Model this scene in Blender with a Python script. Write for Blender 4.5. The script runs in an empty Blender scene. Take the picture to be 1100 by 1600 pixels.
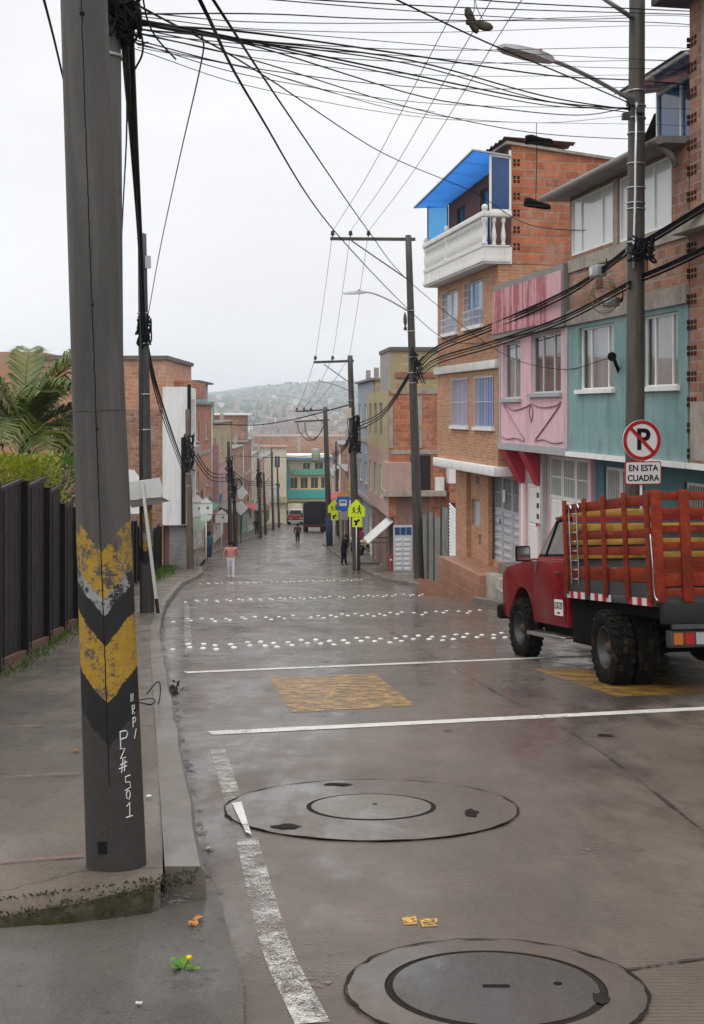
import bpy, bmesh, math, random
from mathutils import Vector, Matrix
R = math.radians
rnd = random.Random(7)
S = bpy.context.scene
COL = S.collection
H = 1.37                                   # eye height above the road at the camera
FPX, HX, HY = 1900.0, 550.0, 640.0         # focal length and horizon in the measuring frame (1100x1600)

# ------------------------------------------------------------------ camera
cd = bpy.data.cameras.new("Camera"); cam = bpy.data.objects.new("Camera", cd); COL.objects.link(cam)
cam.location = (0, 0, H); cam.rotation_euler = (R(90), 0, 0)
cd.sensor_fit = 'VERTICAL'; cd.sensor_height = 36; cd.lens = 36 * FPX / 1600
cd.shift_y = -(800 - HY) / 1600; cd.clip_start = .05; cd.clip_end = 20000
S.camera = cam
# ------------------------------------------------------------------ world: overcast sky
SUN_EL, SUN_AZ = 58, 215
W = bpy.data.worlds.new("World"); S.world = W; W.use_nodes = True
nt = W.node_tree; nt.nodes.clear(); N = nt.nodes.new; L = nt.links.new
wo = N('ShaderNodeOutputWorld'); sky = N('ShaderNodeTexSky'); sky.sky_type = 'NISHITA'; sky.sun_disc = False
sky.sun_elevation = R(SUN_EL); sky.sun_rotation = R(SUN_AZ); sky.dust_density = 4
hs = N('ShaderNodeHueSaturation'); hs.inputs['Saturation'].default_value = .25; L(sky.outputs[0], hs.inputs['Color'])
b1 = N('ShaderNodeBackground'); b1.inputs[1].default_value = .1; L(hs.outputs[0], b1.inputs[0])
tc = N('ShaderNodeTexCoord'); sx = N('ShaderNodeSeparateXYZ'); L(tc.outputs['Generated'], sx.inputs[0])
mr = N('ShaderNodeValToRGB'); L(sx.outputs['Z'], mr.inputs[0])
e = mr.color_ramp.elements; e[0].position = 0; e[0].color = (.435, .437, .44, 1); e[1].position = 1; e[1].color = (.86, .86, .86, 1)
x = e.new(.34); x.color = (.415, .418, .425, 1); x = e.new(.55); x.color = (.66, .66, .67, 1)
mp = N('ShaderNodeMapping'); mp.inputs['Scale'].default_value = (1, 1, 2.6); L(tc.outputs['Generated'], mp.inputs[0])
cn = N('ShaderNodeTexNoise'); cn.inputs['Scale'].default_value = 2.6; cn.inputs['Detail'].default_value = 5; cn.inputs['Roughness'].default_value = .5
L(mp.outputs[0], cn.inputs[0])
cm = N('ShaderNodeMapRange'); cm.inputs[1].default_value = .3; cm.inputs[2].default_value = .7; cm.inputs[3].default_value = .91; cm.inputs[4].default_value = 1.06
L(cn.outputs[0], cm.inputs[0])
mu = N('ShaderNodeMix'); mu.data_type = 'RGBA'; mu.blend_type = 'MULTIPLY'; mu.inputs[0].default_value = 1
L(mr.outputs[0], mu.inputs[6]); L(cm.outputs[0], mu.inputs[7])
b2 = N('ShaderNodeBackground'); b2.inputs[1].default_value = 2.2; L(mu.outputs[2], b2.inputs[0])
mx = N('ShaderNodeMixShader'); mx.inputs[0].default_value = .92; L(b1.outputs[0], mx.inputs[1]); L(b2.outputs[0], mx.inputs[2])
L(mx.outputs[0], wo.inputs[0])
# ------------------------------------------------------------------ sun behind cloud
sd = bpy.data.lights.new("Sun", 'SUN'); sd.energy = .8; sd.angle = R(25); sd.color = (1, .96, .9)
so = bpy.data.objects.new("Sun", sd); COL.objects.link(so)
so.rotation_euler = (R(90 - SUN_EL), 0, R(180 - SUN_AZ))
so.location = (0, 0, 40)
S.view_settings.view_transform = 'Standard'; S.view_settings.look = 'None'; S.view_settings.exposure = 0.15; S.view_settings.gamma = 1
S.cycles.use_denoising = True; S.cycles.max_bounces = 8; S.cycles.volume_bounces = 1; S.cycles.transparent_max_bounces = 16

# ------------------------------------------------------------------ measuring helpers
def lerp(t, y):
    if y <= t[0][0]: a, b = t[0], t[1]
    elif y >= t[-1][0]: a, b = t[-2], t[-1]
    else:
        for a, b in zip(t, t[1:]):
            if a[0] <= y <= b[0]: break
    f = (y - a[0]) / (b[0] - a[0]); return a[1] + f * (b[1] - a[1])
DT = [(-40, -3.35), (0, 1.37), (16, 3.258), (54, 7.476), (100, 11.02), (215, 19.9), (420, 30), (700, 36), (1200, 24), (2000, -8), (3000, -48), (3400, -56), (5200, -60)]
def sm(t, y, w):
    return sum(lerp(t, y + k * w) for k in (-1, -.5, 0, .5, 1)) / 5
def G(y): return H - sm(DT, y, 5 if y > 8 else .01)      # height of the street at distance y
KL = [(-8, 1.62), (4.77, -.565), (10, -1.46), (18.9, -2.98), (24, -3.72), (28.4, -4.32), (36, -5.2), (44, -6.1), (56, -6.85), (64, -7.9), (78, -9.0), (99, -9.3), (122, -9.4), (144, -10.2), (187, -11.0), (230, -12)]
KR = [(-8, 8.2), (12.7, 5.3), (20, 4.3), (29, 3.43), (31.6, 3.0), (38, 2.5), (44, 2.05), (47.7, 1.5), (62, .25), (73.6, -.77), (96, -2.3), (140, -3.2), (200, -5.2), (230, -6)]
def kl(y): return sm(KL, y, 1.2)
def kr(y): return sm(KR, y, 1.2)
def at(px, py, y): return Vector(((px - HX) / FPX * y, y, H + (HY - py) / FPX * y))
def gp(px, py, dz=0):                                     # where that sight line meets the street
    lo, hi = 1.0, 400.0; k = (py - HY) / FPX
    f = lambda y: (H - k * y) - (G(y) + dz)
    for _ in range(60):
        m = (lo + hi) / 2
        if f(m) > 0: lo = m
        else: hi = m
    return Vector(((px - HX) / FPX * lo, lo, G(lo) + dz))

# ------------------------------------------------------------------ materials
MATS = {}
def newmat(name):
    m = bpy.data.materials.new(name); m.use_nodes = True
    t = m.node_tree; t.nodes.clear()
    o = t.nodes.new('ShaderNodeOutputMaterial'); p = t.nodes.new('ShaderNodeBsdfPrincipled')
    t.links.new(p.outputs[0], o.inputs[0]); MATS[name] = m
    return m, t, t.nodes.new, t.links.new, p
def c4(c): return (c[0], c[1], c[2], 1)
def noise(t, src, scale, detail=4, rough=.6, stretch=None):
    n = t.nodes.new('ShaderNodeTexNoise'); n.inputs['Scale'].default_value = scale
    n.inputs['Detail'].default_value = detail; n.inputs['Roughness'].default_value = rough
    if stretch:
        q = t.nodes.new('ShaderNodeMapping'); q.inputs['Scale'].default_value = stretch
        t.links.new(src, q.inputs[0]); t.links.new(q.outputs[0], n.inputs[0])
    else: t.links.new(src, n.inputs[0])
    return n.outputs[0]
def rng(t, v, a, b, c, d):
    n = t.nodes.new('ShaderNodeMapRange')
    for i, k in enumerate((a, b, c, d)): n.inputs[i + 1].default_value = k
    t.links.new(v, n.inputs[0]); return n.outputs[0]
def mixc(t, f, a, b, mode='MIX'):
    n = t.nodes.new('ShaderNodeMix'); n.data_type = 'RGBA'; n.blend_type = mode
    for s, i in ((f, 0), (a, 6), (b, 7)):
        if hasattr(s, 'is_output'): t.links.new(s, n.inputs[i])
        elif i == 0: n.inputs[0].default_value = s
        else: n.inputs[i].default_value = c4(s)
    return n.outputs[2]
def math_(t, op, a, b=None, c=None):
    n = t.nodes.new('ShaderNodeMath'); n.operation = op
    for i, s in enumerate((a, b, c)):
        if s is None: continue
        if hasattr(s, 'is_output'): t.links.new(s, n.inputs[i])
        else: n.inputs[i].default_value = s
    return n.outputs[0]
def bump(t, p, h, strength=.3, dist=.02):
    b = t.nodes.new('ShaderNodeBump'); b.inputs['Strength'].default_value = strength; b.inputs['Distance'].default_value = dist
    t.links.new(h, b.inputs['Height']); t.links.new(b.outputs[0], p.inputs['Normal'])
def M(name, col, rough=.75, var=.18, scale=4, metal=0, bmp=.15, col2=None, lo=.45, hi=.62, streak=0, dirt=(.08, .07, .06), spec=None, coat=0):
    """painted / plain surface with mottling, an optional second colour in patches and optional run-off streaks"""
    if name in MATS: return MATS[name]
    m, t, n, l, p = newmat(name)
    co = n('ShaderNodeTexCoord').outputs['Object']
    a = noise(t, co, scale, 6, .65)
    c = mixc(t, rng(t, a, .25, .75, 0, 1), [k * (1 - var) for k in col], [min(1, k * (1 + var)) for k in col])
    if col2: c = mixc(t, rng(t, noise(t, co, scale * .6, 7, .7), lo, hi, 0, 1), c, col2)
    if streak: c = mixc(t, rng(t, noise(t, co, 1.3, 6, .65, (3, 3, .35)), .5, .78, 0, streak), c, dirt)
    l(c, p.inputs['Base Color']); l(rng(t, a, .3, .7, max(.05, rough - .1), min(1, rough + .1)), p.inputs['Roughness'])
    p.inputs['Metallic'].default_value = metal; p.inputs['Specular IOR Level'].default_value = spec if spec is not None else (.02 if max(col) < .03 and not metal else .08 if max(col) < .12 and not metal else .28)
    p.inputs['Coat Weight'].default_value = coat
    if bmp: bump(t, p, noise(t, co, scale * 9, 3), bmp, .01)
    return m
def BR(name, c1, c2, mort, bw=.3, bh=.1, ms=.012, rough=.85, dirt=.5, lime=0, rot=False):
    """bricks laid in metres over the UV map, uneven in colour, with grime"""
    if name in MATS: return MATS[name]
    m, t, n, l, p = newmat(name)
    uv = n('ShaderNodeUVMap').outputs[0]; co = n('ShaderNodeTexCoord').outputs['Object']
    b = n('ShaderNodeTexBrick'); b.inputs['Scale'].default_value = 1; b.inputs['Brick Width'].default_value = bw
    b.inputs['Row Height'].default_value = bh; b.inputs['Mortar Size'].default_value = ms; b.inputs['Mortar Smooth'].default_value = .3
    b.inputs['Color1'].default_value = c4(c1); b.inputs['Color2'].default_value = c4(c2); b.inputs['Mortar'].default_value = c4(mort); b.inputs['Bias'].default_value = 0
    q = n('ShaderNodeVectorMath'); q.operation = 'ADD'
    w = n('ShaderNodeTexNoise'); w.inputs['Scale'].default_value = 5; l(uv, w.inputs[0])
    w2 = n('ShaderNodeVectorMath'); w2.operation = 'SCALE'; w2.inputs['Scale'].default_value = bh * .22; l(w.outputs['Color'], w2.inputs[0])
    l(uv, q.inputs[0]); l(w2.outputs[0], q.inputs[1]); l(q.outputs[0], b.inputs[0])
    c = mixc(t, rng(t, noise(t, co, 9, 5, .7), .35, .7, 0, .55), b.outputs[0], [k * .62 for k in c2])
    c = mixc(t, rng(t, noise(t, co, .9, 7, .7, (1.6, 1.6, .8)), .48, .75, 0, dirt), c, (.07, .06, .052))
    if lime: c = mixc(t, rng(t, noise(t, co, 1.4, 6, .75), .52, .7, 0, lime), c, (.42, .40, .36))
    l(c, p.inputs['Base Color']); p.inputs['Roughness'].default_value = rough
    hgt = math_(t, 'ADD', math_(t, 'MULTIPLY', b.outputs['Fac'], -1), math_(t, 'MULTIPLY', noise(t, co, 40, 3), .5))
    bump(t, p, hgt, .55, .012)
    return m
def GLASS(name, tint, mirror=.12, rough=.03, op=.35):
    """thin pane: lets some light through, mirrors the sky"""
    if name in MATS: return MATS[name]
    m, t, n, l, p = newmat(name)
    t.nodes.remove(p); o = t.nodes['Material Output']
    tr = n('ShaderNodeBsdfTransparent'); tr.inputs[0].default_value = c4(tint)
    gl = n('ShaderNodeBsdfGlossy'); gl.inputs['Roughness'].default_value = rough; gl.inputs[0].default_value = (.9, .93, .95, 1)
    df = n('ShaderNodeBsdfTranslucent' if mirror < .04 else 'ShaderNodeBsdfDiffuse'); df.inputs[0].default_value = c4([k * (1.0 if mirror < .04 else .5) for k in tint])
    fr = n('ShaderNodeFresnel'); fr.inputs[0].default_value = 1.5 if mirror >= .04 else 1.08
    m1 = n('ShaderNodeMixShader'); m1.inputs[0].default_value = op if mirror >= .04 or op < .9 else 1.0; l(tr.outputs[0], m1.inputs[1]); l(df.outputs[0], m1.inputs[2])
    m2 = n('ShaderNodeMixShader'); (l(math_(t, 'ADD', fr.outputs[0], mirror), m2.inputs[0]) if mirror >= .04 else m2.inputs[0].__setattr__('default_value', .05)); l(m1.outputs[0], m2.inputs[1]); l(gl.outputs[0], m2.inputs[2])
    l(m2.outputs[0], o.inputs[0]); return m
def DARKGLASS(name, col, rough=.06):
    return M(name, col, rough, .25, 1.5, 0, .0, spec=1.0)

# ------------------------------------------------------------------ mesh builder
class MB:
    def __init__(s): s.v, s.f, s.mi, s.sm = [], [], [], []
    def add(s, vs, fs, mi=0, smooth=False):
        o = len(s.v); s.v += [tuple(v) for v in vs]
        for f in fs: s.f.append(tuple(o + i for i in f)); s.mi.append(mi); s.sm.append(smooth)
    def quad(s, a, b, c, d, mi=0): s.add([a, b, c, d], [(0, 1, 2, 3)], mi)
    def box(s, x0, x1, y0, y1, z0, z1, mi=0, mat=None):
        v = [Vector((x, y, z)) for z in (z0, z1) for y in (y0, y1) for x in (x0, x1)]
        if mat: v = [mat @ p for p in v]
        s.add(v, [(0, 2, 3, 1), (4, 5, 7, 6), (0, 1, 5, 4), (1, 3, 7, 5), (3, 2, 6, 7), (2, 0, 4, 6)], mi)
    def bar(s, p, q, w, h=None, mi=0, up=(0, 0, 1)):
        h = h or w; p, q = Vector(p), Vector(q); d = (q - p).normalized(); u = Vector(up)
        if abs(d.dot(u)) > .98: u = Vector((0, 1, 0))
        a = d.cross(u).normalized() * w / 2; b = a.cross(d).normalized() * h / 2
        s.add([p - a - b, p + a - b, p + a + b, p - a + b, q - a - b, q + a - b, q + a + b, q - a + b],
              [(0, 3, 2, 1), (4, 5, 6, 7), (0, 1, 5, 4), (1, 2, 6, 5), (2, 3, 7, 6), (3, 0, 4, 7)], mi)
    def tube(s, pts, r, n=6, mi=0, cap=True):
        pts = [Vector(p) for p in pts]; rr = r if isinstance(r, (list, tuple)) else [r] * len(pts)
        o = len(s.v); u = None
        for i, p in enumerate(pts):
            d = (pts[min(i + 1, len(pts) - 1)] - pts[max(i - 1, 0)]).normalized()
            if u is None:
                u = Vector((0, 0, 1)) if abs(d.z) < .9 else Vector((1, 0, 0))
            u = (u - d * u.dot(d)).normalized(); w = d.cross(u)
            for k in range(n):
                a = 2 * math.pi * k / n; s.v.append(tuple(p + (u * math.cos(a) + w * math.sin(a)) * rr[i]))
        for i in range(len(pts) - 1):
            for k in range(n):
                a, b = o + i * n + k, o + i * n + (k + 1) % n
                s.f.append((a, b, b + n, a + n)); s.mi.append(mi); s.sm.append(n > 4)
        if cap:
            s.f.append(tuple(o + k for k in range(n))[::-1]); s.mi.append(mi); s.sm.append(False)
            e = o + (len(pts) - 1) * n; s.f.append(tuple(e + k for k in range(n))); s.mi.append(mi); s.sm.append(False)
    def lathe(s, prof, n=24, axis='z', c=(0, 0, 0), mi=0, smooth=True, cap=True):
        """profile of (radius, height) turned round an axis through c"""
        o = len(s.v); c = Vector(c)
        for r, h in prof:
            for k in range(n):
                a = 2 * math.pi * k / n; x, y = r * math.cos(a), r * math.sin(a)
                s.v.append(tuple(c + Vector({'z': (x, y, h), 'x': (h, x, y), 'y': (y, h, x)}[axis])))
        for i in range(len(prof) - 1):
            for k in range(n):
                a, b = o + i * n + k, o + i * n + (k + 1) % n
                s.f.append((a, b, b + n, a + n)); s.mi.append(mi); s.sm.append(smooth)
        for i, rev in ((0, True), (len(prof) - 1, False)):
            if cap and prof[i][0] > 1e-4:
                q = tuple(o + i * n + k for k in range(n)); s.f.append(q[::-1] if rev else q); s.mi.append(mi); s.sm.append(False)
    def prism(s, poly, d0, d1, plane='xz', mi=0):
        """flat outline pushed from depth d0 to d1 along the axis it does not use"""
        n = len(poly); f = {'xz': lambda a, b, d: (a, d, b), 'yz': lambda a, b, d: (d, a, b), 'xy': lambda a, b, d: (a, b, d)}[plane]
        v = [f(a, b, d0) for a, b in poly] + [f(a, b, d1) for a, b in poly]
        s.add(v, [tuple(range(n))[::-1], tuple(range(n, 2 * n))] + [(i, (i + 1) % n, n + (i + 1) % n, n + i) for i in range(n)], mi)
    def facade(s, x0, x1, z0, z1, y, holes, depth=.14, mi=0):
        xs = sorted({x0, x1, *[h[0] for h in holes], *[h[1] for h in holes]}); zs = sorted({z0, z1, *[h[2] for h in holes], *[h[3] for h in holes]})
        xs = [k for k in xs if x0 <= k <= x1]; zs = [k for k in zs if z0 <= k <= z1]
        for a, b in zip(xs, xs[1:]):
            for c, d in zip(zs, zs[1:]):
                mx_, mz_ = (a + b) / 2, (c + d) / 2
                if any(h[0] < mx_ < h[1] and h[2] < mz_ < h[3] for h in holes): continue
                s.quad((a, y, c), (b, y, c), (b, y, d), (a, y, d), mi)
        for a, b, c, d in holes:
            e = y + depth
            s.quad((a, y, c), (a, y, d), (a, e, d), (a, e, c), mi); s.quad((b, y, d), (b, y, c), (b, e, c), (b, e, d), mi)
            s.quad((a, y, d), (b, y, d), (b, e, d), (a, e, d), mi); s.quad((b, y, c), (a, y, c), (a, e, c), (b, e, c), mi)
    def volume(s, x0, x1, y0, y1, z0, z1, holes=(), depth=.14, mi=0, side=0, top=True):
        s.facade(x0, x1, z0, z1, y0, [h for h in holes], depth, mi)
        s.quad((x1, y0, z0), (x1, y1, z0), (x1, y1, z1), (x1, y0, z1), side); s.quad((x0, y1, z0), (x0, y0, z0), (x0, y0, z1), (x0, y1, z1), side)
        s.quad((x1, y1, z0), (x0, y1, z0), (x0, y1, z1), (x1, y1, z1), side)
        if top: s.quad((x0, y0, z1), (x1, y0, z1), (x1, y1, z1), (x0, y1, z1), side)
        s.quad((x0, y1, z0), (x1, y1, z0), (x1, y0, z0), (x0, y0, z0), side)
    def mesh(s, name, mats, bev=0, seg=2):
        me = bpy.data.meshes.new(name); me.from_pydata(s.v, [], s.f)
        for m in (mats if isinstance(mats, (list, tuple)) else [mats]): me.materials.append(m)
        me.polygons.foreach_set('material_index', s.mi); me.polygons.foreach_set('use_smooth', s.sm)
        if bev:
            b = bmesh.new(); b.from_mesh(me); bmesh.ops.remove_doubles(b, verts=b.verts, dist=1e-5)
            b.normal_update()
            es = [q for q in b.edges if len(q.link_faces) == 2 and q.calc_face_angle(0) > .5]
            bmesh.ops.bevel(b, geom=es, offset=bev, segments=seg, affect='EDGES', profile=.5, clamp_overlap=True)
            for f in b.faces: f.smooth = True
            b.to_mesh(me); b.free()
        uvbox(me); me.update(); return me
    def obj(s, name, mats, parent=None, bev=0, seg=2, **kw):
        return link(name, s.mesh(name, mats, bev, seg), parent, **kw)
def uvbox(me):
    uv = me.uv_layers.new(name='UVMap'); vs = me.vertices
    for p in me.polygons:
        n = p.normal; ax = max(range(3), key=lambda k: abs(n[k]))
        for li in p.loop_indices:
            v = vs[me.loops[li].vertex_index].co
            uv.data[li].uv = ((v.y, v.z) if ax == 0 else (v.x, v.z) if ax == 1 else (v.x, v.y))
def link(name, data, parent=None, label=None, cat=None, group=None, kind=None, loc=None, rot=None):
    o = bpy.data.objects.new(name, data); COL.objects.link(o)
    if parent: o.parent = parent
    if loc is not None: o.location = loc
    if rot is not None: o.rotation_euler = rot
    tag(o, label, cat, group, kind); return o
def tag(o, label=None, cat=None, group=None, kind=None):
    for k, v in (('label', label), ('category', cat), ('group', group), ('kind', kind)):
        if v: o[k] = v
    return o
def thing(name, label, cat, loc=(0, 0, 0), rz=0, group=None, rot=None):
    return link(name, None, None, label, cat, group, None, loc, rot if rot else (0, 0, rz))
def dup(root, loc=None, rot=None, label=None, group=None):
    r = root.copy(); COL.objects.link(r)
    if loc is not None: r.location = loc
    if rot is not None: r.rotation_euler = rot
    if label: r['label'] = label
    if group: r['group'] = group
    for ch in list(root.children):
        c = ch.copy(); COL.objects.link(c); c.parent = r
        for g in ch.children:
            d = g.copy(); COL.objects.link(d); d.parent = c
    return r
def spl(pts, n=8):
    """smooth line through points"""
    P = [Vector(p) for p in pts]; P = [P[0] * 2 - P[1]] + P + [P[-1] * 2 - P[-2]]; out = []
    for i in range(1, len(P) - 2):
        a, b, c, d = P[i - 1:i + 3]
        for k in range(n):
            t = k / n
            out.append(.5 * ((2 * b) + (c - a) * t + (2 * a - 5 * b + 4 * c - d) * t * t + (3 * b - a - 3 * c + d) * t ** 3))
    return out + [P[-2]]
def text(s, size, mat, parent, loc, rot=(R(90), 0, 0), name='lettering', ext=.003, bold=0, sx=1):
    cu = bpy.data.curves.new('t', 'FONT'); cu.body = s; cu.size = size; cu.extrude = ext; cu.align_x = 'CENTER'; cu.align_y = 'CENTER'; cu.offset = bold; cu.resolution_u = 4
    o = bpy.data.objects.new('t', cu); COL.objects.link(o); bpy.context.view_layer.update()
    me = bpy.data.meshes.new_from_object(o.evaluated_get(bpy.context.evaluated_depsgraph_get())); bpy.data.objects.remove(o)
    me.name = name; me.materials.clear(); me.materials.append(mat)
    r = link(name, me, parent, loc=loc, rot=rot); r.scale = (sx, 1, 1); return r
# ------------------------------------------------------------------ palette
orange_brick = BR('orange_brick', (.60, .29, .14), (.42, .17, .075), (.42, .35, .27), .25, .075, .012, dirt=.25)
hollow_block = BR('hollow_block', (.60, .20, .085), (.36, .10, .045), (.33, .26, .21), .36, .21, .018, dirt=.6, lime=.45)
pale_block = BR('pale_block', (.50, .27, .16), (.40, .18, .10), (.36, .31, .26), .36, .21, .02, dirt=.55, lime=.5)
dull_block = BR('dull_block', (.46, .21, .12), (.25, .105, .065), (.30, .25, .21), .33, .17, .02, dirt=.6, lime=.5)
yellow_block = BR('yellow_block', (.46, .38, .22), (.38, .29, .16), (.3, .27, .22), .4, .2, .012, dirt=.55)
mottled_block = BR('mottled_block', (.52, .27, .17), (.30, .13, .08), (.42, .36, .3), .34, .2, .02, dirt=.6, lime=.5)
teal_paint = M('teal_paint', (.185, .315, .315), .8, .14, 2.2, streak=.6, bmp=.25, col2=(.25, .355, .345), dirt=(.06, .10, .10))
pink_paint = M('pink_paint', (.70, .43, .49), .8, .12, 2, streak=.5, bmp=.2, col2=(.60, .43, .46), dirt=(.17, .13, .13))
def peeling(name, a, c):
    m, t, n, l, p = newmat(name); co = n('ShaderNodeTexCoord').outputs['Object']
    v = math_(t, 'ADD', math_(t, 'MULTIPLY', noise(t, co, 2.4, 6, .6, (2.4, 1, .22)), .75), math_(t, 'MULTIPLY', noise(t, co, 6, 6, .7), .25))
    k = mixc(t, rng(t, v, .49, .57, 0, 1), a, c); k = mixc(t, rng(t, noise(t, co, 1.2, 6, .7, (3, 3, .3)), .5, .8, 0, .5), k, (.16, .05, .06)); l(k, p.inputs['Base Color']); p.inputs['Roughness'].default_value = .65; return m
red_sign_paint = peeling('peeling_red_paint', (.34, .07, .09), (.52, .27, .29))
grey_render = M('grey_render', (.33, .315, .295), .9, .18, 2.5, streak=.5, bmp=.25)
bare_cement = M('bare_cement', (.36, .325, .28), .9, .2, 3, streak=.55, bmp=.3, col2=(.27, .23, .19))
dark_render = M('dark_render', (.13, .12, .115), .9, .25, 2.5, streak=.4, bmp=.25)
cream_render = M('cream_render', (.55, .49, .37), .85, .12, 2, streak=.45)
yellow_render = M('yellow_render', (.40, .33, .19), .85, .2, 2, streak=.6)
white_wall = M('white_wall', (.74, .74, .73), .75, .05, 1.5, streak=.3)
blue_grey_wall = M('blue_grey_wall', (.27, .32, .37), .8, .14, 2, streak=.35)
rust_wall = M('rust_wall', (.27, .12, .085), .85, .15, 2, streak=.4)
salmon_wall = M('salmon_wall', (.45, .25, .20), .85, .15, 2, streak=.4)
green_wall = M('green_wall', (.10, .33, .24), .8, .15, 2, streak=.3)
turquoise_wall = M('turquoise_wall', (.06, .36, .33), .8, .15, 2, streak=.3)
lime_wall = M('pale_green_wall', (.45, .58, .40), .8, .15, 2, streak=.3)
orange_render = M('orange_render', (.46, .22, .14), .9, .15, 1.5, streak=.45, col2=(.40, .24, .17))
stone_tile = BR('stone_tile', (.30, .29, .28), (.20, .195, .19), (.36, .35, .34), .3, .1, .01, dirt=.3)
white_paint = M('white_paint', (.78, .77, .74), .55, .06, 3, streak=.25)
white_gate = M('white_gate_paint', (.72, .71, .68), .5, .06, 3, streak=.25)
grey_gate = M('grey_gate_paint', (.42, .43, .46), .45, .1, 4, streak=.2)
grey_trim = M('grey_trim', (.36, .37, .38), .7, .12, 4, streak=.3)
red_trim = M('crimson_trim', (.42, .03, .05), .6, .15, 4)
roof_sheet = M('roof_sheet', (.20, .19, .185), .75, .25, 2, streak=.5)
rust_sheet = M('rusty_roof_sheet', (.17, .08, .06), .8, .3, 3)
blue_sheet = None
dark_glass = DARKGLASS('dark_glass', (.035, .04, .045))
sky_glass = M('sky_reflection_glass', (.55, .56, .56), .12, .06, 1.2, bmp=0, spec=1)  # whitish sky reflection put into the pane's base colour
blue_glass = M('blue_glass', (.05, .17, .33), .08, .3, 1.0, bmp=0, spec=1)
blue_curtain = M('blue_curtain', (.03, .12, .40), .8, .3, 2)
lilac_curtain = M('lilac_curtain', (.33, .28, .45), .8, .25, 2)
lace = M('lace_curtain', (.80, .77, .76), .9, .12, 3, streak=.2)
pane_clear = GLASS('clear_pane', (.93, .95, .95), .05, op=.04)
pane_clear2 = GLASS('window_film_pane', (.70, .73, .76), .20, op=.3)
poly_blue = GLASS('blue_polycarbonate', (.03, .15, .46), .02, .12, .96); poly_navy = M('navy_polycarbonate', (.015, .065, .20), .12, .3, 1.2, bmp=0, spec=.6)
poly_pale = GLASS('pale_blue_acrylic', (.38, .68, .92), .02, .1, .25)
steel = M('galvanised_steel', (.42, .43, .44), .4, .12, 5, .8, bmp=.05)
dark_steel = M('dark_steel', (.06, .06, .063), .5, .25, 6, .3)
rubber_black = M('cable_rubber', (.012, .012, .014), .55, .2, 5, bmp=0)
cable_grey = M('weathered_cable', (.05, .05, .055), .6, .2, 5, bmp=0)
old_wood = M('old_wood', (.12, .09, .07), .85, .3, 4, streak=.4)
black_paint = M('black_paint', (.012, .012, .013), .45, .3, 4)
plaster_white = M('white_plaster', (.72, .71, .69), .75, .06, 3, streak=.35)
sign_white = M('sign_white', (.76, .76, .75), .4, .05, 3, bmp=0)
sign_black = M('sign_black', (.015, .015, .016), .4, .1, 3, bmp=0)
sign_red = M('sign_red', (.42, .018, .022), .4, .1, 3, bmp=0)
sign_lime = M('fluorescent_yellow_green', (.68, .86, .02), .45, .05, 3, bmp=0)
sign_blue = M('sign_blue', (.02, .13, .45), .4, .08, 3, bmp=0)
sign_orange = M('sign_orange', (.75, .30, .03), .4, .08, 3, bmp=0)
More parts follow.
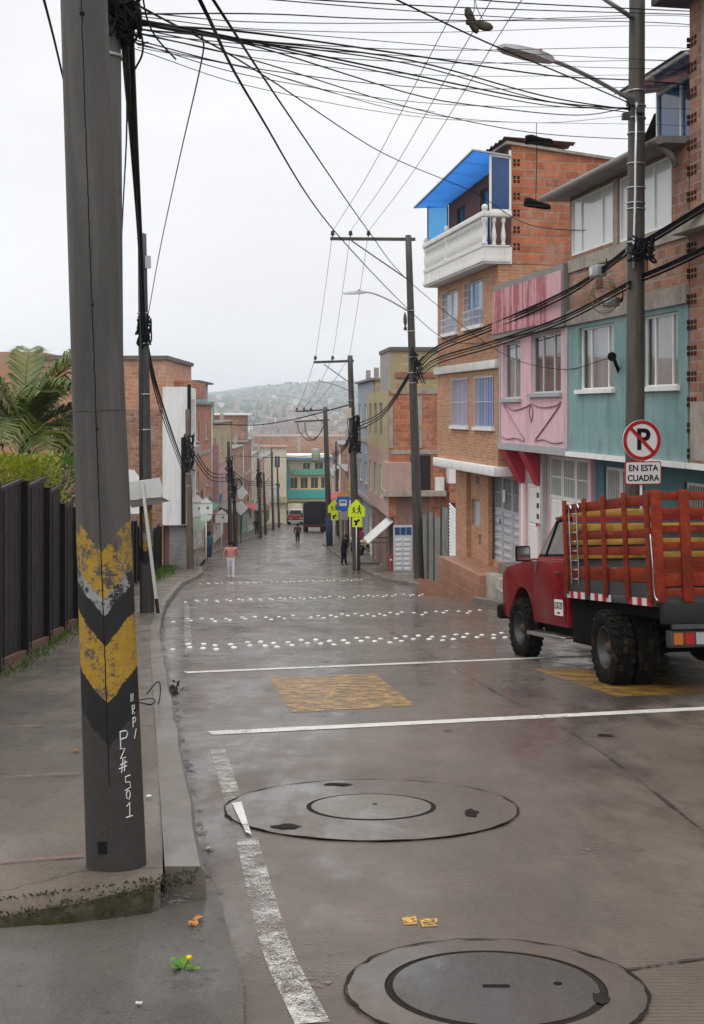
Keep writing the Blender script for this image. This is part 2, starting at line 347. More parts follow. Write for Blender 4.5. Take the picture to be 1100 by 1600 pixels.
def wet(name, col, col2, r0, r1, groove=0, sc=1.0, bmp=.25, agg=.25, cracks=0, film=(0, 0)):
    m, t, n, l, p = newmat(name)
    co = n('ShaderNodeTexCoord').outputs['Object']
    big = noise(t, co, .35 * sc, 8, .68, (1, .55, 1)); mid = noise(t, co, 2.2 * sc, 7, .7); fine = noise(t, co, 75, 3, .7)
    c = mixc(t, rng(t, big, .38, .62, 0, 1), col, col2)
    c = mixc(t, rng(t, mid, .42, .72, 0, .5), c, [k * .5 for k in col])
    c = mixc(t, rng(t, fine, .3, .72, 0, agg), c, [k * 2.1 for k in col])
    c = mixc(t, rng(t, noise(t, co, 28, 4, .6), .62, .74, 0, agg * 1.4), c, [k * .35 for k in col])
    if cracks:
        v = n('ShaderNodeTexVoronoi'); v.feature = 'DISTANCE_TO_EDGE'; v.inputs['Scale'].default_value = cracks
        q = n('ShaderNodeVectorMath'); q.operation = 'ADD'; w = n('ShaderNodeTexNoise'); w.inputs['Scale'].default_value = 1.7; w.inputs['Detail'].default_value = 6
        l(co, w.inputs[0]); l(co, q.inputs[0]); l(w.outputs['Color'], q.inputs[1]); l(q.outputs[0], v.inputs[0])
        c = mixc(t, rng(t, v.outputs['Distance'], 0, .006, .8, 0), c, (.02, .018, .016))
    l(c, p.inputs['Base Color'])
    l(rng(t, noise(t, co, .8 * sc, 7, .7, (1, .6, 1)), .36, .64, r0, r1), p.inputs['Roughness'])
    p.inputs['Specular IOR Level'].default_value = .4
    if film[1]:                                              # standing film of rain water over the concrete
        fm = math_(t, 'ADD', math_(t, 'MULTIPLY', noise(t, co, .9 * sc, 7, .66, (1, .22, 1)), .62), math_(t, 'MULTIPLY', noise(t, co, 3.2, 6, .7, (1, .5, 1)), .38))
        fm = rng(t, fm, .44, .56, film[0], film[1]); l(fm, p.inputs['Coat Weight'])
        l(mixc(t, fm, c, [.52, .50, .48], 'MULTIPLY'), p.inputs['Base Color'])
        l(rng(t, mid, .3, .7, .09, .30), p.inputs['Coat Roughness']); p.inputs['Coat IOR'].default_value = 1.45
        fb = n('ShaderNodeBump'); fb.inputs['Strength'].default_value = .16; fb.inputs['Distance'].default_value = .02; l(noise(t, co, 5, 4, .6), fb.inputs['Height']); l(fb.outputs[0], p.inputs['Coat Normal'])
    h = math_(t, 'ADD', math_(t, 'MULTIPLY', fine, .5), math_(t, 'MULTIPLY', mid, .7))
    if groove:
        w = n('ShaderNodeTexWave'); w.bands_direction = 'Y'; w.inputs['Scale'].default_value = 11; w.inputs['Distortion'].default_value = .6; w.inputs['Detail'].default_value = 2
        l(co, w.inputs[0]); h = math_(t, 'ADD', h, math_(t, 'MULTIPLY', w.outputs['Fac'], math_(t, 'MULTIPLY', rng(t, big, .35, .6, .1, 1), groove)))
    bump(t, p, h, bmp, .012); return m
road_mat = wet('wet_concrete_road', (.062, .045, .033), (.150, .120, .096), .35, .65, .6, 1.0, .36, .42, 0, (.12, 1.0))
pave_mat = wet('damp_pavement', (.070, .054, .041), (.160, .128, .100), .4, .8, 0, 1.6, .65, .8, .32, (.0, .55))
patch_mat = wet('worn_asphalt_patch', (.050, .043, .036), (.095, .082, .07), .45, .85, 0, 1.6, .7, .9, 0, (0, .35))
kerb_mat = wet('kerb_concrete', (.098, .083, .070), (.17, .148, .127), .4, .75, 0, 2, .4, .5, 0, (0, .5))
manhole_mat = wet('manhole_concrete', (.062, .045, .033), (.140, .112, .090), .35, .65, 0, 1.3, .36, .42, 0, (.12, 1.0))
def wornpaint(name, col, thr=.5, soft=.025, s1=3, s2=45):
    """road paint rubbed away in patches down to the concrete"""
    m, t, n, l, p = newmat(name); co = n('ShaderNodeTexCoord').outputs['Object']
    a = math_(t, 'ADD', math_(t, 'MULTIPLY', noise(t, co, s1, 8, .75), .55), math_(t, 'MULTIPLY', noise(t, co, s2, 4, .7), .45))
    tr = n('ShaderNodeBsdfTransparent'); ms = n('ShaderNodeMixShader')
    l(mixc(t, rng(t, noise(t, co, 7, 5), .3, .7, 0, 1), [k * .72 for k in col], col), p.inputs['Base Color']); p.inputs['Roughness'].default_value = .4
    l(rng(t, a, thr - soft, thr + soft, 1, 0), ms.inputs[0]); l(tr.outputs[0], ms.inputs[1]); l(p.outputs[0], ms.inputs[2])
    l(ms.outputs[0], t.nodes['Material Output'].inputs[0]); return m
white_line = wornpaint('white_road_paint', (.66, .64, .59), .565)
faded_line = wornpaint('faded_white_road_paint', (.55, .53, .49), .472, .06, 6, 120)
yellow_line = wornpaint('faded_yellow_road_paint', (.42, .235, .06), .505, .035, 8, 80)
yellow_line2 = wornpaint('bright_yellow_road_paint', (.38, .21, .035), .505, .05, 3.5, 90)
crack_mat = M('road_joint_dirt', (.026, .022, .019), .8, .3, 5, bmp=0); joint_mat = wornpaint('worn_road_joint', (.03, .025, .021), .50)
grit = wornpaint('dark_wet_grit', (.026, .021, .017), .455)

# ------------------------------------------------------------------ ground sheets
def sheet(name, rows, mat, kind='structure', z0=None):
    b = MB(); n = len(rows[0])
    for r in rows:
        b.v += [tuple(p) for p in r]
    for i in range(len(rows) - 1):
        for j in range(n - 1):
            a = i * n + j; b.f.append((a, a + 1, a + n + 1, a + n)); b.mi.append(0); b.sm.append(True)
    return b.obj(name, mat, kind=kind)
ys = []
y = -9.0
while y < 228:
    ys.append(y); y += .6 if y < 40 else 1.5 if y < 100 else 4
sheet('road', [[(kl(y) + (kr(y) - kl(y)) * t / 10, y, G(y)) for t in range(11)] for y in ys], road_mat)
hr = random.Random(3)
def hill(x, y):
    z = G(y) - .4
    if y > 230: z -= 1.2
    if y > 900:
        f = min(1, (y - 900) / 2200)
        z += f * (14 * math.sin(x / 310 + 1.1) + 9 * math.sin(x / 140 + y / 400) + 5 * math.sin(x / 61 + 2 + y / 210) + 2.2 * math.sin(x / 23 + y / 90))
    return z
tx = [-2600, -1800, -1200] + [-900 + 45 * k for k in range(41)] + [1200, 1800, 2600]
tx = sorted(set(tx + [-60, -30, -15, 15, 30, 60]))
ty = [-60, -30, -10, 0, 10, 20, 30, 40, 50, 60, 80, 100, 130, 160, 200, 229, 235, 260, 320, 420, 550, 700, 850] + [1000 + 70 * k for k in range(36)] + [3700, 4300, 5200]
terr, t_, n_, l_, p_ = newmat('earth_and_scrub')
co_ = n_('ShaderNodeTexCoord').outputs['Object']
c_ = mixc(t_, rng(t_, noise(t_, co_, .012, 8, .7), .42, .6, 0, 1), (.075, .085, .07), (.035, .06, .045))
l_(mixc(t_, rng(t_, noise(t_, co_, .09, 5, .8), .5, .62, 0, .7), c_, (.20, .15, .13)), p_.inputs['Base Color']); p_.inputs['Roughness'].default_value = .95
sheet('terrain', [[(x, y, hill(x, y)) for x in tx] for y in ty], terr)

# pavement on the left: raised slab with a broken front edge, a lower asphalt patch before it
jr = random.Random(5); T = [0, .02, .05, .1, .16, .23, .31, .4, .5, .6, .72, .85, 1.0]
def front(x): return lerp([(-9, 3.5), (-1.24, 4.28), (-.95, 4.42), (-.55, 4.72)], x) + jr.uniform(-.03, .03)
LGAP = (62.5, 77)
def lz(y): return G(y) + (.14 if not LGAP[0] < y < LGAP[1] else .035)
rows = []
xf = [kl(4.7) - .17 - 9 * t for t in T]
fr_ = [(x, front(x)) for x in xf]
rows.append([(x, y - .015, G(4.5) + .0) for x, y in fr_]); rows.append([(x, y, lz(4.6) - .025) for x, y in fr_]); rows.append([(x, y + .05, lz(y)) for x, y in fr_])
for y in [k for k in ys if k > 5]:
    rows.append([(kl(y) - .17 - 9 * t, y, lz(y) + jr.uniform(-.006, .006)) for t in T])
sheet('left_pavement', rows, pave_mat)
er = []
for k in range(90):
    x = -6.2 + 5.45 * k / 89 + jr.uniform(-.01, .01); yb_ = lerp([(-9, 3.5), (-1.24, 4.28), (-.95, 4.42), (-.55, 4.72)], x) - .034
    er.append([(x, yb_ - .012 - jr.uniform(0, .02), lz(4.6) - .11), (x, yb_ - jr.uniform(0, .014), lz(4.6) - .05 + jr.uniform(-.015, .01)), (x, yb_ + .012, lz(4.6) - .026 + jr.uniform(-.012, .006)), (x, yb_ + .03 + jr.uniform(0, .02), lz(4.6) - .016)])
sheet('pavement_edge', er, M('mossy_broken_edge', (.06, .05, .036), .9, .4, 22, col2=(.028, .03, .014), lo=.4, hi=.55, bmp=.8))
sheet('asphalt_patch', [[(-9 + (9 + kl(y) + .05 + .03 * math.sin(y * 9)) * t / 6, y, G(y) + (.112 if t < 5 else .085 if t < 6 else .02) + .004 * (6 - t)) for t in range(7)] for y in (-8, -4, -1, 1, 2, 2.6, 3, 3.4, 3.8, 4.2, 4.85)], patch_mat)
def kerb(name, xs, seq, side, h=.15, w=.17):
    rows = []
    for y in seq:
        x = xs(y); g = G(y); j = jr.uniform(-.012, .012); k = jr.uniform(-.008, .008)
        rows.append([(x + j, y, g - .05), (x - side * .012 + j, y, g + h - .02 + k), (x - side * .03 + j, y, g + h + k), (x - side * w, y, g + h + k), (x - side * w, y, g - .1)])
    b = MB(); n = 5
    for r in rows: b.v += r
    for i in range(len(rows) - 1):
        for j in range(n - 1):
            a = i * n + j; b.f.append((a, a + 1, a + n + 1, a + n)); b.mi.append(0); b.sm.append(False)
    b.f.append(tuple(range(n))); b.mi.append(0); b.sm.append(False)
    e = (len(rows) - 1) * n; b.f.append(tuple(range(e, e + n))[::-1]); b.mi.append(0); b.sm.append(False)
    return b.obj(name, kerb_mat, kind='structure')
kerb('left_kerb', kl, [4.74] + [k for k in ys if 5 < k < LGAP[0]], 1)
kerb('left_far_kerb', kl, [k for k in ys if LGAP[1] < k], 1)
kerb('right_kerb', kr, [k for k in ys], -1)
sheet('right_pavement', [[(kr(y) + .17 + w, y, G(y) + .145 + .02 * min(w, 1.2)) for w in (0, .6, 1.2, 2.2, 4, 9, 16)] for y in ys], pave_mat)

# painted markings and joints, each a sheet lying 4 mm above the concrete
def strip(name, pts, w, mat, dz=.004, w2=None, jit=0):
    pts = spl(pts, 6) if len(pts) > 2 else [Vector(pts[0]).lerp(Vector(pts[1]), k / 10) for k in range(11)]
    rows = []
    for i, p in enumerate(pts):
        d = pts[min(i + 1, len(pts) - 1)] - pts[max(i - 1, 0)]; d.z = 0; d.normalize(); s = Vector((-d.y, d.x, 0)) * ((w + ((w2 or w) - w) * i / (len(pts) - 1)) / 2 + jr.uniform(-jit, jit))
        a, c = p - s, p + s; rows.append([(a.x, a.y, G(a.y) + dz), (c.x, c.y, G(c.y) + dz)])
    return sheet(name, rows, mat)
def patchpoly(name, corners, mat, n=10, dz=.004):
    A, B, C, D = corners; rows = []
    for i in range(n + 1):
        a = A.lerp(D, i / n); b = B.lerp(C, i / n); r = []
        for j in range(n + 1):
            q = a.lerp(b, j / n); r.append((q.x, q.y, G(q.y) + dz))
        rows.append(r)
    return sheet(name, rows, mat)
strip('stop_line_marking', [gp(328, 1146), gp(1130, 1106)], .19, white_line)
strip('stop_line_marking', [gp(290, 1051), gp(945, 1024)], .18, white_line)
edge = [gp(488, 1600), gp(428, 1470), gp(386, 1312)]
strip('edge_line_marking', edge, .105, faded_line)
strip('edge_line_marking', [gp(366, 1255), gp(340, 1172)], .10, faded_line); patchpoly('edge_line_marking', [gp(362, 1258), gp(377, 1256), gp(393, 1308), gp(384, 1304)], white_line, 4, .0125)
strip('edge_line_marking', [gp(296, 1020), gp(293, 985), gp(292, 945)], .11, faded_line)
patchpoly('yellow_box_marking', [gp(418, 1059), gp(586, 1053), gp(648, 1103), gp(455, 1114)], yellow_line)
patchpoly('yellow_box_marking', [gp(832, 1046), gp(1110, 1040), gp(1180, 1080), gp(965, 1089)], yellow_line2)
spill = wornpaint('yellow_spill', (.58, .32, .04), .515, .03, 9, 60)
patchpoly('yellow_paint_spill', [gp(628, 1436), gp(650, 1430), gp(652, 1445), gp(632, 1447)], spill, 6)
patchpoly('yellow_paint_spill', [gp(655, 1437), gp(683, 1436), gp(684, 1448), gp(660, 1450)], spill, 6)
for pts, w in (([gp(590, 975), gp(668, 1020), gp(790, 1090), gp(868, 1130), gp(960, 1190), gp(1100, 1300)], .018),
               ([gp(980, 1517), gp(1040, 1507), gp(1130, 1495)], .012), ([gp(268, 940), gp(450, 916), gp(640, 912)], .03), ([gp(470, 900), gp(500, 880), gp(490, 850)], .025)):
    strip('road_joint', pts, w, joint_mat, .005, jit=w * .45)
for a, b in (((0, 1137), (75, 1133)), ((0, 1215), (128, 1208)), ((0, 1347), (130, 1338))):
    p, q = gp(*a, .15), gp(*b, .15)
    s_ = MB(); s_.quad(p + Vector((0, -.012, .004)), q + Vector((0, -.012, .004)), q + Vector((0, .012, .004)), p + Vector((0, .012, .004)))
    s_.obj('pavement_joint', wornpaint('red_chalk_joint', (.20, .085, .07), .50, .08), kind='structure')
stain_mat = wornpaint('dark_wet_stain', (.022, .018, .015), .45); grit_mat = wornpaint('pale_grit_smear', (.17, .145, .12), .40)
for px, py, w, d in ((1010, 1030, 1.5, 1.4), (730, 930, 2.2, 2.6), (420, 945, 1.6, 2.5), (350, 985, 1.0, 2.2)):
    c = gp(px, py); rows_ = []
    for i in range(9):
        hw = w * math.sqrt(max(.02, 1 - ((i - 4) / 4.2) ** 2)) / 2 * jr.uniform(.85, 1.1); y = c.y + d * (i - 4) / 8; rows_.append([(c.x + hw * (k - 3) / 3, y, G(y) + .0055) for k in range(7)])
    sheet('road_stain', rows_, stain_mat)
for px, py, w, d in ((430, 1500, .5, .7), (900, 1330, .8, .5), (560, 1120, 1.2, 1.0), (700, 1010, 2, 1.8)):
    c = gp(px, py); rows_ = []
    for i in range(9):
        hw = w * math.sqrt(max(.02, 1 - ((i - 4) / 4.2) ** 2)) / 2 * jr.uniform(.85, 1.1); y = c.y + d * (i - 4) / 8; rows_.append([(c.x + hw * (k - 3) / 3, y, G(y) + .0048) for k in range(7)])
    sheet('road_grit', rows_, grit_mat)
# dirt line along the kerb foot
strip('gutter_dirt', [(kl(y) + .03, y, 0) for y in [4.3 + .35 * k for k in range(140)]], .05, grit, .006, jit=.02)
strip('gutter_dirt', [(kl(y) - .12 + .03 * math.sin(y * 7), y, 0) for y in [2.4 + .1 * k for k in range(24)]], .12, grit, .104, jit=.03)

# ------------------------------------------------------------------ far city, air
cb = MB(); cr = random.Random(11)
cmats = [M('far_' + n, c, .9, .2, .5, bmp=0) for n, c in (('brick', (.30, .18, .14)), ('pale_brick', (.36, .27, .23)), ('cream', (.5, .44, .36)), ('grey', (.33, .31, .30)), ('white', (.6, .58, .56)), ('roof', (.22, .16, .14)), ('shade', (.04, .04, .045)))]
for k in range(3000):
    y = 250 + (1150 if k % 5 else 2300) * cr.random() ** 1.1; x = (cr.uniform(-.42, .34)) * y * .8 - 10
    w, d, h = cr.uniform(5, 10), cr.uniform(6, 12), cr.uniform(4.5, 11)
    if y < 420 and x < 40: h = min(h, 8)
    a = cr.uniform(-.4, .4) + cr.choice((0, .3)); z = hill(x, y)
    m = cr.choices(range(5), (5, 4, 2, 2, 1.6))[0]
    mt = Matrix.Translation((x, y, z)) @ Matrix.Rotation(a, 4, 'Z')
    cb.box(-w / 2, w / 2, -d / 2, d / 2, -2, h, m, mt); cb.box(-w / 2 - .2, w / 2 + .2, -d / 2 - .2, d / 2 + .2, h + .02, h + .25, cr.choice((5, 5, 3)), mt)
    if y < 1300:
        for fl in range(int(h // 2.7)):
            for s in range(2):
                u = -w / 2 + w * (s + .5) / 2
                cb.box(u - .6, u + .6, -d / 2 - .04, -d / 2 + .02, fl * 2.7 + 1, fl * 2.7 + 2.2, 6, mt)
cb.obj('far_city_houses', cmats, kind='stuff')
tb = MB(); 
for k in range(3200):
    y = 1100 + 2100 * cr.random() ** .8; x = cr.uniform(-.34, .3) * y; z = hill(x, y); r = cr.uniform(2.5, 6)
    tb.lathe([(.01, -1), (r, 1.2), (r * .9, 3.4), (r * .4, 5.6), (.01, 6.2)], 6, c=(x, y, z))
tb.obj('far_tree_belt', M('far_tree_green', (.055, .085, .045), .95, .3, .3, bmp=0), kind='stuff')
hz, t_, n_, l_, p_ = newmat('haze_air'); t_.nodes.remove(p_)
pv = n_('ShaderNodeVolumePrincipled'); pv.inputs['Color'].default_value = (.86, .92, 1, 1); pv.inputs['Density'].default_value = .00031
pv.inputs['Anisotropy'].default_value = .2
l_(pv.outputs[0], t_.nodes['Material Output'].inputs['Volume'])
hb = MB(); hb.box(-2700, 2700, -80, 5300, -75, 115); hb.obj('haze', hz, kind='stuff')
# ------------------------------------------------------------------ house building blocks
def win(par, x0, x1, z0, z1, y=0, fm=None, pm=None, nv=1, nh=0, sill=None, grille=None, curtain=None, bar=.05, name='window', depth=.14, vs=None):
    fm = fm or white_paint; pm = pm or dark_glass; f = MB(); a, b = y + depth - .075, y + depth - .025
    f.box(x0 + .002, x0 + bar, a, b, z0 + .002, z1 - .002); f.box(x1 - bar, x1 - .002, a, b, z0 + .002, z1 - .002)
    f.box(x0 + bar, x1 - bar, a, b, z0 + .002, z0 + bar); f.box(x0 + bar, x1 - bar, a, b, z1 - bar, z1 - .002)
    for k in (vs or [(i + 1) / (nv + 1) for i in range(nv)]):
        c = x0 + (x1 - x0) * k; f.box(c - bar * .4, c + bar * .4, a + .004, b - .004, z0 + bar, z1 - bar)
    for i in range(nh):
        c = z0 + (z1 - z0) * (i + 1) / (nh + 1); f.box(x0 + bar, x1 - bar, a + .008, b - .008, c - bar * .35, c + bar * .35)
    w = f.obj(name, fm, par)
    p = MB()
    if pm.name in ('clear_pane', 'window_film_pane'): p.quad((x0 + .02, b - .02, z0 + .02), (x1 - .02, b - .02, z0 + .02), (x1 - .02, b - .02, z1 - .02), (x0 + .02, b - .02, z1 - .02))
    else: p.box(x0 + .02, x1 - .02, b - .02, b - .014, z0 + .02, z1 - .02)
    p.obj('pane', pm, w)
    if sill:
        s = MB(); s.box(x0 - .07, x1 + .07, y - .08, y + depth - .08, z0 - .07, z0 + .012); s.obj('sill', sill, w)
    if grille:
        g = MB(); n = max(3, int((x1 - x0) / .13)); zt = grille[1] if len(grille) > 1 and grille[1] else z1
        for i in range(n + 1):
            c = x0 + (x1 - x0) * i / n; g.bar((c, y - .03, z0), (c, y - .03, zt), .016)
        for zz in (z0 + .03, (z0 + zt) / 2, zt - .03): g.bar((x0, y - .03, zz), (x1, y - .03, zz), .022)
        g.obj('grille', grille[0], w)
    if curtain:
        m = MB(); n = int((x1 - x0) / .035); e = y + depth + .045
        for s0, s1 in ((0, 1),):
            pts = [(x0 - .03 + (x1 - x0 + .06) * i / n, e + .035 * math.sin(i * 1.25) + .02 * math.sin(i * .37)) for i in range(n + 1)]
            for (p0, q0), (p1, q1) in zip(pts, pts[1:]):
                m.add([(p0, q0, z0 - .02), (p1, q1, z0 - .02), (p1, q1, z1 + .02), (p0, q0, z1 + .02)], [(0, 1, 2, 3)], 0, True)
        m.obj('curtain', curtain, w)
    return w
def gate(par, x0, x1, z0, z1, y, mat, leaves=3, split=.62, name='gate', rows=5, cols=1):
    """sheet-metal gate: pressed panels below, vertical bars above"""
    g = MB(); w = (x1 - x0) / leaves; zs = z0 + (z1 - z0) * split
    for i in range(leaves):
        a, b = x0 + w * i + .008, x0 + w * (i + 1) - .008
        for c, d in ((a, a + .06), (b - .06, b)): g.box(c, d, y, y + .05, z0, z1)
        for c, d in ((z0, z0 + .07), (zs - .04, zs + .04), (z1 - .06, z1), (z0 + (zs - z0) * .5 - .025, z0 + (zs - z0) * .5 + .025)): g.box(a + .06, b - .06, y, y + .05, c, d)
        g.box(a + .06, b - .06, y + .02, y + .03, z0 + .07, zs - .04)
        for r in range(rows):
            h = (zs - z0 - .1) / rows; c = z0 + .09 + h * r
            for k in range(cols):
                u0 = a + .11 + (b - a - .22) * k / cols; u1 = a + .11 + (b - a - .22) * (k + 1) / cols - (.03 if cols > 1 else 0)
                g.add([(u0, y + .02, c + .03), (u1, y + .02, c + .03), (u1, y + .02, c + h - .05), (u0, y + .02, c + h - .05),
                       (u0 + .04, y - .006, c + .07), (u1 - .04, y - .006, c + .07), (u1 - .04, y - .006, c + h - .09), (u0 + .04, y - .006, c + h - .09)],
                      [(4, 5, 6, 7), (0, 1, 5, 4), (1, 2, 6, 5), (2, 3, 7, 6), (3, 0, 4, 7)])
        n = max(3, int(w / .11))
        for k in range(1, n): c = a + .06 + (b - a - .12) * k / n; g.bar((c, y + .025, zs + .04), (c, y + .025, z1 - .06), .02)
        g.bar((a + .06, y + .03, (zs + z1) / 2), (b - .06, y + .03, (zs + z1) / 2), .025)
    o = g.obj(name, mat, par)
    p = MB(); p.box(x0 + .03, x1 - .03, y + .07, y + .08, zs, z1 - .02); p.obj('pane', dark_glass, o)
    h = MB(); h.bar((x0 + w - .1, y - .04, z0 + 1.0), (x0 + w - .1, y - .04, z0 + 1.14), .025); h.obj('handle', dark_steel, o)
    return o
AR = math.atan2(-1, .184)
def rxy(y, a=9.2): return a - .184 * y
class House:
    def __init__(s, name, label, cat, x, y, zb, ang, group='houses along the street'):
        s.zb = zb; s.root = thing(name, label, cat, (x, y, zb), ang, group)
    def vol(s, name, x0, x1, y0, y1, z0, z1, mat, holes=(), side=None, depth=.14):
        b = MB(); b.volume(x0, x1, y0, y1, z0 - s.zb, z1 - s.zb, [(h[0], h[1], h[2] - s.zb, h[3] - s.zb) for h in holes], depth, 0, 1 if side else 0)
        return b.obj(name, [mat, side] if side else mat, s.root)
    def box(s, name, x0, x1, y0, y1, z0, z1, mat, par=None, bev=0):
        b = MB(); b.box(x0, x1, y0, y1, z0 - s.zb, z1 - s.zb); return b.obj(name, mat, par or s.root, bev)
    def win(s, h, **k):
        if k.get('grille') and len(k['grille']) > 1: k['grille'] = (k['grille'][0], k['grille'][1] - s.zb)
        return win(s.root, h[0], h[1], h[2] - s.zb, h[3] - s.zb, **k)
    def gate(s, x0, x1, z0, z1, y, mat, **k): return gate(s.root, x0, x1, z0 - s.zb, z1 - s.zb, y, mat, **k)
def RX(px, yo, a=9.2): return (yo - 1900 * a / (px - 200)) * 1.0168

# ------------------------------------------------------------------ teal house with the white windows
Yo = 25.4
h = House('teal_house', 'teal painted house with bare brick floor and wide white windows above, behind the parking sign', 'house', rxy(Yo), Yo, -2.3, AR)
Wd = 5.49
ws = [(RX(904, Yo), RX(959, Yo), 1.76, 3.03), (RX(1003, Yo), RX(1059, Yo), 1.76, 3.03)]
hs_ = [(RX(945, Yo, 9.8), RX(990, Yo, 9.8) + .1, -2.28, .2), (4.1, 5.1, -2.28, .1)]
h.vol('ground_wall', 0, Wd, .6, 8, -2.9, .44, M('deep_teal_paint', (.07, .16, .17), .8, .15, 2, streak=.4), hs_)
h.gate(hs_[0][0], hs_[0][1], -2.28, .2, .66, white_gate, leaves=2, split=.45, name='door')
h.gate(4.1, 5.1, -2.28, .1, .66, white_gate, leaves=1, split=.5, name='door')
h.vol('teal_wall', 0, Wd, 0, 8, .5, 3.12, teal_paint, ws)
h.box('white_ledge', -.02, Wd + .02, -.07, .62, .40, .497, white_paint)
for k, w in enumerate(ws):
    h.win(w, fm=white_paint, pm=pane_clear, vs=[.28, .76], sill=white_paint, curtain=lace, bar=.045)
h.box('cement_beam', -.01, Wd + .01, -.05, 7.9, 3.123, 3.42, bare_cement)
uw = [(RX(891, Yo), RX(957, Yo), 4.56, 5.70), (RX(966, Yo), RX(1047, Yo), 4.5, 5.70)]
h.vol('brick_wall', 0.03, Wd, .02, 8, 3.423, 5.76, dull_block, uw)
h.box('cement_band', 0.01, Wd + .012, -.02, .06, 4.22, 4.47, bare_cement)
h.box('brick_pier', uw[0][1] + .03, uw[1][0] - .03, -.012, .05, 4.48, 5.72, bare_cement)
h.win(uw[0], fm=white_paint, pm=sky_glass, vs=[.24, .74], bar=.04, depth=.10); h.win(uw[1], fm=white_paint, pm=sky_glass, vs=[.36, .68], bar=.045, depth=.10)
for (a, z) in ((1.5, 3.75), (3.6, 3.85)): h.box('dark_block', a, a + .3, .0, .03, z, z + .26, M('vent_block', (.12, .06, .045), .9, .3, 6))
b = MB(); zb = h.zb
b.prism([(-.42, 5.76 - zb), (.6, 5.78 - zb), (8.1, 6.1 - zb), (8.1, 6.2 - zb), (.6, 5.90 - zb), (-.42, 5.87 - zb)], -.35, Wd - .05, 'yz')
rf = b.obj('roof', roof_sheet, h.root)
b = MB(); b.tube([(-.33, -.47, 5.80 - zb), (Wd - .05, -.47, 5.80 - zb)], .075, 8); b.tube([(Wd - .25, -.45, 5.78 - zb), (Wd - .2, -.2, 5.6 - zb), (Wd - .2, -.1, 5.4 - zb)], .055, 8)
b.obj('gutter', M('gutter_sheet', (.22, .21, .20), .6, .2, 4, .3, streak=.4), rf)
b = MB()                                                       # blue rooftop shelter
xa, xb = 2.7, 5.45
for x in (xa, 3.7, 4.7, xb): b.bar((x, .75, 5.9 - zb), (x, .75, 7.35 - zb), .05)
for z in (5.98, 7.3): b.bar((xa, .75, z - zb), (xb, .75, z - zb), .05)
b.bar((xa, .0, 7.25 - zb), (xb, .0, 7.25 - zb), .05); b.bar((xa, 0, 7.25 - zb), (xa, 3, 7.75 - zb), .06); b.bar((xb, 0, 7.25 - zb), (xb, 3, 7.75 - zb), .06)
sh = b.obj('roof_shelter', white_paint, h.root)
b = MB(); b.box(xa, 4.7, .77, .776, 5.98 - zb, 7.3 - zb); b.box(xa, xa + .006, .77, 3, 5.98 - zb, 7.3 - zb); b.add([(xa - .1, -.1, 7.28 - zb), (xb, -.1, 7.28 - zb), (xb, 3, 7.8 - zb), (xa - .1, 3, 7.8 - zb)], [(0, 1, 2, 3)])
b.obj('blue_panel', poly_navy, sh)
b = MB(); b.box(4.72, xb, .77, .776, 5.98 - zb, 6.5 - zb); b.obj('pale_panel', M('cyan_panel', (.02, .42, .66), .3, .1, 2, bmp=0), sh)
b = MB(); pr = []
for i in range(7):
    t = i / 6; pr.append([(xa - .02, .8 + j * .4, 7.0 - zb - .12 * math.sin(j * 2)) if False else (xa - .05 - 1.7 * t, .7 + 1.1 * j / 4, 6.95 - zb - .85 * t - .22 * math.sin(math.pi * t) + .05 * math.sin(j * 1.9 + t * 5)) for j in range(5)])
for r in pr: b.v += r
for i in range(6):
    for j in range(4): a = i * 5 + j; b.f.append((a, a + 1, a + 6, a + 5)); b.mi.append(0); b.sm.append(True)
b.obj('black_tarp', M('black_shade_cloth', (.025, .028, .03), .8, .3, 4), sh)

# ------------------------------------------------------------------ brick house at the right edge
Yo = 19.95
h = House('brick_house', 'tall bare brick house at the right edge beside the teal house', 'house', rxy(Yo), Yo, -1.9, AR)
h.vol('brick_wall', .02, 8.5, .0, 8, .5, 8.02, dull_block)
h.vol('ground_wall', .02, 8.5, .3, 8, -2.6, .44, M('deep_teal_paint', (.07, .16, .17)), [(.7, 1.6, -1.88, .2)]); h.gate(.7, 1.6, -1.88, .2, .36, white_gate, leaves=1, split=.5, name='door')
h.box('white_ledge', .02, 8.5, -.06, .3, .40, .497, white_paint)
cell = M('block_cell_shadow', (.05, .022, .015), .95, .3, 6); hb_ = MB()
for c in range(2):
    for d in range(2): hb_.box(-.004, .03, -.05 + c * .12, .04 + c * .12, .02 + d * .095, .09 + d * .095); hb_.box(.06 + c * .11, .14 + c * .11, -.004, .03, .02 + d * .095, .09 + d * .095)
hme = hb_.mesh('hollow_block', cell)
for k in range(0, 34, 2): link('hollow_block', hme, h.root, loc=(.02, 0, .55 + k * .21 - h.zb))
h.box('floor_slab', -.02, 8.5, -.32, .4, 4.22, 4.42, bare_cement); h.box('cement_column', .5, .95, -.03, .2, 4.45, 7.9, bare_cement)
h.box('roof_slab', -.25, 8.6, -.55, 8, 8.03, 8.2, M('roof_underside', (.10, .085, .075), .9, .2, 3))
h.box('plaster_patch', .05, 1.3, -.008, .05, .55, 1.5, bare_cement)

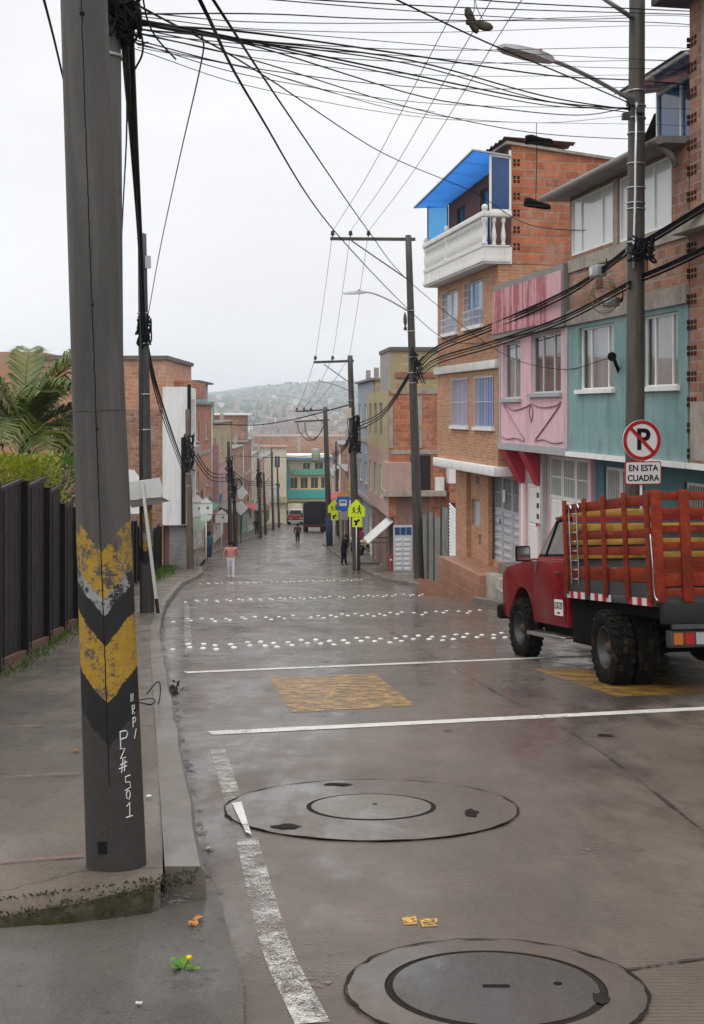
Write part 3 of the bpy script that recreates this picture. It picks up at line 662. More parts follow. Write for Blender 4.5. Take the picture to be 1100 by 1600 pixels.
# ------------------------------------------------------------------ pink house with the peeling sign
Yo = 30.15
h = House('pink_house', 'pink house with a peeling red sign board and swag mouldings, left of the teal house', 'house', rxy(Yo), Yo, -2.45, AR)
Wd = 4.8; zb = h.zb
ws = [(.14, .14 + 1.62 * .98, 1.66, 3.02), (RX(829, Yo), RX(876, Yo), 1.72, 3.06)]
ws[0] = (RX(785, Yo), RX(813, Yo), 1.62, 3.0)
h.vol('pink_wall', .02, Wd, .0, 8, .56, 3.1, pink_paint, ws)
for w in ws: h.win(w, fm=M('pale_grey_frame', (.52, .52, .53), .5, .08, 4), pm=pane_clear, vs=[.33, .7] if w is ws[1] else [.55], sill=grey_trim, curtain=lace if w is ws[0] else M('rose_curtain', (.45, .30, .31), .9, .2, 3), bar=.055)
h.box('grey_band', .0, Wd + .01, -.05, .55, .40, .557, grey_trim); h.box('grey_pilaster', Wd - .2, Wd + .005, -.03, .1, .56, 3.09, M('pink_grey_pilaster', (.50, .40, .42), .8, .1, 3, streak=.3)); h.box('grey_pilaster', .0, .12, -.02, .1, .56, 3.09, grey_trim)
h.vol('parapet', .02, Wd, .02, 7, 3.103, 4.36, bare_cement)
sg = h.box('sign_board', -.28, Wd - .02, -.1, .0, 3.12, 4.44, M('sign_frame_grey', (.25, .245, .24), .7, .15, 4, .3, streak=.5))
b = MB(); b.box(-.2, Wd * .80, -.125, -.102, 3.24 - zb, 4.30 - zb); b.obj('red_panel', red_sign_paint, sg)
b = MB(); b.box(Wd * .80 + .02, Wd - .1, -.125, -.102, 3.24 - zb, 4.30 - zb); b.obj('pink_panel', M('faded_pink_panel', (.58, .33, .36), .6, .12, 2, streak=.25), sg)
b = MB()
for k in (.62, 1.45, 2.3, 3.1): b.box(k, k + .05, -.132, -.1, 3.24 - zb, 4.3 - zb)
b.obj('panel_joint', M('bleached_strip', (.60, .38, .40), .7, .15, 5), sg)
b = MB(); y = -.015                                              # swag mouldings stuck on the pink wall
for pts in ([(.4, 1.5), (1.2, 1.36), (2.1, 1.44), (2.4, 1.5)], [(2.5, 1.5), (3.2, 1.42), (4.1, 1.46), (4.4, 1.54)], [(.45, 1.45), (1.1, 1.1), (2.0, .68)], [(4.35, 1.48), (3.5, 1.05), (2.75, .70)],
            [(2.45, 1.52), (2.33, 1.32), (2.45, 1.1), (2.57, 1.32), (2.45, 1.52)], [(.2, .72), (.7, .66), (1.3, .70), (2.0, .64)], [(2.7, .66), (3.3, .71), (3.9, .65), (4.5, .68)]):
    b.tube(spl([(p[0], y, p[1] - zb) for p in pts], 5), .015, 5)
b.obj('swag_moulding', M('mauve_moulding', (.36, .21, .24), .7, .1, 4), h.root)
y = .5
h.vol('ground_wall', .02, Wd, y, 8, -2.9, .40, pink_paint, [(.55, 1.42, -2.42, .02), (2.15, 4.62, -2.42, .3)])
h.gate(.55, 1.42, -2.42, .02, y + .05, white_gate, leaves=1, split=.80, name='door', rows=2)
h.gate(2.15, 4.62, -2.42, .3, y + .05, white_gate, leaves=3, split=.66, name='garage_door', rows=1)
h.box('grey_column', 1.95, 2.12, y - .12, y - .003, -2.5, .39, grey_trim); h.box('white_jamb', .36, .5, y - .06, y - .003, -2.5, .39, white_paint)
for x in (.1, 1.5):
    b = MB(); b.prism([(-.02, .39 - zb), (y - .004, .39 - zb), (y - .004, -.42 - zb), (y - .1, -.42 - zb)], x, x + .42, 'yz'); b.obj('red_bracket', red_trim, h.root)
fr = h.box('meter_box', 1.5, 1.86, y - .07, y - .003, -1.35, -.35, red_trim); b = MB(); b.box(1.54, 1.82, y - .082, y - .06, -1.3 - zb, -.4 - zb); b.obj('meter_face', white_gate, fr)
b = MB()
for k, z in enumerate((-1.2, -.95, -.7)): b.box(1.6, 1.76, y - .086, y - .08, z - zb, z + .12 - zb)
b.obj('dial', dark_steel, fr)
h.box('lamp', 1.56, 1.74, y - .16, y - .003, -.15, .15, cream_render, bev=.02)

# ------------------------------------------------------------------ orange brick house with the balustrade balcony
Yo = 36.2
h = House('balcony_house', 'orange brick house with white balustrade balcony and blue plastic roof', 'house', rxy(Yo), Yo, -2.68, AR)
Wd = 6.03; zb = h.zb
w1 = [(RX(706, Yo), RX(731, Yo), .9, 2.24), (RX(742, Yo), RX(771, Yo), .9, 2.24)]
w2 = [(RX(690, Yo), RX(714, Yo), 3.54, 4.76), (RX(725, Yo), RX(753, Yo), 3.58, 4.80)]
h.vol('lower_wall', 0, Wd, 0, 8, -.05, 2.4, orange_brick, w1); h.vol('upper_wall', 0, Wd, 0.01, 8, 2.62, 4.99, orange_brick, w2)
gb = M('lilac_grey_metal', (.50, .50, .56), .5, .08, 5)
h.win(w1[0], fm=gb, pm=lilac_curtain, vs=[.5], grille=(gb,), sill=plaster_white); h.win(w1[1], fm=gb, pm=blue_curtain, vs=[.4], grille=(gb,), sill=plaster_white)
h.win(w2[0], fm=gb, pm=M('pale_sky_glass', (.42, .47, .55), .1, .1, 1.2, bmp=0), vs=[.5], grille=(gb, 4.0), sill=plaster_white); h.win(w2[1], fm=gb, pm=blue_glass, vs=[.35], grille=(gb, 4.05), sill=plaster_white)
for w, z1 in ((w2[0], 4.76), (w2[1], 4.8)):
    b = MB()
    for i in range(4): c = w[0] + (w[1] - w[0]) * (.04 + i * .1); b.bar((c, -.03, w[2] - zb), (c, -.03, z1 - zb), .016)
    for i in range(7): c = w[2] + (z1 - w[2]) * i / 6; b.bar((w[0], -.03, c - zb), (w[0] + (w[1] - w[0]) * .36, -.03, c - zb), .014)
    b.obj('side_grille', gb, h.root)
h.box('lower_ledge', -.06, Wd + .06, -.12, .75, -.30, -.053, plaster_white, bev=.015); h.box('upper_ledge', -.05, Wd + .03, -.10, .3, 2.403, 2.617, plaster_white, bev=.012)
g = [(RX(768, Yo, 9.76), RX(814, Yo, 9.76), -2.64, -.36), (RX(738, Yo, 9.76), RX(751, Yo, 9.76), -1.9, -1.15), (RX(745, Yo, 9.76), RX(752, Yo, 9.76), -.72, -.48), (RX(749, Yo, 9.76), RX(756, Yo, 9.76), -2.4, -2.1)]
h.vol('ground_wall', .05, Wd + .1, .55, 8, -3.4, -.303, orange_brick, g)
gt = h.gate(g[0][0], g[0][1], -2.64, -.36, .62, grey_gate, leaves=3, split=.60, name='gate', rows=6)
b = MB(); b.box(g[0][0] + .95, g[0][0] + 1.13, .59, .61, -1.05 - zb, -.72 - zb); b.obj('house_number', sign_white, gt)
for k in g[1:]: h.win(k, y=.55, fm=grey_trim, pm=grey_gate, nv=0)
for x0, x1 in ((RX(724, Yo, 9.7), RX(733, Yo, 9.7)), (RX(757, Yo, 9.7), RX(767.5, Yo, 9.7))): h.box('brick_pier', x0, x1, .43, .547, -3.3, -.303, orange_brick)
# third floor set back, raw side wall, sloping roof
hw = [(.9, 1.8, 5.9, 7.2), (3.3, 4.3, 5.6, 7.3)]
b = MB(); b.facade(0, Wd, 5.0 - zb, 7.95 - zb, .35, [(a, c, d - zb, e - zb) for a, c, d, e in hw], .14, 0)
for x in (0, Wd): b.add([(x, .35, 5 - zb), (x, 8, 5 - zb), (x, 8, 7.15 - zb), (x, .35, 8.0 - zb)], [(0, 1, 2, 3)], 1)
b.quad((0, 8, 5 - zb), (Wd, 8, 5 - zb), (Wd, 8, 7.15 - zb), (0, 8, 7.15 - zb), 1)
b.obj('top_wall', [M('oxblood_render', (.16, .07, .055), .85, .2, 3), hollow_block], h.root)
for k in hw: h.win(k, y=.35, fm=M('dark_teal_frame', (.03, .06, .07), .5, .2, 4), pm=blue_glass, nv=1)
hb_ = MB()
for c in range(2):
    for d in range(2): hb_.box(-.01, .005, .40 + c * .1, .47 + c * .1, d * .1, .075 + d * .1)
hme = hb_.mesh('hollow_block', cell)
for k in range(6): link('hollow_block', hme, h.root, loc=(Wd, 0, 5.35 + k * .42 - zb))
b = MB(); b.add([(-.1, .2, 8.06 - zb), (Wd + .07, .2, 8.06 - zb), (Wd + .07, 8.1, 7.19 - zb), (-.1, 8.1, 7.19 - zb), (-.1, .2, 7.99 - zb), (Wd + .07, .2, 7.99 - zb), (Wd + .07, 8.1, 7.12 - zb), (-.1, 8.1, 7.12 - zb)],
                [(0, 1, 2, 3), (4, 7, 6, 5), (0, 4, 5, 1), (1, 5, 6, 2), (2, 6, 7, 3), (3, 7, 4, 0)]); rf = b.obj('roof', bare_cement, h.root)
b = MB(); n = 60                                                 # rusty corrugated overhang
for i in range(n):
    x0, x1 = Wd * .1 + Wd * .92 * i / n, Wd * .1 + Wd * .92 * (i + 1) / n; o0, o1 = .03 * math.sin(i * 1.6), .03 * math.sin(i * 1.6 + 1.6)
    b.add([(x0, .12, 8.12 + o0 - zb), (x1, .12, 8.12 + o1 - zb), (x1, 2, 8.0 + o1 + .05 - zb), (x0, 2, 8.05 + o0 - zb)], [(0, 1, 2, 3)])
b.obj('corrugated_eave', rust_sheet, rf)
yb = -.38                                                        # balcony
h.vol('balcony_slab', -.08, Wd + .05, yb, .349, 5.0, 5.42, plaster_white)
h.box('balcony_moulding', -.11, Wd + .08, yb - .04, .3, 5.05, 5.14, plaster_white); h.box('balcony_moulding', -.10, Wd + .07, yb - .02, .3, 5.423, 5.46, plaster_white)
rl = h.box('rail', -.11, Wd + .09, yb - .05, yb + .13, 6.16, 6.30, plaster_white, bev=.015); h.box('side_rail', Wd - .09, Wd + .089, yb + .132, .34, 6.163, 6.297, plaster_white, bev=.015)
prof = [(.055, 0), (.055, .05), (.035, .07), (.05, .12), (.062, .22), (.05, .34), (.028, .5), (.035, .56), (.055, .6), (.055, .7)]
bm_ = MB(); bm_.lathe(prof, 10); bme = bm_.mesh('baluster', plaster_white)
for i in range(32): link('baluster', bme, h.root, loc=(.05 + (Wd - .2) * i / 31, yb + .04, 5.46 - zb))
for k in range(2): link('baluster', bme, h.root, loc=(Wd, yb + .28 + .24 * k, 5.46 - zb))
for x in (-.02, 2.4, Wd):
    b = MB(); b.lathe([(.075, 0), (.075, .06), (.05, .1), (.07, .3), (.04, .55), (.075, .62), (.075, .7)], 12, c=(x, yb + .04, 5.462 - zb)); b.lathe([(.01, 6.30 - zb), (.06, 6.32 - zb), (.085, 6.39 - zb), (.06, 6.46 - zb), (.01, 6.48 - zb)], 12, c=(x, yb + .04, 0)); b.obj('corner_post', plaster_white, h.root)
cf = [(-.35, yb - .25, 7.40), (Wd + .06, yb - .28, 7.78), (Wd + .06, .33, 7.66), (-.35, .33, 7.46)]
b = MB(); b.add([(x, y, z - zb) for x, y, z in cf], [(0, 1, 2, 3)])
pr = b.obj('blue_roof', poly_blue, h.root)
b = MB()
for q, r in zip(cf, cf[1:] + cf[:1]): b.bar((q[0], q[1], q[2] + .02 - zb), (r[0], r[1], r[2] + .02 - zb), .04)
for k in range(1, 6): t = k / 6; q = [Vector(cf[0]).lerp(Vector(cf[1]), t), Vector(cf[3]).lerp(Vector(cf[2]), t)]; b.bar(q[0] - Vector((0, 0, zb - .025)), q[1] - Vector((0, 0, zb - .025)), .022)
b.obj('roof_frame', steel, pr)
b = MB(); x = Wd + .02
for p, q in (((x, -.2, 6.3), (x, -.2, 7.70)), ((x, .31, 6.3), (x, .31, 7.83)), ((x, -.2, 7.70), (x, .31, 7.64)), ((x, -.2, 6.33), (x, .31, 6.33))): b.bar((p[0], p[1], p[2] - zb), (q[0], q[1], q[2] - zb), .05)
sc_ = b.obj('side_screen', white_paint, h.root); b = MB(); b.box(x - .012, x - .006, -.18, .29, 6.33 - zb, 7.64 - zb); b.obj('blue_pane', poly_navy, sc_)
b = MB(); b.bar((-.05, yb + .1, 5.5 - zb), (-.05, yb + .1, 7.42 - zb), .04); b.bar((-.05, .33, 5.5 - zb), (-.05, .33, 7.45 - zb), .04); sc_ = b.obj('side_screen', steel, h.root)
b = MB(); b.box(-.06, -.054, yb + .1, .33, 5.5 - zb, 7.42 - zb); b.obj('pale_pane', poly_pale, sc_)
b = MB(); b.box(.2, 3.4, .3, .346, 5.0 - zb, 5.02 - zb); 
# ------------------------------------------------------------------ porch, steps and ramp in front of the doors
def frame_box(b, Yf, Yn, o0, o1, z0, z1):
    pts = [(rxy(Yf) + o0, Yf), (rxy(Yn) + o0, Yn), (rxy(Yn) + o1, Yn), (rxy(Yf) + o1, Yf)]
    b.add([(x, y, z0) for x, y in pts] + [(x, y, z1) for x, y in pts], [(0, 1, 2, 3), (7, 6, 5, 4), (0, 4, 5, 1), (1, 5, 6, 2), (2, 6, 7, 3), (3, 7, 4, 0)])
tile_red = BR('red_floor_tile', (.36, .16, .09), (.29, .12, .07), (.3, .26, .22), .3, .3, .012, .45, dirt=.45)
tile_grey = BR('grey_floor_tile', (.40, .39, .37), (.30, .29, .28), (.2, .19, .18), .33, .33, .02, .4, dirt=.4)
b = MB(); frame_box(b, 34.7, 30.6, -.35, .57, -4.3, -2.80); po = b.obj('porch', tile_red, None, bev=.015, label='low red tiled porch before the grey metal gate', cat='porch')
b = MB(); frame_box(b, 30.58, 28.6, .1, .52, -4.2, -2.46); b.obj('doorstep', kerb_mat, None, .02, label='grey stone doorstep below the white door of the pink house', cat='step')
b = MB(); frame_box(b, 30.58, 28.4, -.2, .098, -4.2, -2.72); b.obj('doorstep', bare_cement, None, .02, label='lower cement step in front of the pink house', cat='step')
b = MB(); frame_box(b, 28.58, 24.6, .0, .55, -4.0, -2.44); b.obj('garage_ramp', tile_grey, None, .02, label='tiled ledge before the wide white garage door', cat='ledge')
b = MB()
p = [(kr(29.8) + .2, 29.8, G(29.8) + .17), (kr(27) + .2, 27, G(27) + .17), (rxy(27) - .02, 27, -2.75), (rxy(29.8) - .22, 29.8, -3.0)]
b.add(p + [(a, c, d - .5) for a, c, d in p], [(3, 2, 1, 0), (4, 5, 6, 7), (0, 1, 5, 4), (1, 2, 6, 5), (2, 3, 7, 6), (3, 0, 4, 7)]); b.obj('tiled_ramp', tile_grey, None, label='striped grey tiled ramp from the kerb by the truck front', cat='ramp')
b = MB()
p = [(kr(37) + .2, 37, G(37) + .175), (kr(31.2) + .2, 31.2, G(31.2) + .175), (rxy(31.2) - .37, 31.2, -3.18), (rxy(37) - .37, 37, -3.75)]
b.add(p + [(a, c, d - .5) for a, c, d in p], [(3, 2, 1, 0), (4, 5, 6, 7), (0, 1, 5, 4), (1, 2, 6, 5), (2, 3, 7, 6), (3, 0, 4, 7)]); b.obj('tiled_ramp', tile_red, None, label='red tiled slope from the kerb to the porch', cat='ramp')
# ------------------------------------------------------------------ zinc hoarding on the empty plot
zinc = M('weathered_zinc', (.29, .31, .30), .55, .2, 3, .35, streak=.6, col2=(.22, .22, .19)); zinc_w = M('bright_zinc', (.66, .67, .68), .4, .1, 3, .3, streak=.3)
def corr(p, q, z0, z1, zz0, zz1, mat, name, par, amp=.02, pitch=.076):
    p, q = Vector(p), Vector(q); n = max(4, int((q - p).length / pitch * 4)); d = (q - p).normalized(); s = Vector((-d.y, d.x)); b = MB(); v = []
    for i in range(n + 1):
        t = i / n; c = p.lerp(q, t) + s * amp * math.sin(i * math.pi / 2); v.append((c.x, c.y, z0 + (z1 - z0) * t)); v.append((c.x, c.y, zz0 + (zz1 - zz0) * t))
    b.add(v, [(2 * i, 2 * i + 2, 2 * i + 3, 2 * i + 1) for i in range(n)], 0, True); return b.obj(name, mat, par)
f = thing('zinc_fence', 'grey weathered zinc sheet hoarding across the empty plot', 'fence', (0, 0, 0))
zr = random.Random(2); px_ = [(3.2, 39.4), (3.12, 42), (3.05, 44.5), (2.98, 47), (2.9, 49.5), (2.8, 52.3)]
for i, (p, q) in enumerate(zip(px_, px_[1:])):
    t = zr.uniform(-.15, .15); corr(p, q, G(p[1]) + .1, G(q[1]) + .1, G(p[1]) + 2.5 + t, G(q[1]) + 2.65 + t, zinc, 'zinc_sheet', f)
    b = MB(); b.bar((p[0] - .05, p[1], G(p[1])), (p[0] - .05, p[1] + zr.uniform(-.15, .15), G(p[1]) + 2.9), .07); b.obj('post', old_wood, f)
f = thing('corrugated_panel', 'bright white corrugated metal panel leaning beside the orange brick house', 'panel', (3.25, 37.6, G(37.6)))
b = MB(); n = 22
for i in range(n): z = .15 + i * .105; b.add([(-.16, .9, z + .25), (.10, -.7, z - .05), (.07, -.7, z + .02), (-.19, .9, z + .32)], [(0, 1, 2, 3)]); b.add([(-.19, .9, z + .32), (.07, -.7, z + .02), (.10, -.7, z + .055), (-.16, .9, z + .355)], [(0, 1, 2, 3)])
b.obj('metal_slats', zinc_w, f); b = MB(); b.bar((.12, -.75, 0), (.1, -.75, 2.5), .06); b.bar((-.16, .95, 0), (-.18, .95, 2.8), .06); b.obj('post', old_wood, f)

# ------------------------------------------------------------------ farther right-hand houses
def side_brick(h, W, z0, z1, mat, y0, y1, name='side_wall'): return h.box(name, W, W + .02, y0, y1, z0, z1, mat)
AR2 = math.atan2(-1, .085)
h = House('corner_brick_house', 'tall raw brick house with yellow block top storey beyond the zinc fence', 'house', .83, 66, -6.6, AR2); W = 10.03; zb = h.zb
h.vol('ground_wall', 0, W, .25, 9, -7.5, -3.6, M('brown_stucco', (.23, .14, .115), .85, .15, 2, streak=.4), [(1, 2.1, -6.5, -4.2), (4, 5.2, -6.5, -4.2), (7, 8, -5.6, -4.4)], side=hollow_block)
h.vol('middle_wall', 0, W, 0, 9, -3.597, -.6, M('pinkish_stucco', (.42, .29, .25), .85, .12, 2, streak=.4), [(1, 2.2, -2.9, -1.3), (3.6, 4.8, -2.9, -1.3), (6.2, 7.4, -2.9, -1.3), (8.4, 9.4, -2.9, -1.3)], side=hollow_block)
h.vol('upper_wall', 0, W, 0, 9, -.597, 2.25, yellow_render, [(1, 2.2, .1, 1.7), (3.6, 4.8, .1, 1.7), (6.2, 7.4, .1, 1.7)], side=hollow_block)
h.vol('top_storey', W - 4.5, W - .05, .1, 8, 2.253, 4.08, grey_render, side=yellow_block)
for k in ((1, 2.1, -6.5, -4.2), (4, 5.2, -6.5, -4.2), (7, 8, -5.6, -4.4)): h.win(k, y=.25, fm=grey_trim, pm=dark_glass)
for k in ((1, 2.2, -2.9, -1.3), (3.6, 4.8, -2.9, -1.3), (6.2, 7.4, -2.9, -1.3), (8.4, 9.4, -2.9, -1.3)): h.win(k, fm=lime_wall, pm=lime_wall, nv=2)
for k in ((1, 2.2, .1, 1.7), (3.6, 4.8, .1, 1.7), (6.2, 7.4, .1, 1.7)): h.win(k, fm=grey_trim, pm=dark_glass)
h.box('coping', W - 4.6, W + .04, .05, 8.1, 4.083, 4.26, dark_render)
for z in (2.1, -.68): h.box('cement_band', W, W + .035, .1, 8.9, z, z + .2, bare_cement)
h.box('cement_column', W, W + .03, 1.3, 1.55, -.4, 2.0, bare_cement); h.box('cement_column', W, W + .03, 4.4, 4.62, -3.5, 2.0, bare_cement); h.box('cement_column', W, W + .03, .02, .2, -.4, 2.0, bare_cement)
h.box('plaster_patch', W, W + .028, 3.0, 7, 2.33, 3.1, bare_cement); h.box('brick_band', W, W + .03, .3, 2.2, 2.85, 3.1, rust_wall)
bl = h.box('balcony', W - 1.6, W + .5, -.12, 1.0, -2.35, -1.05, M('pinkish_stucco', (.42, .29, .25))); h.box('balcony_slab', W - 1.6, W + .55, -.18, 2.6, -2.6, -2.353, bare_cement)
h.box('doorway_shade', W, W + .03, 1.02, 1.95, -2.35, -.75, M('painted_recess_shade', (.03, .026, .024), .95, .3, 3)); h.box('brown_wall', W, W + .025, .4, 1.9, -6.6, -2.62, M('brown_stucco', (.23, .14, .115)))  # doorway is a flat dark panel, the void's shade put into its colour
lt = h.box('lean_to', W, W + .7, 2.7, 4.1, -2.0, -.78, white_wall); h.box('lean_to_roof', W - .01, W + .85, 2.55, 4.3, -.777, -.66, dark_render); h.box('lean_to_base', W, W + .68, 2.75, 4.05, -2.9, -2.003, hollow_block); h.box('meter_cabinet', W, W + .3, 2.15, 2.55, -2.6, -1.75, white_wall)
d = h.box('metal_door', W, W + .06, .22, 1.1, -6.35, -3.95, grey_gate, bev=.01)
b = MB()
for r in range(8):
    for c in range(2): b.box(W + .06, W + .085, .32 + c * .38, .60 + c * .38, -6.25 + r * .22 - zb, -6.11 + r * .22 - zb)
b.obj('door_panel', M('light_grey_metal', (.55, .56, .58), .45, .06, 5), d, .01); b = MB()
for c in range(3): b.box(W + .06, W + .075, .28 + c * .27, .52 + c * .27, -4.4 - zb, -4.05 - zb)
b.obj('door_pane', M('navy_glass', (.02, .07, .17), .15, .2, 3), d)
h.box('doorstep', W, W + .5, .0, 1.3, -6.9, -6.37, bare_cement)
b = MB(); b.add([(W + .1, -.95, -4.75 - zb), (W + .1, .2, -3.75 - zb), (W - 2.2, .2, -3.75 - zb), (W - 2.2, -.95, -4.75 - zb), (W + .1, -.95, -4.81 - zb), (W + .1, .2, -3.81 - zb), (W - 2.2, .2, -3.81 - zb), (W - 2.2, -.95, -4.81 - zb)],
              [(0, 1, 2, 3), (7, 6, 5, 4), (0, 4, 5, 1), (2, 6, 7, 3), (3, 7, 4, 0), (1, 5, 6, 2)]); aw = b.obj('awning', zinc_w, h.root)
b = MB(); b.bar((W, -.9, -4.75 - zb), (W, .24, -4.75 - zb), .04); b.bar((W - 2.1, -.9, -4.75 - zb), (W - 2.1, .24, -4.75 - zb), .04); b.obj('awning_strut', dark_steel, aw)

def row_house(name, label, x, y, ang, W, depth, zb, tops, mats, side, wcols=2, wm=None, pm=None, jut=0, roof=None, shop=None):
    """a house of a terrace: storeys one above the other, openings cut in every front, slab edges between"""
    h = House(name, label, 'house', x, y, zb, ang); z = zb - .8; rr = random.Random(hash((round(x, 2), W)) & 255)
    for i, zt in enumerate(tops):
        zl = zb if i == 0 else z; yy = 0 if i == 0 else -jut; holes = []; m = mats[min(i, len(mats) - 1)]
        if i == 0: holes = [(W * .08, W * .08 + 1.0, zb + .05, zb + 2.1), (W * .35, W * .9, zb + .05, zb + 2.3)]
        else:
            for c in range(wcols):
                a = W * (c + .5) / wcols; ww = min(1.5, W / wcols * .62) / 2; holes.append((a - ww, a + ww, zl + .85, min(zt - .3, zl + 2.15)))
        h.vol('ground_wall' if i == 0 else 'upper_wall', 0, W, yy, depth, z, zt, m, holes, side=side[min(i, len(side) - 1)])
        for k, q in enumerate(holes):
            if i == 0: h.gate(q[0], q[1], q[2], q[3], yy + .07, rr.choice((white_gate, grey_gate, rust_wall, dark_steel)), leaves=1 if k == 0 else 3, split=.7, name='door' if k == 0 else 'garage_door', rows=3)
            else: h.win(q, y=yy, fm=wm or white_paint, pm=pm or dark_glass, nv=rr.choice((1, 2)), sill=bare_cement)
        z = zt + .003
        if i < len(tops) - 1: h.box('floor_slab', -.02, W + .02, -jut - .08, .3, zt - .12, zt + .12, bare_cement)
    k = rr.random(); zt = tops[-1] - zb + .13
    if k < .6:
        q = MB(); x = rr.uniform(1.2, W - 1.5); q.lathe([(.5, zt), (.62, zt + .2), (.62, zt + 1.0), (.45, zt + 1.15), (.2, zt + 1.25)], 14, c=(x, 1.6, 0)); q.obj('water_tank', rr.choice((M('tank_blue', (.03, .10, .26), .5, .1, 4), M('tank_grey', (.2, .2, .2), .8, .2, 4))), h.root)
    for x in (.25, W * .5, W - .3):
        q = MB(); q.box(x - .14, x + .14, .2, .48, zt, zt + rr.uniform(.5, 1.3)); q.obj('column_stub', bare_cement, h.root)
    if k > .3:
        q = MB(); a0, a1 = W * rr.uniform(.05, .35), W * rr.uniform(.6, .95); z0_ = tops[0] - zb - .1; q.add([(a0, -jut - .02, z0_), (a1, -jut - .02, z0_), (a1, -jut - .95, z0_ - .38), (a0, -jut - .95, z0_ - .38), (a0, -jut - .02, z0_ - .05), (a1, -jut - .02, z0_ - .05), (a1, -jut - .95, z0_ - .43), (a0, -jut - .95, z0_ - .43)], [(0, 1, 2, 3), (7, 6, 5, 4), (0, 3, 7, 4), (1, 5, 6, 2), (2, 6, 7, 3)])
        q.obj('awning', rr.choice((rust_sheet, zinc_w, red_trim, M('awning_green', (.05, .2, .12), .6, .2, 4), roof_sheet)), h.root)
    if k > .45:
        q = MB(); a0 = W * rr.uniform(.1, .5); q.box(a0, a0 + rr.uniform(1.4, 2.6), -jut - .14, -jut - .09, tops[0] - zb + .2, tops[0] - zb + .85); q.obj('blank_shop_board', rr.choice((white_wall, M('board_yellow', (.55, .4, .06), .6, .15, 4), M('board_blue', (.05, .15, .36), .6, .15, 4), M('candy_pink', (.5, .3, .3)))), h.root)
    q = MB(); q.tube([(W - .2, -jut - .06, .2), (W - .2, -jut - .06, tops[-1] - zb)], .05, 6); q.obj('drainpipe', rr.choice((white_paint, dark_steel, bare_cement)), h.root)
    r = MB(); r.box(-.1, W + .1, -jut - .2, depth + .1, tops[-1] + .005 - zb, tops[-1] + .13 - zb); r.obj('roof', roof or roof_sheet, h.root)
    return h
for args in (
    ('terrace_house', 'blue-grey clad house behind the crossing-sign pole', 67, 78, 3.0, (blue_grey_wall,), (yellow_block,), 3, .3),
    ('terrace_house', 'ochre house with brick side wall low behind the bus stop sign', 78, 88, -.9, (yellow_render, orange_render), (hollow_block,), 2, .3),
    ('terrace_house', 'salmon two-storey house farther down on the right', 88, 100, -3.2, (salmon_wall,), (mottled_block,), 2, .3),
    ('terrace_house', 'raw brick house with three floors right of the dark truck', 100, 112, -1.6, (mottled_block,), (mottled_block,), 2, .3),
    ('terrace_house', 'cream house beyond the dark truck on the right', 112, 126, -4.2, (cream_render,), (pale_block,), 2, .3),
    ('terrace_house', 'rust red house beyond the dark truck on the right', 126, 142, -5.2, (rust_wall,), (pale_block,), 2, .3),
    ('terrace_house', 'grey rendered house near the bend on the right', 142, 160, -6.0, (grey_render,), (dull_block,), 2, .3),
    ('terrace_house', 'pale brick house at the bend on the right', 160, 182, -7.5, (pale_block,), (pale_block,), 2, .3)):
    nm, lb, y0, y1, top, ms, sd, ns, jt = args
    xa, xb = kr(y1) + 1.75, kr(y0) + 1.75; W = math.hypot(xb - xa, y1 - y0); zb = G((y0 + y1) / 2) + .2
    row_house(nm, lb, xa, y1, math.atan2(y0 - y1, xb - xa), W - .05, 9, zb, [zb + (top - zb) * (k + 1) / ns for k in range(ns)], ms, sd, 3, jut=jt)

# ------------------------------------------------------------------ left-hand houses
def left(nm, lb, y0, y1, top, ms, sd, ns, jt, off=0, wc=2, **k):
    xa, xb = kl(y0) - 1.75 - off, kl(y1) - 1.75 - off; W = math.hypot(xb - xa, y1 - y0); zb = G((y0 + y1) / 2) + .15
    return row_house(nm, lb, xa, y0, math.atan2(y1 - y0, xb - xa), W - .05, 10, zb, [zb + (top - zb) * (i + 1) / ns for i in range(ns)], ms, sd, wc, jut=jt, **k), W
h, W = left('terrace_house', 'raw red brick house with grey roof cabin after the white building', 78, 90, 1.7, (cream_render, orange_render, hollow_block), (pale_block, hollow_block, hollow_block), 3, .5)
h.vol('roof_cabin', 2.5, W - .5, -.3, 4, 1.86, 3.2, blue_grey_wall, [(3.2, 4.6, 2.2, 3.0), (5.2, 6.6, 2.2, 3.0)]); h.win((3.2, 4.6, 2.2, 3.0), y=-.3); h.win((5.2, 6.6, 2.2, 3.0), y=-.3); h.box('cabin_roof', 2.2, W - .2, -.7, 4.2, 3.203, 3.32, dark_render)
h, W = left('terrace_house', 'yellow-brown block house with green and white rooftop box', 90.3, 107, .3, (rust_wall, M('candy_pink', (.62, .36, .38), .8, .15, 2), yellow_render), (rust_wall, yellow_block, yellow_block), 3, .45, wc=3)
h.box('rooftop_box', .3, 5, .2, 5, .45, 1.9, white_wall); h.box('green_sheet', 5.003, 8.5, .2, 5, .45, 2.0, M('green_sheet_paint', (.11, .24, .10), .6, .15, 3, streak=.3)); h.box('tank_stand', 9, 11, .3, 2, -1.4, .44, M('navy_cloth', (.02, .04, .12), .8, .2, 3))
h.box('pink_sign', .15, .5, -1.0, -.46, -6.5, -1.2, M('candy_pink', (.62, .36, .38)))
left('terrace_house', 'narrow brick house with green door frame behind the twin poles', 107.3, 120, -2.2, (rust_wall, mottled_block), (mottled_block,), 3, .4, wc=2)
h, W = left('terrace_house', 'grey-brown three-floor house with a dark rooftop cabin', 120.3, 134, -1.9, (green_wall, dull_block, dull_block), (dull_block,), 3, .5, wc=3)
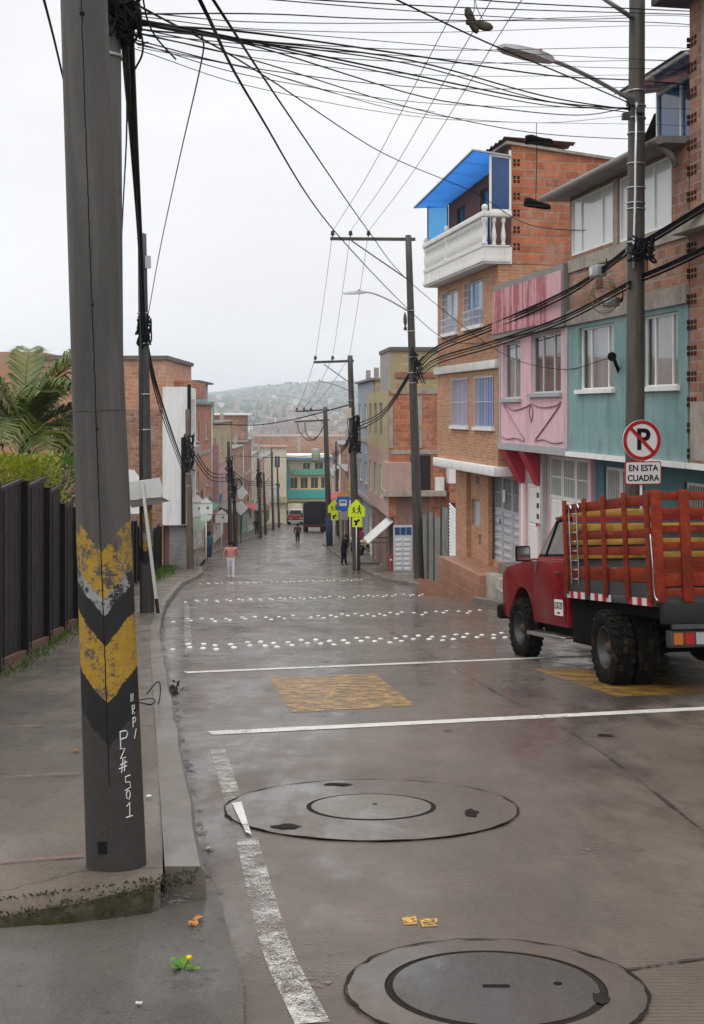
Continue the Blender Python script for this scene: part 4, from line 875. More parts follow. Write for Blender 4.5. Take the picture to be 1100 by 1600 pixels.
h.vol('roof_cabin', 4, 10, -.3, 4, -1.75, .8, dull_block, [(4.6, 6.6, -1.2, .3), (7.2, 9.4, -1.2, .3)]); h.win((4.6, 6.6, -1.2, .3), y=-.3, pm=dark_glass); h.win((7.2, 9.4, -1.2, .3), y=-.3, pm=dark_glass); h.box('cabin_roof', 3.8, 10.2, -.8, 4.2, .803, 1.0, white_wall)
left('terrace_house', 'pale cream house with red awning farther down on the left', 134.3, 149, -3.8, (lime_wall, cream_render, cream_render), (pale_block,), 3, .4, wc=3)
left('terrace_house', 'dusty salmon house with balcony near the left bend', 149.3, 166, -5.0, (cream_render, salmon_wall, salmon_wall), (dull_block,), 3, .4, wc=3)
left('terrace_house', 'cream house beside the white road sign near the bend', 166.3, 190, -5.2, (cream_render,), (cream_render,), 3, .4, wc=4)
# white panelled building
h = House('white_building', 'white panelled building with black edge trim over a grey stone pillar', 'building', -8.15, 60.2, -6.6, math.atan2(1, -.06)); zb = h.zb
hl = [(1.0, 2.2, -.1, 1.9), (2.6, 3.8, -.1, 1.9), (4.2, 5.4, -.1, 1.9), (1.2, 2.6, -3.4, -1.2), (3.4, 5.2, -3.4, -1.2)]
h.vol('white_wall', 0, 6.2, 0, 1.22, -4.35, 2.5, white_wall, hl); h.vol('rear_wall', .5, 6.2, 1.225, 6, -7.4, 1.4, dull_block)
for q in hl: h.win(q, fm=white_paint, pm=dark_glass, nv=1)
h.vol('stone_pillar', .25, .85, .1, .9, -7.4, -4.353, stone_tile); h.vol('ground_wall', .9, 6.2, .3, 1.22, -7.4, -4.353, salmon_wall, [(2, 3, -6.5, -4.5), (3.6, 5.6, -6.5, -4.5)])
h.gate(2, 3, -6.5, -4.5, .36, grey_gate, leaves=1, name='door'); h.gate(3.6, 5.6, -6.5, -4.5, .36, dark_steel, leaves=3, name='garage_door')
h.box('black_trim', -.06, .3, -.16, -.003, 0, 2.62, black_paint); h.box('black_trim', -.06, .3, .08, .3, -4.3, .0, black_paint) ; h.box('black_trim', -.04, .2, -.14, -.004, -4.35, -.02, black_paint); h.box('grey_cornice', .35, 6.2, -.3, -.003, -.9, -.55, grey_render); h.box('ledge', -.02, 6.2, -.14, -.003, -4.5, -4.36, black_paint)
# big brick house behind the fence
h = House('brick_house', 'broad bare brick and orange rendered house behind the black fence', 'house', -27, 61.5, -8, 0); zb = h.zb
h.vol('orange_wall', 0, 11.2, .12, 10, -8, 4.3, orange_render); h.vol('brick_wall', 11.21, 17.55, 0, 10, -8, 3.9, BR('sun_bleached_block', (.56, .28, .16), (.42, .18, .10), (.42, .36, .3), .36, .21, .02, dirt=.55, lime=.5)); h.box('lower_block_wall', 11.21, 17.5, -.03, 0, -8, .6, pale_block)
h.box('roof_edge', 11.0, 17.7, -.12, 10, 3.903, 4.1, dark_render); h.box('cement_column', 16.95, 17.58, -.06, .5, -8, .9, bare_cement); h.box('cement_beam', 11.3, 16.94, -.05, .3, -2.2, -1.95, bare_cement); h.box('cement_beam', 14.2, 16.94, -.055, .3, .62, .85, bare_cement)
h.vol('back_storey', 13, 18.4, 3.0, 10, 2.0, 2.9, hollow_block)
b = MB()
for x in (14.7, 15.7): b.box(x, x + .3, -.06, -.03, -.9 - zb, -.5 - zb)
b.obj('wall_socket', grey_render, h.root)
# houses closing the view at the bend
h = House('end_house', 'long bare orange brick house closing the view at the bend', 'house', -18, 217, -19, 0); zb = h.zb
hl = [(2 + 4.2 * k, 3.4 + 4.2 * k, -9.2, -7.4) for k in range(5)]
h.vol('brick_wall', 0, 24, 0, 10, -20, -3.3, mottled_block, hl)
for q in hl: h.win(q)
for x in (-.05, 8.2, 16.2, 23.4): h.box('cement_column', x, x + .7, -.06, .3, -20, -3.3, bare_cement)
for z in (-3.6, -7.2, -11): h.box('cement_beam', .7, 23.3, -.05, .3, z, z + .3, bare_cement)
h = House('green_corner_house', 'green and yellow corner house with a blue and white roof edge at the bend', 'house', -10.9, 206, -18.4, .12, group='houses along the street'); zb = h.zb
hl = [(.4 + 1.75 * k, 1.7 + 1.75 * k, -12.0, -10.1) for k in range(4)]; hm = [(2.6, 3.9, -8.9, -7.6), (4.6, 6.1, -8.9, -7.6)]
h.vol('ground_wall', 0, 7.6, .3, 9, -19.5, -14.2, cream_render, [(1, 3.4, -18.3, -15), (4, 6.5, -18.3, -15)]); h.gate(1, 3.4, -18.3, -15, .37, grey_gate); h.gate(4, 6.5, -18.3, -15, .37, white_gate)
h.vol('middle_wall', 0, 7.6, 0, 9, -13.8, -9.9, M('buff_wall', (.58, .44, .22), .8, .1, 2, streak=.3), hl); h.vol('upper_wall', 0, 7.6, .4, 9, -9.897, -7.1, cream_render, hm)
for q in hl: h.win(q, fm=cream_render)
for q in hm: h.win(q, y=.4)
h.box('teal_parapet', -.05, 7.7, -.5, -.003, -13.7, -12.2, turquoise_wall); h.box('teal_band', .9, 7.7, -.45, .1, -9.7, -8.7, green_wall); h.box('yellow_slab', -.1, 7.75, -.55, .3, -14.15, -13.83, yellow_render); h.box('teal_pillar', -.6, .35, -.5, .3, -14, -8.2, M('deep_turquoise', (.03, .22, .24), .7, .15, 3))
h.box('blue_roof_edge', -1.2, 7.6, -.8, 9, -7.09, -6.75, M('sky_blue_paint', (.12, .27, .5), .6, .1, 3)); h.box('white_roof', -1.2, 7.6, -.9, 9, -6.747, -6.35, white_wall)
h = House('cream_end_house', 'pale cream house left of the green corner house', 'house', -15.2, 200, -18, .05); hl = [(.8, 1.8, -8.2, -6.3), (2.4, 3.4, -8.2, -6.3), (.8, 1.8, -12.8, -10.8), (2.4, 3.4, -12.8, -10.8)]
h.vol('wall', 0, 4.4, 0, 9, -19.5, -4.9, cream_render, hl); h.box('roof', -.1, 4.5, -.3, 9, -4.897, -4.7, dull_block); h.box('yellow_balcony', 1.2, 4.5, -.7, -.003, -13.9, -12.9, yellow_render)
for q in hl: h.win(q)
# ------------------------------------------------------------------ poles
def polemat(name, base, bands=None, k=1.4, x0=0, wear=.5, smear=None):
    """cast concrete, rain-streaked; optional worn V-shaped warning bands painted round the foot"""
    m, t, n, l, p = newmat(name); co = n('ShaderNodeTexCoord').outputs['Object']
    a = noise(t, co, 9, 7, .7); s = noise(t, co, 6, 6, .65, (2.2, 2.2, .16)); f = noise(t, co, 95, 3, .7)
    c = mixc(t, rng(t, a, .3, .7, 0, 1), [v * .78 for v in base], [v * 1.25 for v in base])
    c = mixc(t, rng(t, s, .42, .72, 0, .75), c, [v * .38 for v in base]); c = mixc(t, rng(t, s, .5, .28, 0, .45), c, [v * 1.7 for v in base])
    c = mixc(t, rng(t, f, .62, .72, 0, .5), c, [v * 2 for v in base]); rg = .62
    if bands:
        sp = n('ShaderNodeSeparateXYZ'); l(co, sp.inputs[0])
        ax = math_(t, 'ABSOLUTE', math_(t, 'SUBTRACT', sp.outputs['X'], x0))
        nz = math_(t, 'MULTIPLY', math_(t, 'SUBTRACT', noise(t, co, 14, 6, .75), .5), .07)
        h = math_(t, 'ADD', math_(t, 'SUBTRACT', sp.outputs['Z'], math_(t, 'MULTIPLY', ax, k)), nz)
        wr = math_(t, 'ADD', math_(t, 'MULTIPLY', noise(t, co, 11, 8, .8), .6), math_(t, 'MULTIPLY', noise(t, co, 60, 5, .8), .4))
        for lo, hi, col, w in bands:
            inside = math_(t, 'MULTIPLY', math_(t, 'GREATER_THAN', h, lo), math_(t, 'LESS_THAN', h, hi))
            c = mixc(t, math_(t, 'MULTIPLY', inside, rng(t, wr, w - .02, w + .03, 1, 0)), c, mixc(t, rng(t, noise(t, co, 25, 5, .7), .4, .7, 0, .6), col, [v * .55 for v in col]))
    l(c, p.inputs['Base Color']); l(rng(t, a, .3, .7, .45, .75), p.inputs['Roughness'])
    bump(t, p, math_(t, 'ADD', f, math_(t, 'MULTIPLY', a, .8)), .22, .006); return m
YEL, BLK, GRY = (.37, .215, .015), (.006, .006, .007), (.27, .27, .265)
conc = polemat('pole_concrete', (.085, .078, .070)); conc_d = polemat('dark_pole_concrete', (.050, .045, .041))
near_m = polemat('warning_pole', (.066, .061, .056), [(-1, .52, (.036, .032, .029), .60), (.50, .665, BLK, .60), (.665, .885, YEL, .53), (.885, 1.06, BLK, .60), (1.0, 1.14, GRY, .485), (1.06, 1.25, YEL, .50)], 1.15, .012)
left_m = polemat('left_warning_pole', (.062, .058, .055), [(.95, 1.22, BLK, .62), (1.22, 1.4, YEL, .52), (1.4, 1.65, GRY, .52), (1.65, 1.95, YEL, .5)], .8, 0)
def pole(name, label, base, top, r0, r1, mat, n=20, group='utility poles', z_in=.15, cat='utility pole'):
    base, top = Vector(base), Vector(top); d = top - base; L_ = d.length
    root = thing(name, label, cat, base, 0, group, Vector((0, 0, 1)).rotation_difference(d.normalized()).to_euler())
    b = MB(); b.lathe([(r0, -z_in)] + [(r0 + (r1 - r0) * k / 12, L_ * k / 12) for k in range(13)] + [(r1 * .6, L_ + .02)], n); b.obj('shaft', mat, root); return root
def onpole(root, p):                                             # world point into the pole's own frame
    return Matrix.LocRotScale(root.location, root.rotation_euler, None).inverted() @ Vector(p)
def bands(root, zs, r, h=.025, mat=None):
    for z in zs: b = MB(); b.lathe([(r, z), (r, z + h)], 16); b.obj('steel_band', mat or steel, root)
def lamp(root, p0, p1, head_len=.75):
    """curved arm with a flat lamp head, given in world points"""
    a, c = onpole(root, p0), onpole(root, p1); d = c - a; m = MB()
    m.tube(spl([a, a + d * .45 + Vector((0, 0, d.z * .18)), a + d * .8 + Vector((0, 0, d.z * .17)), c], 6), .035, 8); arm = m.obj('lamp_arm', steel, root)
    u = d.copy(); u.z = 0; u.normalize(); w = Vector((-u.y, u.x, 0)); h = MB(); R_ = []
    for s, hw, z0, z1 in ((-.12, .05, -.04, .05), (.02, .1, -.05, .07), (.25, .16, -.05, .06), (.6, .15, -.045, .035), (.75, .09, -.03, .02)):
        q = c + u * s * head_len / .75; R_.append([q - w * hw + Vector((0, 0, z0)), q + w * hw + Vector((0, 0, z0)), q + w * hw * .8 + Vector((0, 0, z1)), q - w * hw * .8 + Vector((0, 0, z1))])
    for r in R_: h.v += [tuple(v) for v in r]
    for i in range(4):
        for k in range(4): h.f.append((i * 4 + k, i * 4 + (k + 1) % 4, i * 4 + 4 + (k + 1) % 4, i * 4 + 4 + k)); h.mi.append(0); h.sm.append(False)
    h.f += [(3, 2, 1, 0), (16, 17, 18, 19)]; h.mi += [0, 0]; h.sm += [False] * 2
    hd = h.obj('lamp_head', M('lamp_housing', (.40, .41, .42), .45, .08, 5, .4), arm)
    s = MB(); q = c + u * .12; s.lathe([(.04, .06), (.04, .11), (.02, .13)], 8, c=q); s.obj('light_sensor', M('sensor_red', (.35, .07, .05), .5, .1, 5), arm)
def crossarm(root, p0, p1, brace, ins):
    a, c = onpole(root, p0), onpole(root, p1); m = MB(); m.bar(a, c, .10, .12); ca = m.obj('crossarm', conc_d, root)
    m = MB(); m.bar(onpole(root, brace[0]), onpole(root, brace[1]), .045); m.obj('brace', dark_steel, root)
    for q in ins:
        m = MB(); c = onpole(root, q); m.lathe([(.02, .05), (.02, .10), (.085, .12), (.09, .16), (.05, .19), (.075, .22), (.06, .27), (.01, .29)], 10, c=c); m.obj('insulator', M('dark_porcelain', (.05, .035, .03), .25, .2, 5), ca)
# the big pole beside the camera
nb = gp(182, 1353, .14); nb.z -= .0
nt_ = at(131, 0, nb.y + .02); nd = (nt_ - nb).normalized()
np_ = pole('utility_pole', 'thick concrete pole in the foreground with yellow and black warning chevrons', nb, nb + nd * 8.2, .1165, .055, near_m, 40, z_in=.2)
def npx(px, py): return (1353 - py) * nb.y / FPX
rr_ = lambda z: .1165 + (.055 - .1165) * z / 8.2
def surf(s, z, out=.001):
    r = rr_(z) + out; th = s / rr_(z); return Vector((r * math.sin(th), -r * math.cos(th), z))
b = MB(); jr2 = random.Random(4); b.tube([surf(.008 + jr2.uniform(-.0015, .0015), .35 + k * .02, -.001) for k in range(180)], .0028, 4); b.obj('casting_seam', M('seam_dark', (.02, .018, .016), .9, .3, 20), np_)
for z, r in ((3.33, .011), (3.43, .009), (2.2, .006), (1.72, .006)):
    b = MB(); c = surf(.01, z, -.004); b.lathe([(r, 0), (r * .9, -.006)], 10, axis='y', c=c); b.obj('bolt_hole', sign_black, np_)
b = MB(); b.box(-.045, -.01, -.118, -.10, .09, .135); b.obj('bolt_hole', sign_black, np_)
b = MB(); b.lathe([(rr_(1.79) + .0015, 1.79), (rr_(1.79) + .0015, 1.793)], 40); b.obj('wire_band', dark_steel, np_)
GL = {'P': [[(0, 0), (0, 1)], [(0, 1), (.5, 1), (.65, .8), (.5, .55), (0, .5)]], 'Z': [[(-.05, 1), (.6, .95), (0, .05), (.65, .1)]], '#': [[(-.15, .35), (.7, .5)], [(0, .65), (.75, .8)], [(.1, 0), (.3, 1.1)], [(.4, .1), (.5, 1)]],
      '5': [[(.55, 1), (.1, .95), (.1, .6), (.5, .55), (.55, .2), (0, .05)]], 'O': [[(.3, 1), (.05, .7), (.1, .2), (.4, .05), (.6, .4), (.55, .8), (.3, 1)]], '1': [[(.1, .75), (.4, 1), (.35, 0)], [(0, 0), (.65, .02)]],
      'N': [[(0, 0), (0, 1), (.5, 0), (.5, 1)]], 'R': [[(0, 0), (0, 1), (.5, .9), (.4, .55), (0, .5), (.5, 0)]], '/': [[(.1, 0), (.6, 1)]]}
chalk = M('white_paint_pen', (.62, .62, .60), .7, .1, 9, bmp=0)
for ch, px, py, hh in (('P', 196, 1158, 24), ('Z', 196, 1176, 16), ('#', 196, 1197, 19), ('5', 202, 1226, 23), ('O', 204, 1240, 15), ('1', 204, 1266, 22), ('N', 209, 1092, 12), ('R', 211, 1112, 14), ('P', 212, 1132, 14), ('/', 213, 1150, 14)):
    z = npx(px, py); cx = 182 - (1353 - py) * (182 - 131) / 1353; off = (px - cx) * nb.y / FPX
    th0 = math.asin(max(-.97, min(.97, off / rr_(z)))) - .19 * 0; h_ = hh * nb.y / FPX; b = MB()
    for st in GL[ch]: b.tube([surf(th0 * rr_(z) + u * h_ * .8, z + v * h_, .0008) for u, v in st], .0022, 4)
    b.obj('painted_letter', chalk, np_)
# second pole just behind it, mostly hidden, carrying the cable knot
q0 = Vector((kl(9) - .52, 9, lz(9))); q1 = at(166, -330, 9.05)
p9 = pole('utility_pole', 'pole hidden right behind the foreground pole, carrying the big cable knot', q0, q1, .135, .095, conc)
kn = MB(); kr_ = random.Random(8); C0 = at(186, 28, 9)
for i in range(26):
    pts = [C0 + Vector((kr_.uniform(-.12, .17), kr_.uniform(-.15, .1), kr_.uniform(-.2, .22))) for _ in range(5)]; kn.tube(spl([onpole(p9, q) for q in pts], 5), kr_.uniform(.006, .014), 5)
kn.obj('cable_knot', rubber_black, p9); bands(p9, [4.9, 5.2, 5.6], .12)
# left pole with the leaning sign
lp = gp(230, 957, .14)
p2 = pole('utility_pole', 'left concrete pole with worn warning paint behind the leaning sign', lp, at(222, 366, lp.y), .145, .085, left_m); bands(p2, [5.3, 5.5, 5.9, 3.6, 4.3], .118)
b = MB(); c = onpole(p2, at(232, 410, lp.y)); b.box(c.x - .05, c.x + .05, c.y - .1, c.y, c.z - .12, c.z + .12, mat=Matrix.Identity(4)); b.obj('junction_box', steel, p2)
b = MB(); C1 = onpole(p2, at(226, 520, lp.y))
for i in range(16): b.tube(spl([C1 + Vector((kr_.uniform(-.16, .16), kr_.uniform(-.16, .05), kr_.uniform(-.35, .35))) for _ in range(4)], 4), kr_.uniform(.012, .03), 5)
b.obj('cable_knot', rubber_black, p2)
b = MB(); b.tube([onpole(p2, at(px, py, lp.y - .16)) for px, py in ((217, 368), (220, 520), (219, 700), (221, 860))], .02, 5); b.obj('riser_pipe', dark_steel, p2)
# right pole with the street lamp, top out of the frame
B1 = Vector((4.66, 20.1, G(20.1) + .16)); p1 = pole('utility_pole', 'tall right-hand pole with street lamp and steel bands, behind the red truck', B1, at(996, -95, 20.1), .165, .125, polemat('brown_pole_concrete', (.075, .064, .054)), 24)
bands(p1, [8.55, 8.35, 8.1, 7.2, 6.95, 6.85, 6.3, 6.15, 7.6, 8.8], .156, .022); b = MB(); b.tube([onpole(p1, at(992 + dx, y, 19.93)) for dx, y in ((3, 160), (1, 260), (1, 300), (-2, 400), (-2, 420))], .022, 6); b.obj('riser_pipe', M('bright_conduit', (.62, .63, .64), .3, .06, 5, .7), p1)
lamp(p1, at(986, 156, 20.0), at(852, 92, 18.6), 1.0)
b = MB(); b.tube([onpole(p1, at(988, 28, 20)), onpole(p1, at(930, -12, 19.5))], .04, 8); b.obj('upper_arm', steel, p1)
for px, py, y in ((985, 160, 19.9), (978, 182, 19.8), (1000, 172, 19.9), (984, 390, 19.9), (1000, 385, 19.9)): c = onpole(p1, at(px, py, y)); b = MB(); b.box(c.x - .06, c.x + .06, c.y - .06, c.y + .06, c.z - .05, c.z + .05); b.obj('bracket', dark_steel, p1)
b = MB(); C1 = onpole(p1, at(1003, 388, 19.9))
for i in range(14): b.tube(spl([C1 + Vector((kr_.uniform(-.26, .22), kr_.uniform(-.2, .05), kr_.uniform(-.25, .2))) for _ in range(4)], 4), kr_.uniform(.008, .022), 5)
b.obj('cable_knot', rubber_black, p1)
# poles going down the right side
B2 = gp(655, 905, .14); T2 = at(638, 368, B2.y); p3 = pole('utility_pole', 'tall dark pole with a one-sided crossarm and lamp before the zinc fence', B2, T2, .2, .12, conc_d)
i2 = [at(px, 372, B2.y) for px in (520, 548, 576)]; crossarm(p3, at(516, 373, B2.y), at(649, 374, B2.y), (at(549, 376, B2.y), at(642, 440, B2.y)), i2); lamp(p3, at(638, 486, B2.y), at(566, 457, B2.y), .75)
bands(p3, [7.6, 8.0, 8.6, 9.6, 10.4], .17); b = MB(); C1 = onpole(p3, at(650, 570, B2.y))
for i in range(14): b.tube(spl([C1 + Vector((kr_.uniform(-.25, .3), kr_.uniform(-.25, .1), kr_.uniform(-.8, .9))) for _ in range(4)], 4), kr_.uniform(.015, .035), 5)
b.obj('cable_knot', rubber_black, p3); b = MB(); c = onpole(p3, at(633, 500, B2.y)); b.lathe([(.06, -.4), (.07, -.3), (.03, -.25), (.07, -.1), (.07, .1), (.02, .3)], 8, c=c); b.obj('insulator_string', dark_steel, p3)
B3 = gp(557, 886, .14); T3 = at(547, 556, B3.y); p4 = pole('utility_pole', 'pole with crossarm and lamp behind the yellow-green crossing sign', B3, T3, .2, .13, conc_d)
i3 = [at(px, 565, B3.y) for px in (493, 520, 546)]; crossarm(p4, at(490, 566, B3.y), at(553, 564, B3.y), (at(506, 569, B3.y), at(546, 598, B3.y)), i3); lamp(p4, at(547, 611, B3.y), at(503, 597, B3.y), .75); bands(p4, [6.5, 7.5, 8.3], .18)
b = MB(); C1 = onpole(p4, at(553, 675, B3.y))
for i in range(16): b.tube(spl([C1 + Vector((kr_.uniform(-.3, .35), kr_.uniform(-.3, .1), kr_.uniform(-1.2, .9))) for _ in range(4)], 4), kr_.uniform(.02, .045), 5)
b.obj('cable_knot', rubber_black, p4)
b = MB(); c = onpole(p4, at(546, 645, B3.y)); b.box(c.x - .2, c.x + .1, c.y - .3, c.y - .12, c.z - .25, c.z + .25); b.obj('junction_box', cream_render, p4)
B4 = gp(515, 853, .14); T4 = at(508, 636, B4.y); p5 = pole('utility_pole', 'dark pole with a blue painted foot and two crossarms beside the dark truck', B4, T4, .24, .16, conc_d); i4 = [at(px, 643, B4.y) for px in (464, 475, 486)]
crossarm(p5, at(461, 643, B4.y), at(514, 640, B4.y), (at(487, 646, B4.y), at(508, 664, B4.y)), i4); b = MB(); b.bar(onpole(p5, at(460, 659, B4.y)), onpole(p5, at(515, 656, B4.y)), .12); b.obj('crossarm', conc_d, p5)
b = MB(); b.lathe([(.246, .0), (.244, 2.1)], 16); b.obj('painted_foot', M('navy_foot_paint', (.02, .045, .10), .6, .25, 4), p5); b = MB(); c = onpole(p5, at(504, 712, B4.y)); b.lathe([(.3, -.45), (.32, -.3), (.32, .45), (.2, .55)], 12, c=c + Vector((-.5, 0, 0))); b.obj('transformer', M('transformer_green', (.28, .31, .25), .5, .1, 3), p5)
for px, py, pt, y, lb in ((528, 838, 690, 118, 'thin far pole right of the dark truck'), (535, 832, 700, 128, 'thin far pole behind the bus stop sign'), (298, 889, 640, None, 'brown pole on the left corner among the white signs'), (360, 852, 690, None, 'left one of the twin poles before the red house'), (368, 850, 735, None, 'right one of the twin poles, carrying a cable coil'),
                         (407, 838, 716, None, 'slim pole near the dark-dressed person on the left pavement'), (415, 832, 738, None, 'slim pole just beyond the dark-dressed person'), (427, 826, 700, None, 'slim pole left of the white road sign'), (436, 823, 720, None, 'farthest slim pole on the left pavement')):
    if y: c = at(px, 0, y); c.z = G(y) + .15
    else: c = gp(px, py, .14); y = c.y
    q = pole('utility_pole', lb, c, at(px - (3 if px > 300 else 5), pt, y), .17, .11, conc_d if px != 298 else old_wood, 10); bands(q, [4, 4.6, 5.2], .16)
    if px == 368: b = MB(); cc = onpole(q, at(370, 756, y)); b.lathe([(.36, -.05), (.42, 0), (.36, .05)], 16, axis='y', cap=False, c=cc + Vector((0, -.22, 0))); b.obj('cable_coil', rubber_black, q)
    if px in (298, 360, 368, 407, 535):
        b = MB(); hgt = (at(0, pt, y).z - c.z)
        for i in range(10): b.tube(spl([Vector((kr_.uniform(-.3, .3), kr_.uniform(-.3, .1), hgt * .72 + kr_.uniform(-1, 1))) for _ in range(4)], 4), kr_.uniform(.02, .05), 5)
        b.obj('cable_knot', rubber_black, q)

# ------------------------------------------------------------------ cables, each one a thing
def cable(label, pts, r=.010, mat=None, group='overhead cables', sag=0, name='overhead_cable'):
    P = [p if isinstance(p, Vector) else at(*p) for p in pts]
    if len(P) == 2: P = [P[0].lerp(P[1], k / 14) - Vector((0, 0, sag * 4 * (k / 14) * (1 - k / 14))) for k in range(15)]
    else: P = spl(P, 7)
    b = MB(); b.tube(P, r, 5); return b.obj(name, mat or rubber_black, None, label=label, cat='cable', group=group)
h9 = lambda px, py: (px, py, 9)
over = [
 ('uppermost cable leaving the top edge towards the roof at the right corner', [(395, -6, 11), (640, 8, 14.5), (840, 16, 17.5), (1130, 24, 22)], .010),
 ('cable passing just under the top edge and behind the lamp pole', [(690, -6, 15), (835, 6, 17.5), (1130, 20, 22)], .012),
 ('cable from the knot that runs just below the hanging pale shoes', [h9(200, 22), (420, 22, 12), (640, 31, 15), (990, 34, 20.2), (1130, 42, 22)], .009),
 ('thick cable crossing high from the knot to the bare brick house', [h9(205, 38), (400, 52, 12), (640, 86, 15.3), (860, 118, 18), (1000, 126, 20.4), (1130, 138, 22)], .014),
 ('thin cable above the lamp head that ends at the brick house', [h9(205, 40), (400, 48, 12), (640, 68, 15.2), (860, 86, 18), (1130, 98, 22)], .006),
 ('barbed looking thin cable level with the lamp arm', [h9(205, 52), (420, 72, 12), (640, 88, 15.3), (860, 103, 18), (1130, 110, 22)], .006),
 ('cable that meets the lamp pole at its clamp, upper of its pair', [h9(208, 34), (350, 58, 11), (640, 94, 15.3), (850, 150, 18), (985, 172, 19.9)], .013),
 ('cable that meets the lamp pole at its clamp, lower of its pair', [h9(208, 36), (350, 60, 11), (640, 100, 15.3), (850, 157, 18), (985, 176, 19.9)], .010),
 ('cable sagging from the knot onto the lamp pole bracket', [h9(210, 30), (350, 56, 11), (640, 116, 15.3), (850, 158, 18.2), (985, 170, 19.9)], .014),
 ('double cable lying over the sagging one', [h9(210, 33), (350, 59, 11), (640, 122, 15.3), (850, 164, 18.2), (985, 170, 19.9)], .010),
 ('cable with a kink halfway before the lamp pole', [h9(212, 45), (390, 70, 11.5), (640, 146, 15.3), (745, 165, 16.8), (900, 180, 18.8), (985, 168, 19.9)], .010),
 ('cable carrying the black hanging shoes', [h9(215, 52), (400, 95, 11.5), (640, 168, 15.3), (830, 207, 18), (1000, 218, 20.4), (1130, 222, 22)], .008),
 ('pale thin wire under the shoe cable', [h9(215, 70), (420, 115, 11.5), (640, 175, 15.3), (838, 192, 18), (980, 181, 19.9)], .005),
 ('thin wire fading out low over the street', [h9(215, 74), (400, 110, 12), (540, 150, 15), (680, 175, 18)], .004),
 ('wire from the knot to the blue balcony roof', [h9(215, 8), (400, 110, 14), (600, 240, 24), (740, 300, 29.8), (830, 352, 27), (980, 358, 23), (1060, 340, 21)], .012),
 ('diagonal cable from the top edge to the lamp arm', [(608, -6, 13), (760, 66, 16), (880, 116, 18), (986, 162, 19.9)], .014),
 ('thin high wire above the shoe pair', [(360, -6, 11), (640, 17, 15), (860, 30, 18), (990, 28, 20)], .008),
 ('upper steep cable running from overhead to the teal house bracket', [(328, -8, 5.0), (450, 178, 10), (575, 360, 19), (640, 440, 26), (778, 548, 28), (874, 577, 25.7), (951, 560, 23.4)], .009),
 ('lower steep cable running from overhead into the facade bundle', [(308, -8, 4.6), (400, 170, 9), (520, 358, 18), (640, 485, 30), (700, 532, 34), (765, 536, 31)], .011),
]
for lb, pts, r in over: cable(lb, pts, r * .8)
ex = random.Random(12)
for k, w in enumerate(('first', 'second', 'third', 'fourth', 'fifth', 'sixth', 'seventh', 'eighth')):
    ya, yb2 = 18 + 8 * k + ex.uniform(-3, 3), 20 + 24 * k + ex.uniform(-6, 6)
    cable('thin wire of the web over the street, %s from the top at the right edge' % w, [h9(202, ya), (420, ya + 10 + (yb2 - ya) * .32 + 6 + k * 2, 12), (700, ya + (yb2 - ya) * .66 + 14 + k * 3, 16), (1000, yb2 + 2, 20.5), (1130, yb2 + 6, 22)], ex.uniform(.0035, .006), cable_grey)
for k, (a, lb) in enumerate(((700, 'left'), (752, 'middle'), (800, 'right'))):
    e_ = i2[k] + Vector((0, 0, .28)); f_ = at((715, 765, 812)[k], 0, 20.3); g_ = f_ + (f_ - e_) * .55
    cable('thin power line above the street, %s of three running to the crossarm' % {'left': 'leftmost', 'middle': 'middle', 'right': 'rightmost'}[lb], [g_, f_ - Vector((0, 0, .05)), e_.lerp(f_, .5) - Vector((0, 0, .25)), e_], .008, cable_grey, 'power lines')
    m_ = i3[k] + Vector((0, 0, .28)); cable('thin power line between the two nearest crossarms, %s of three' % {'left': 'leftmost', 'middle': 'middle', 'right': 'rightmost'}[lb], [e_, m_], .009, cable_grey, 'power lines', .15)
    o_ = i4[k] + Vector((0, 0, .28)); cable('thin far power line from the second to the third crossarm, %s of three' % {'left': 'leftmost', 'middle': 'middle', 'right': 'rightmost'}[lb], [m_, o_], .012, cable_grey, 'power lines', .3)
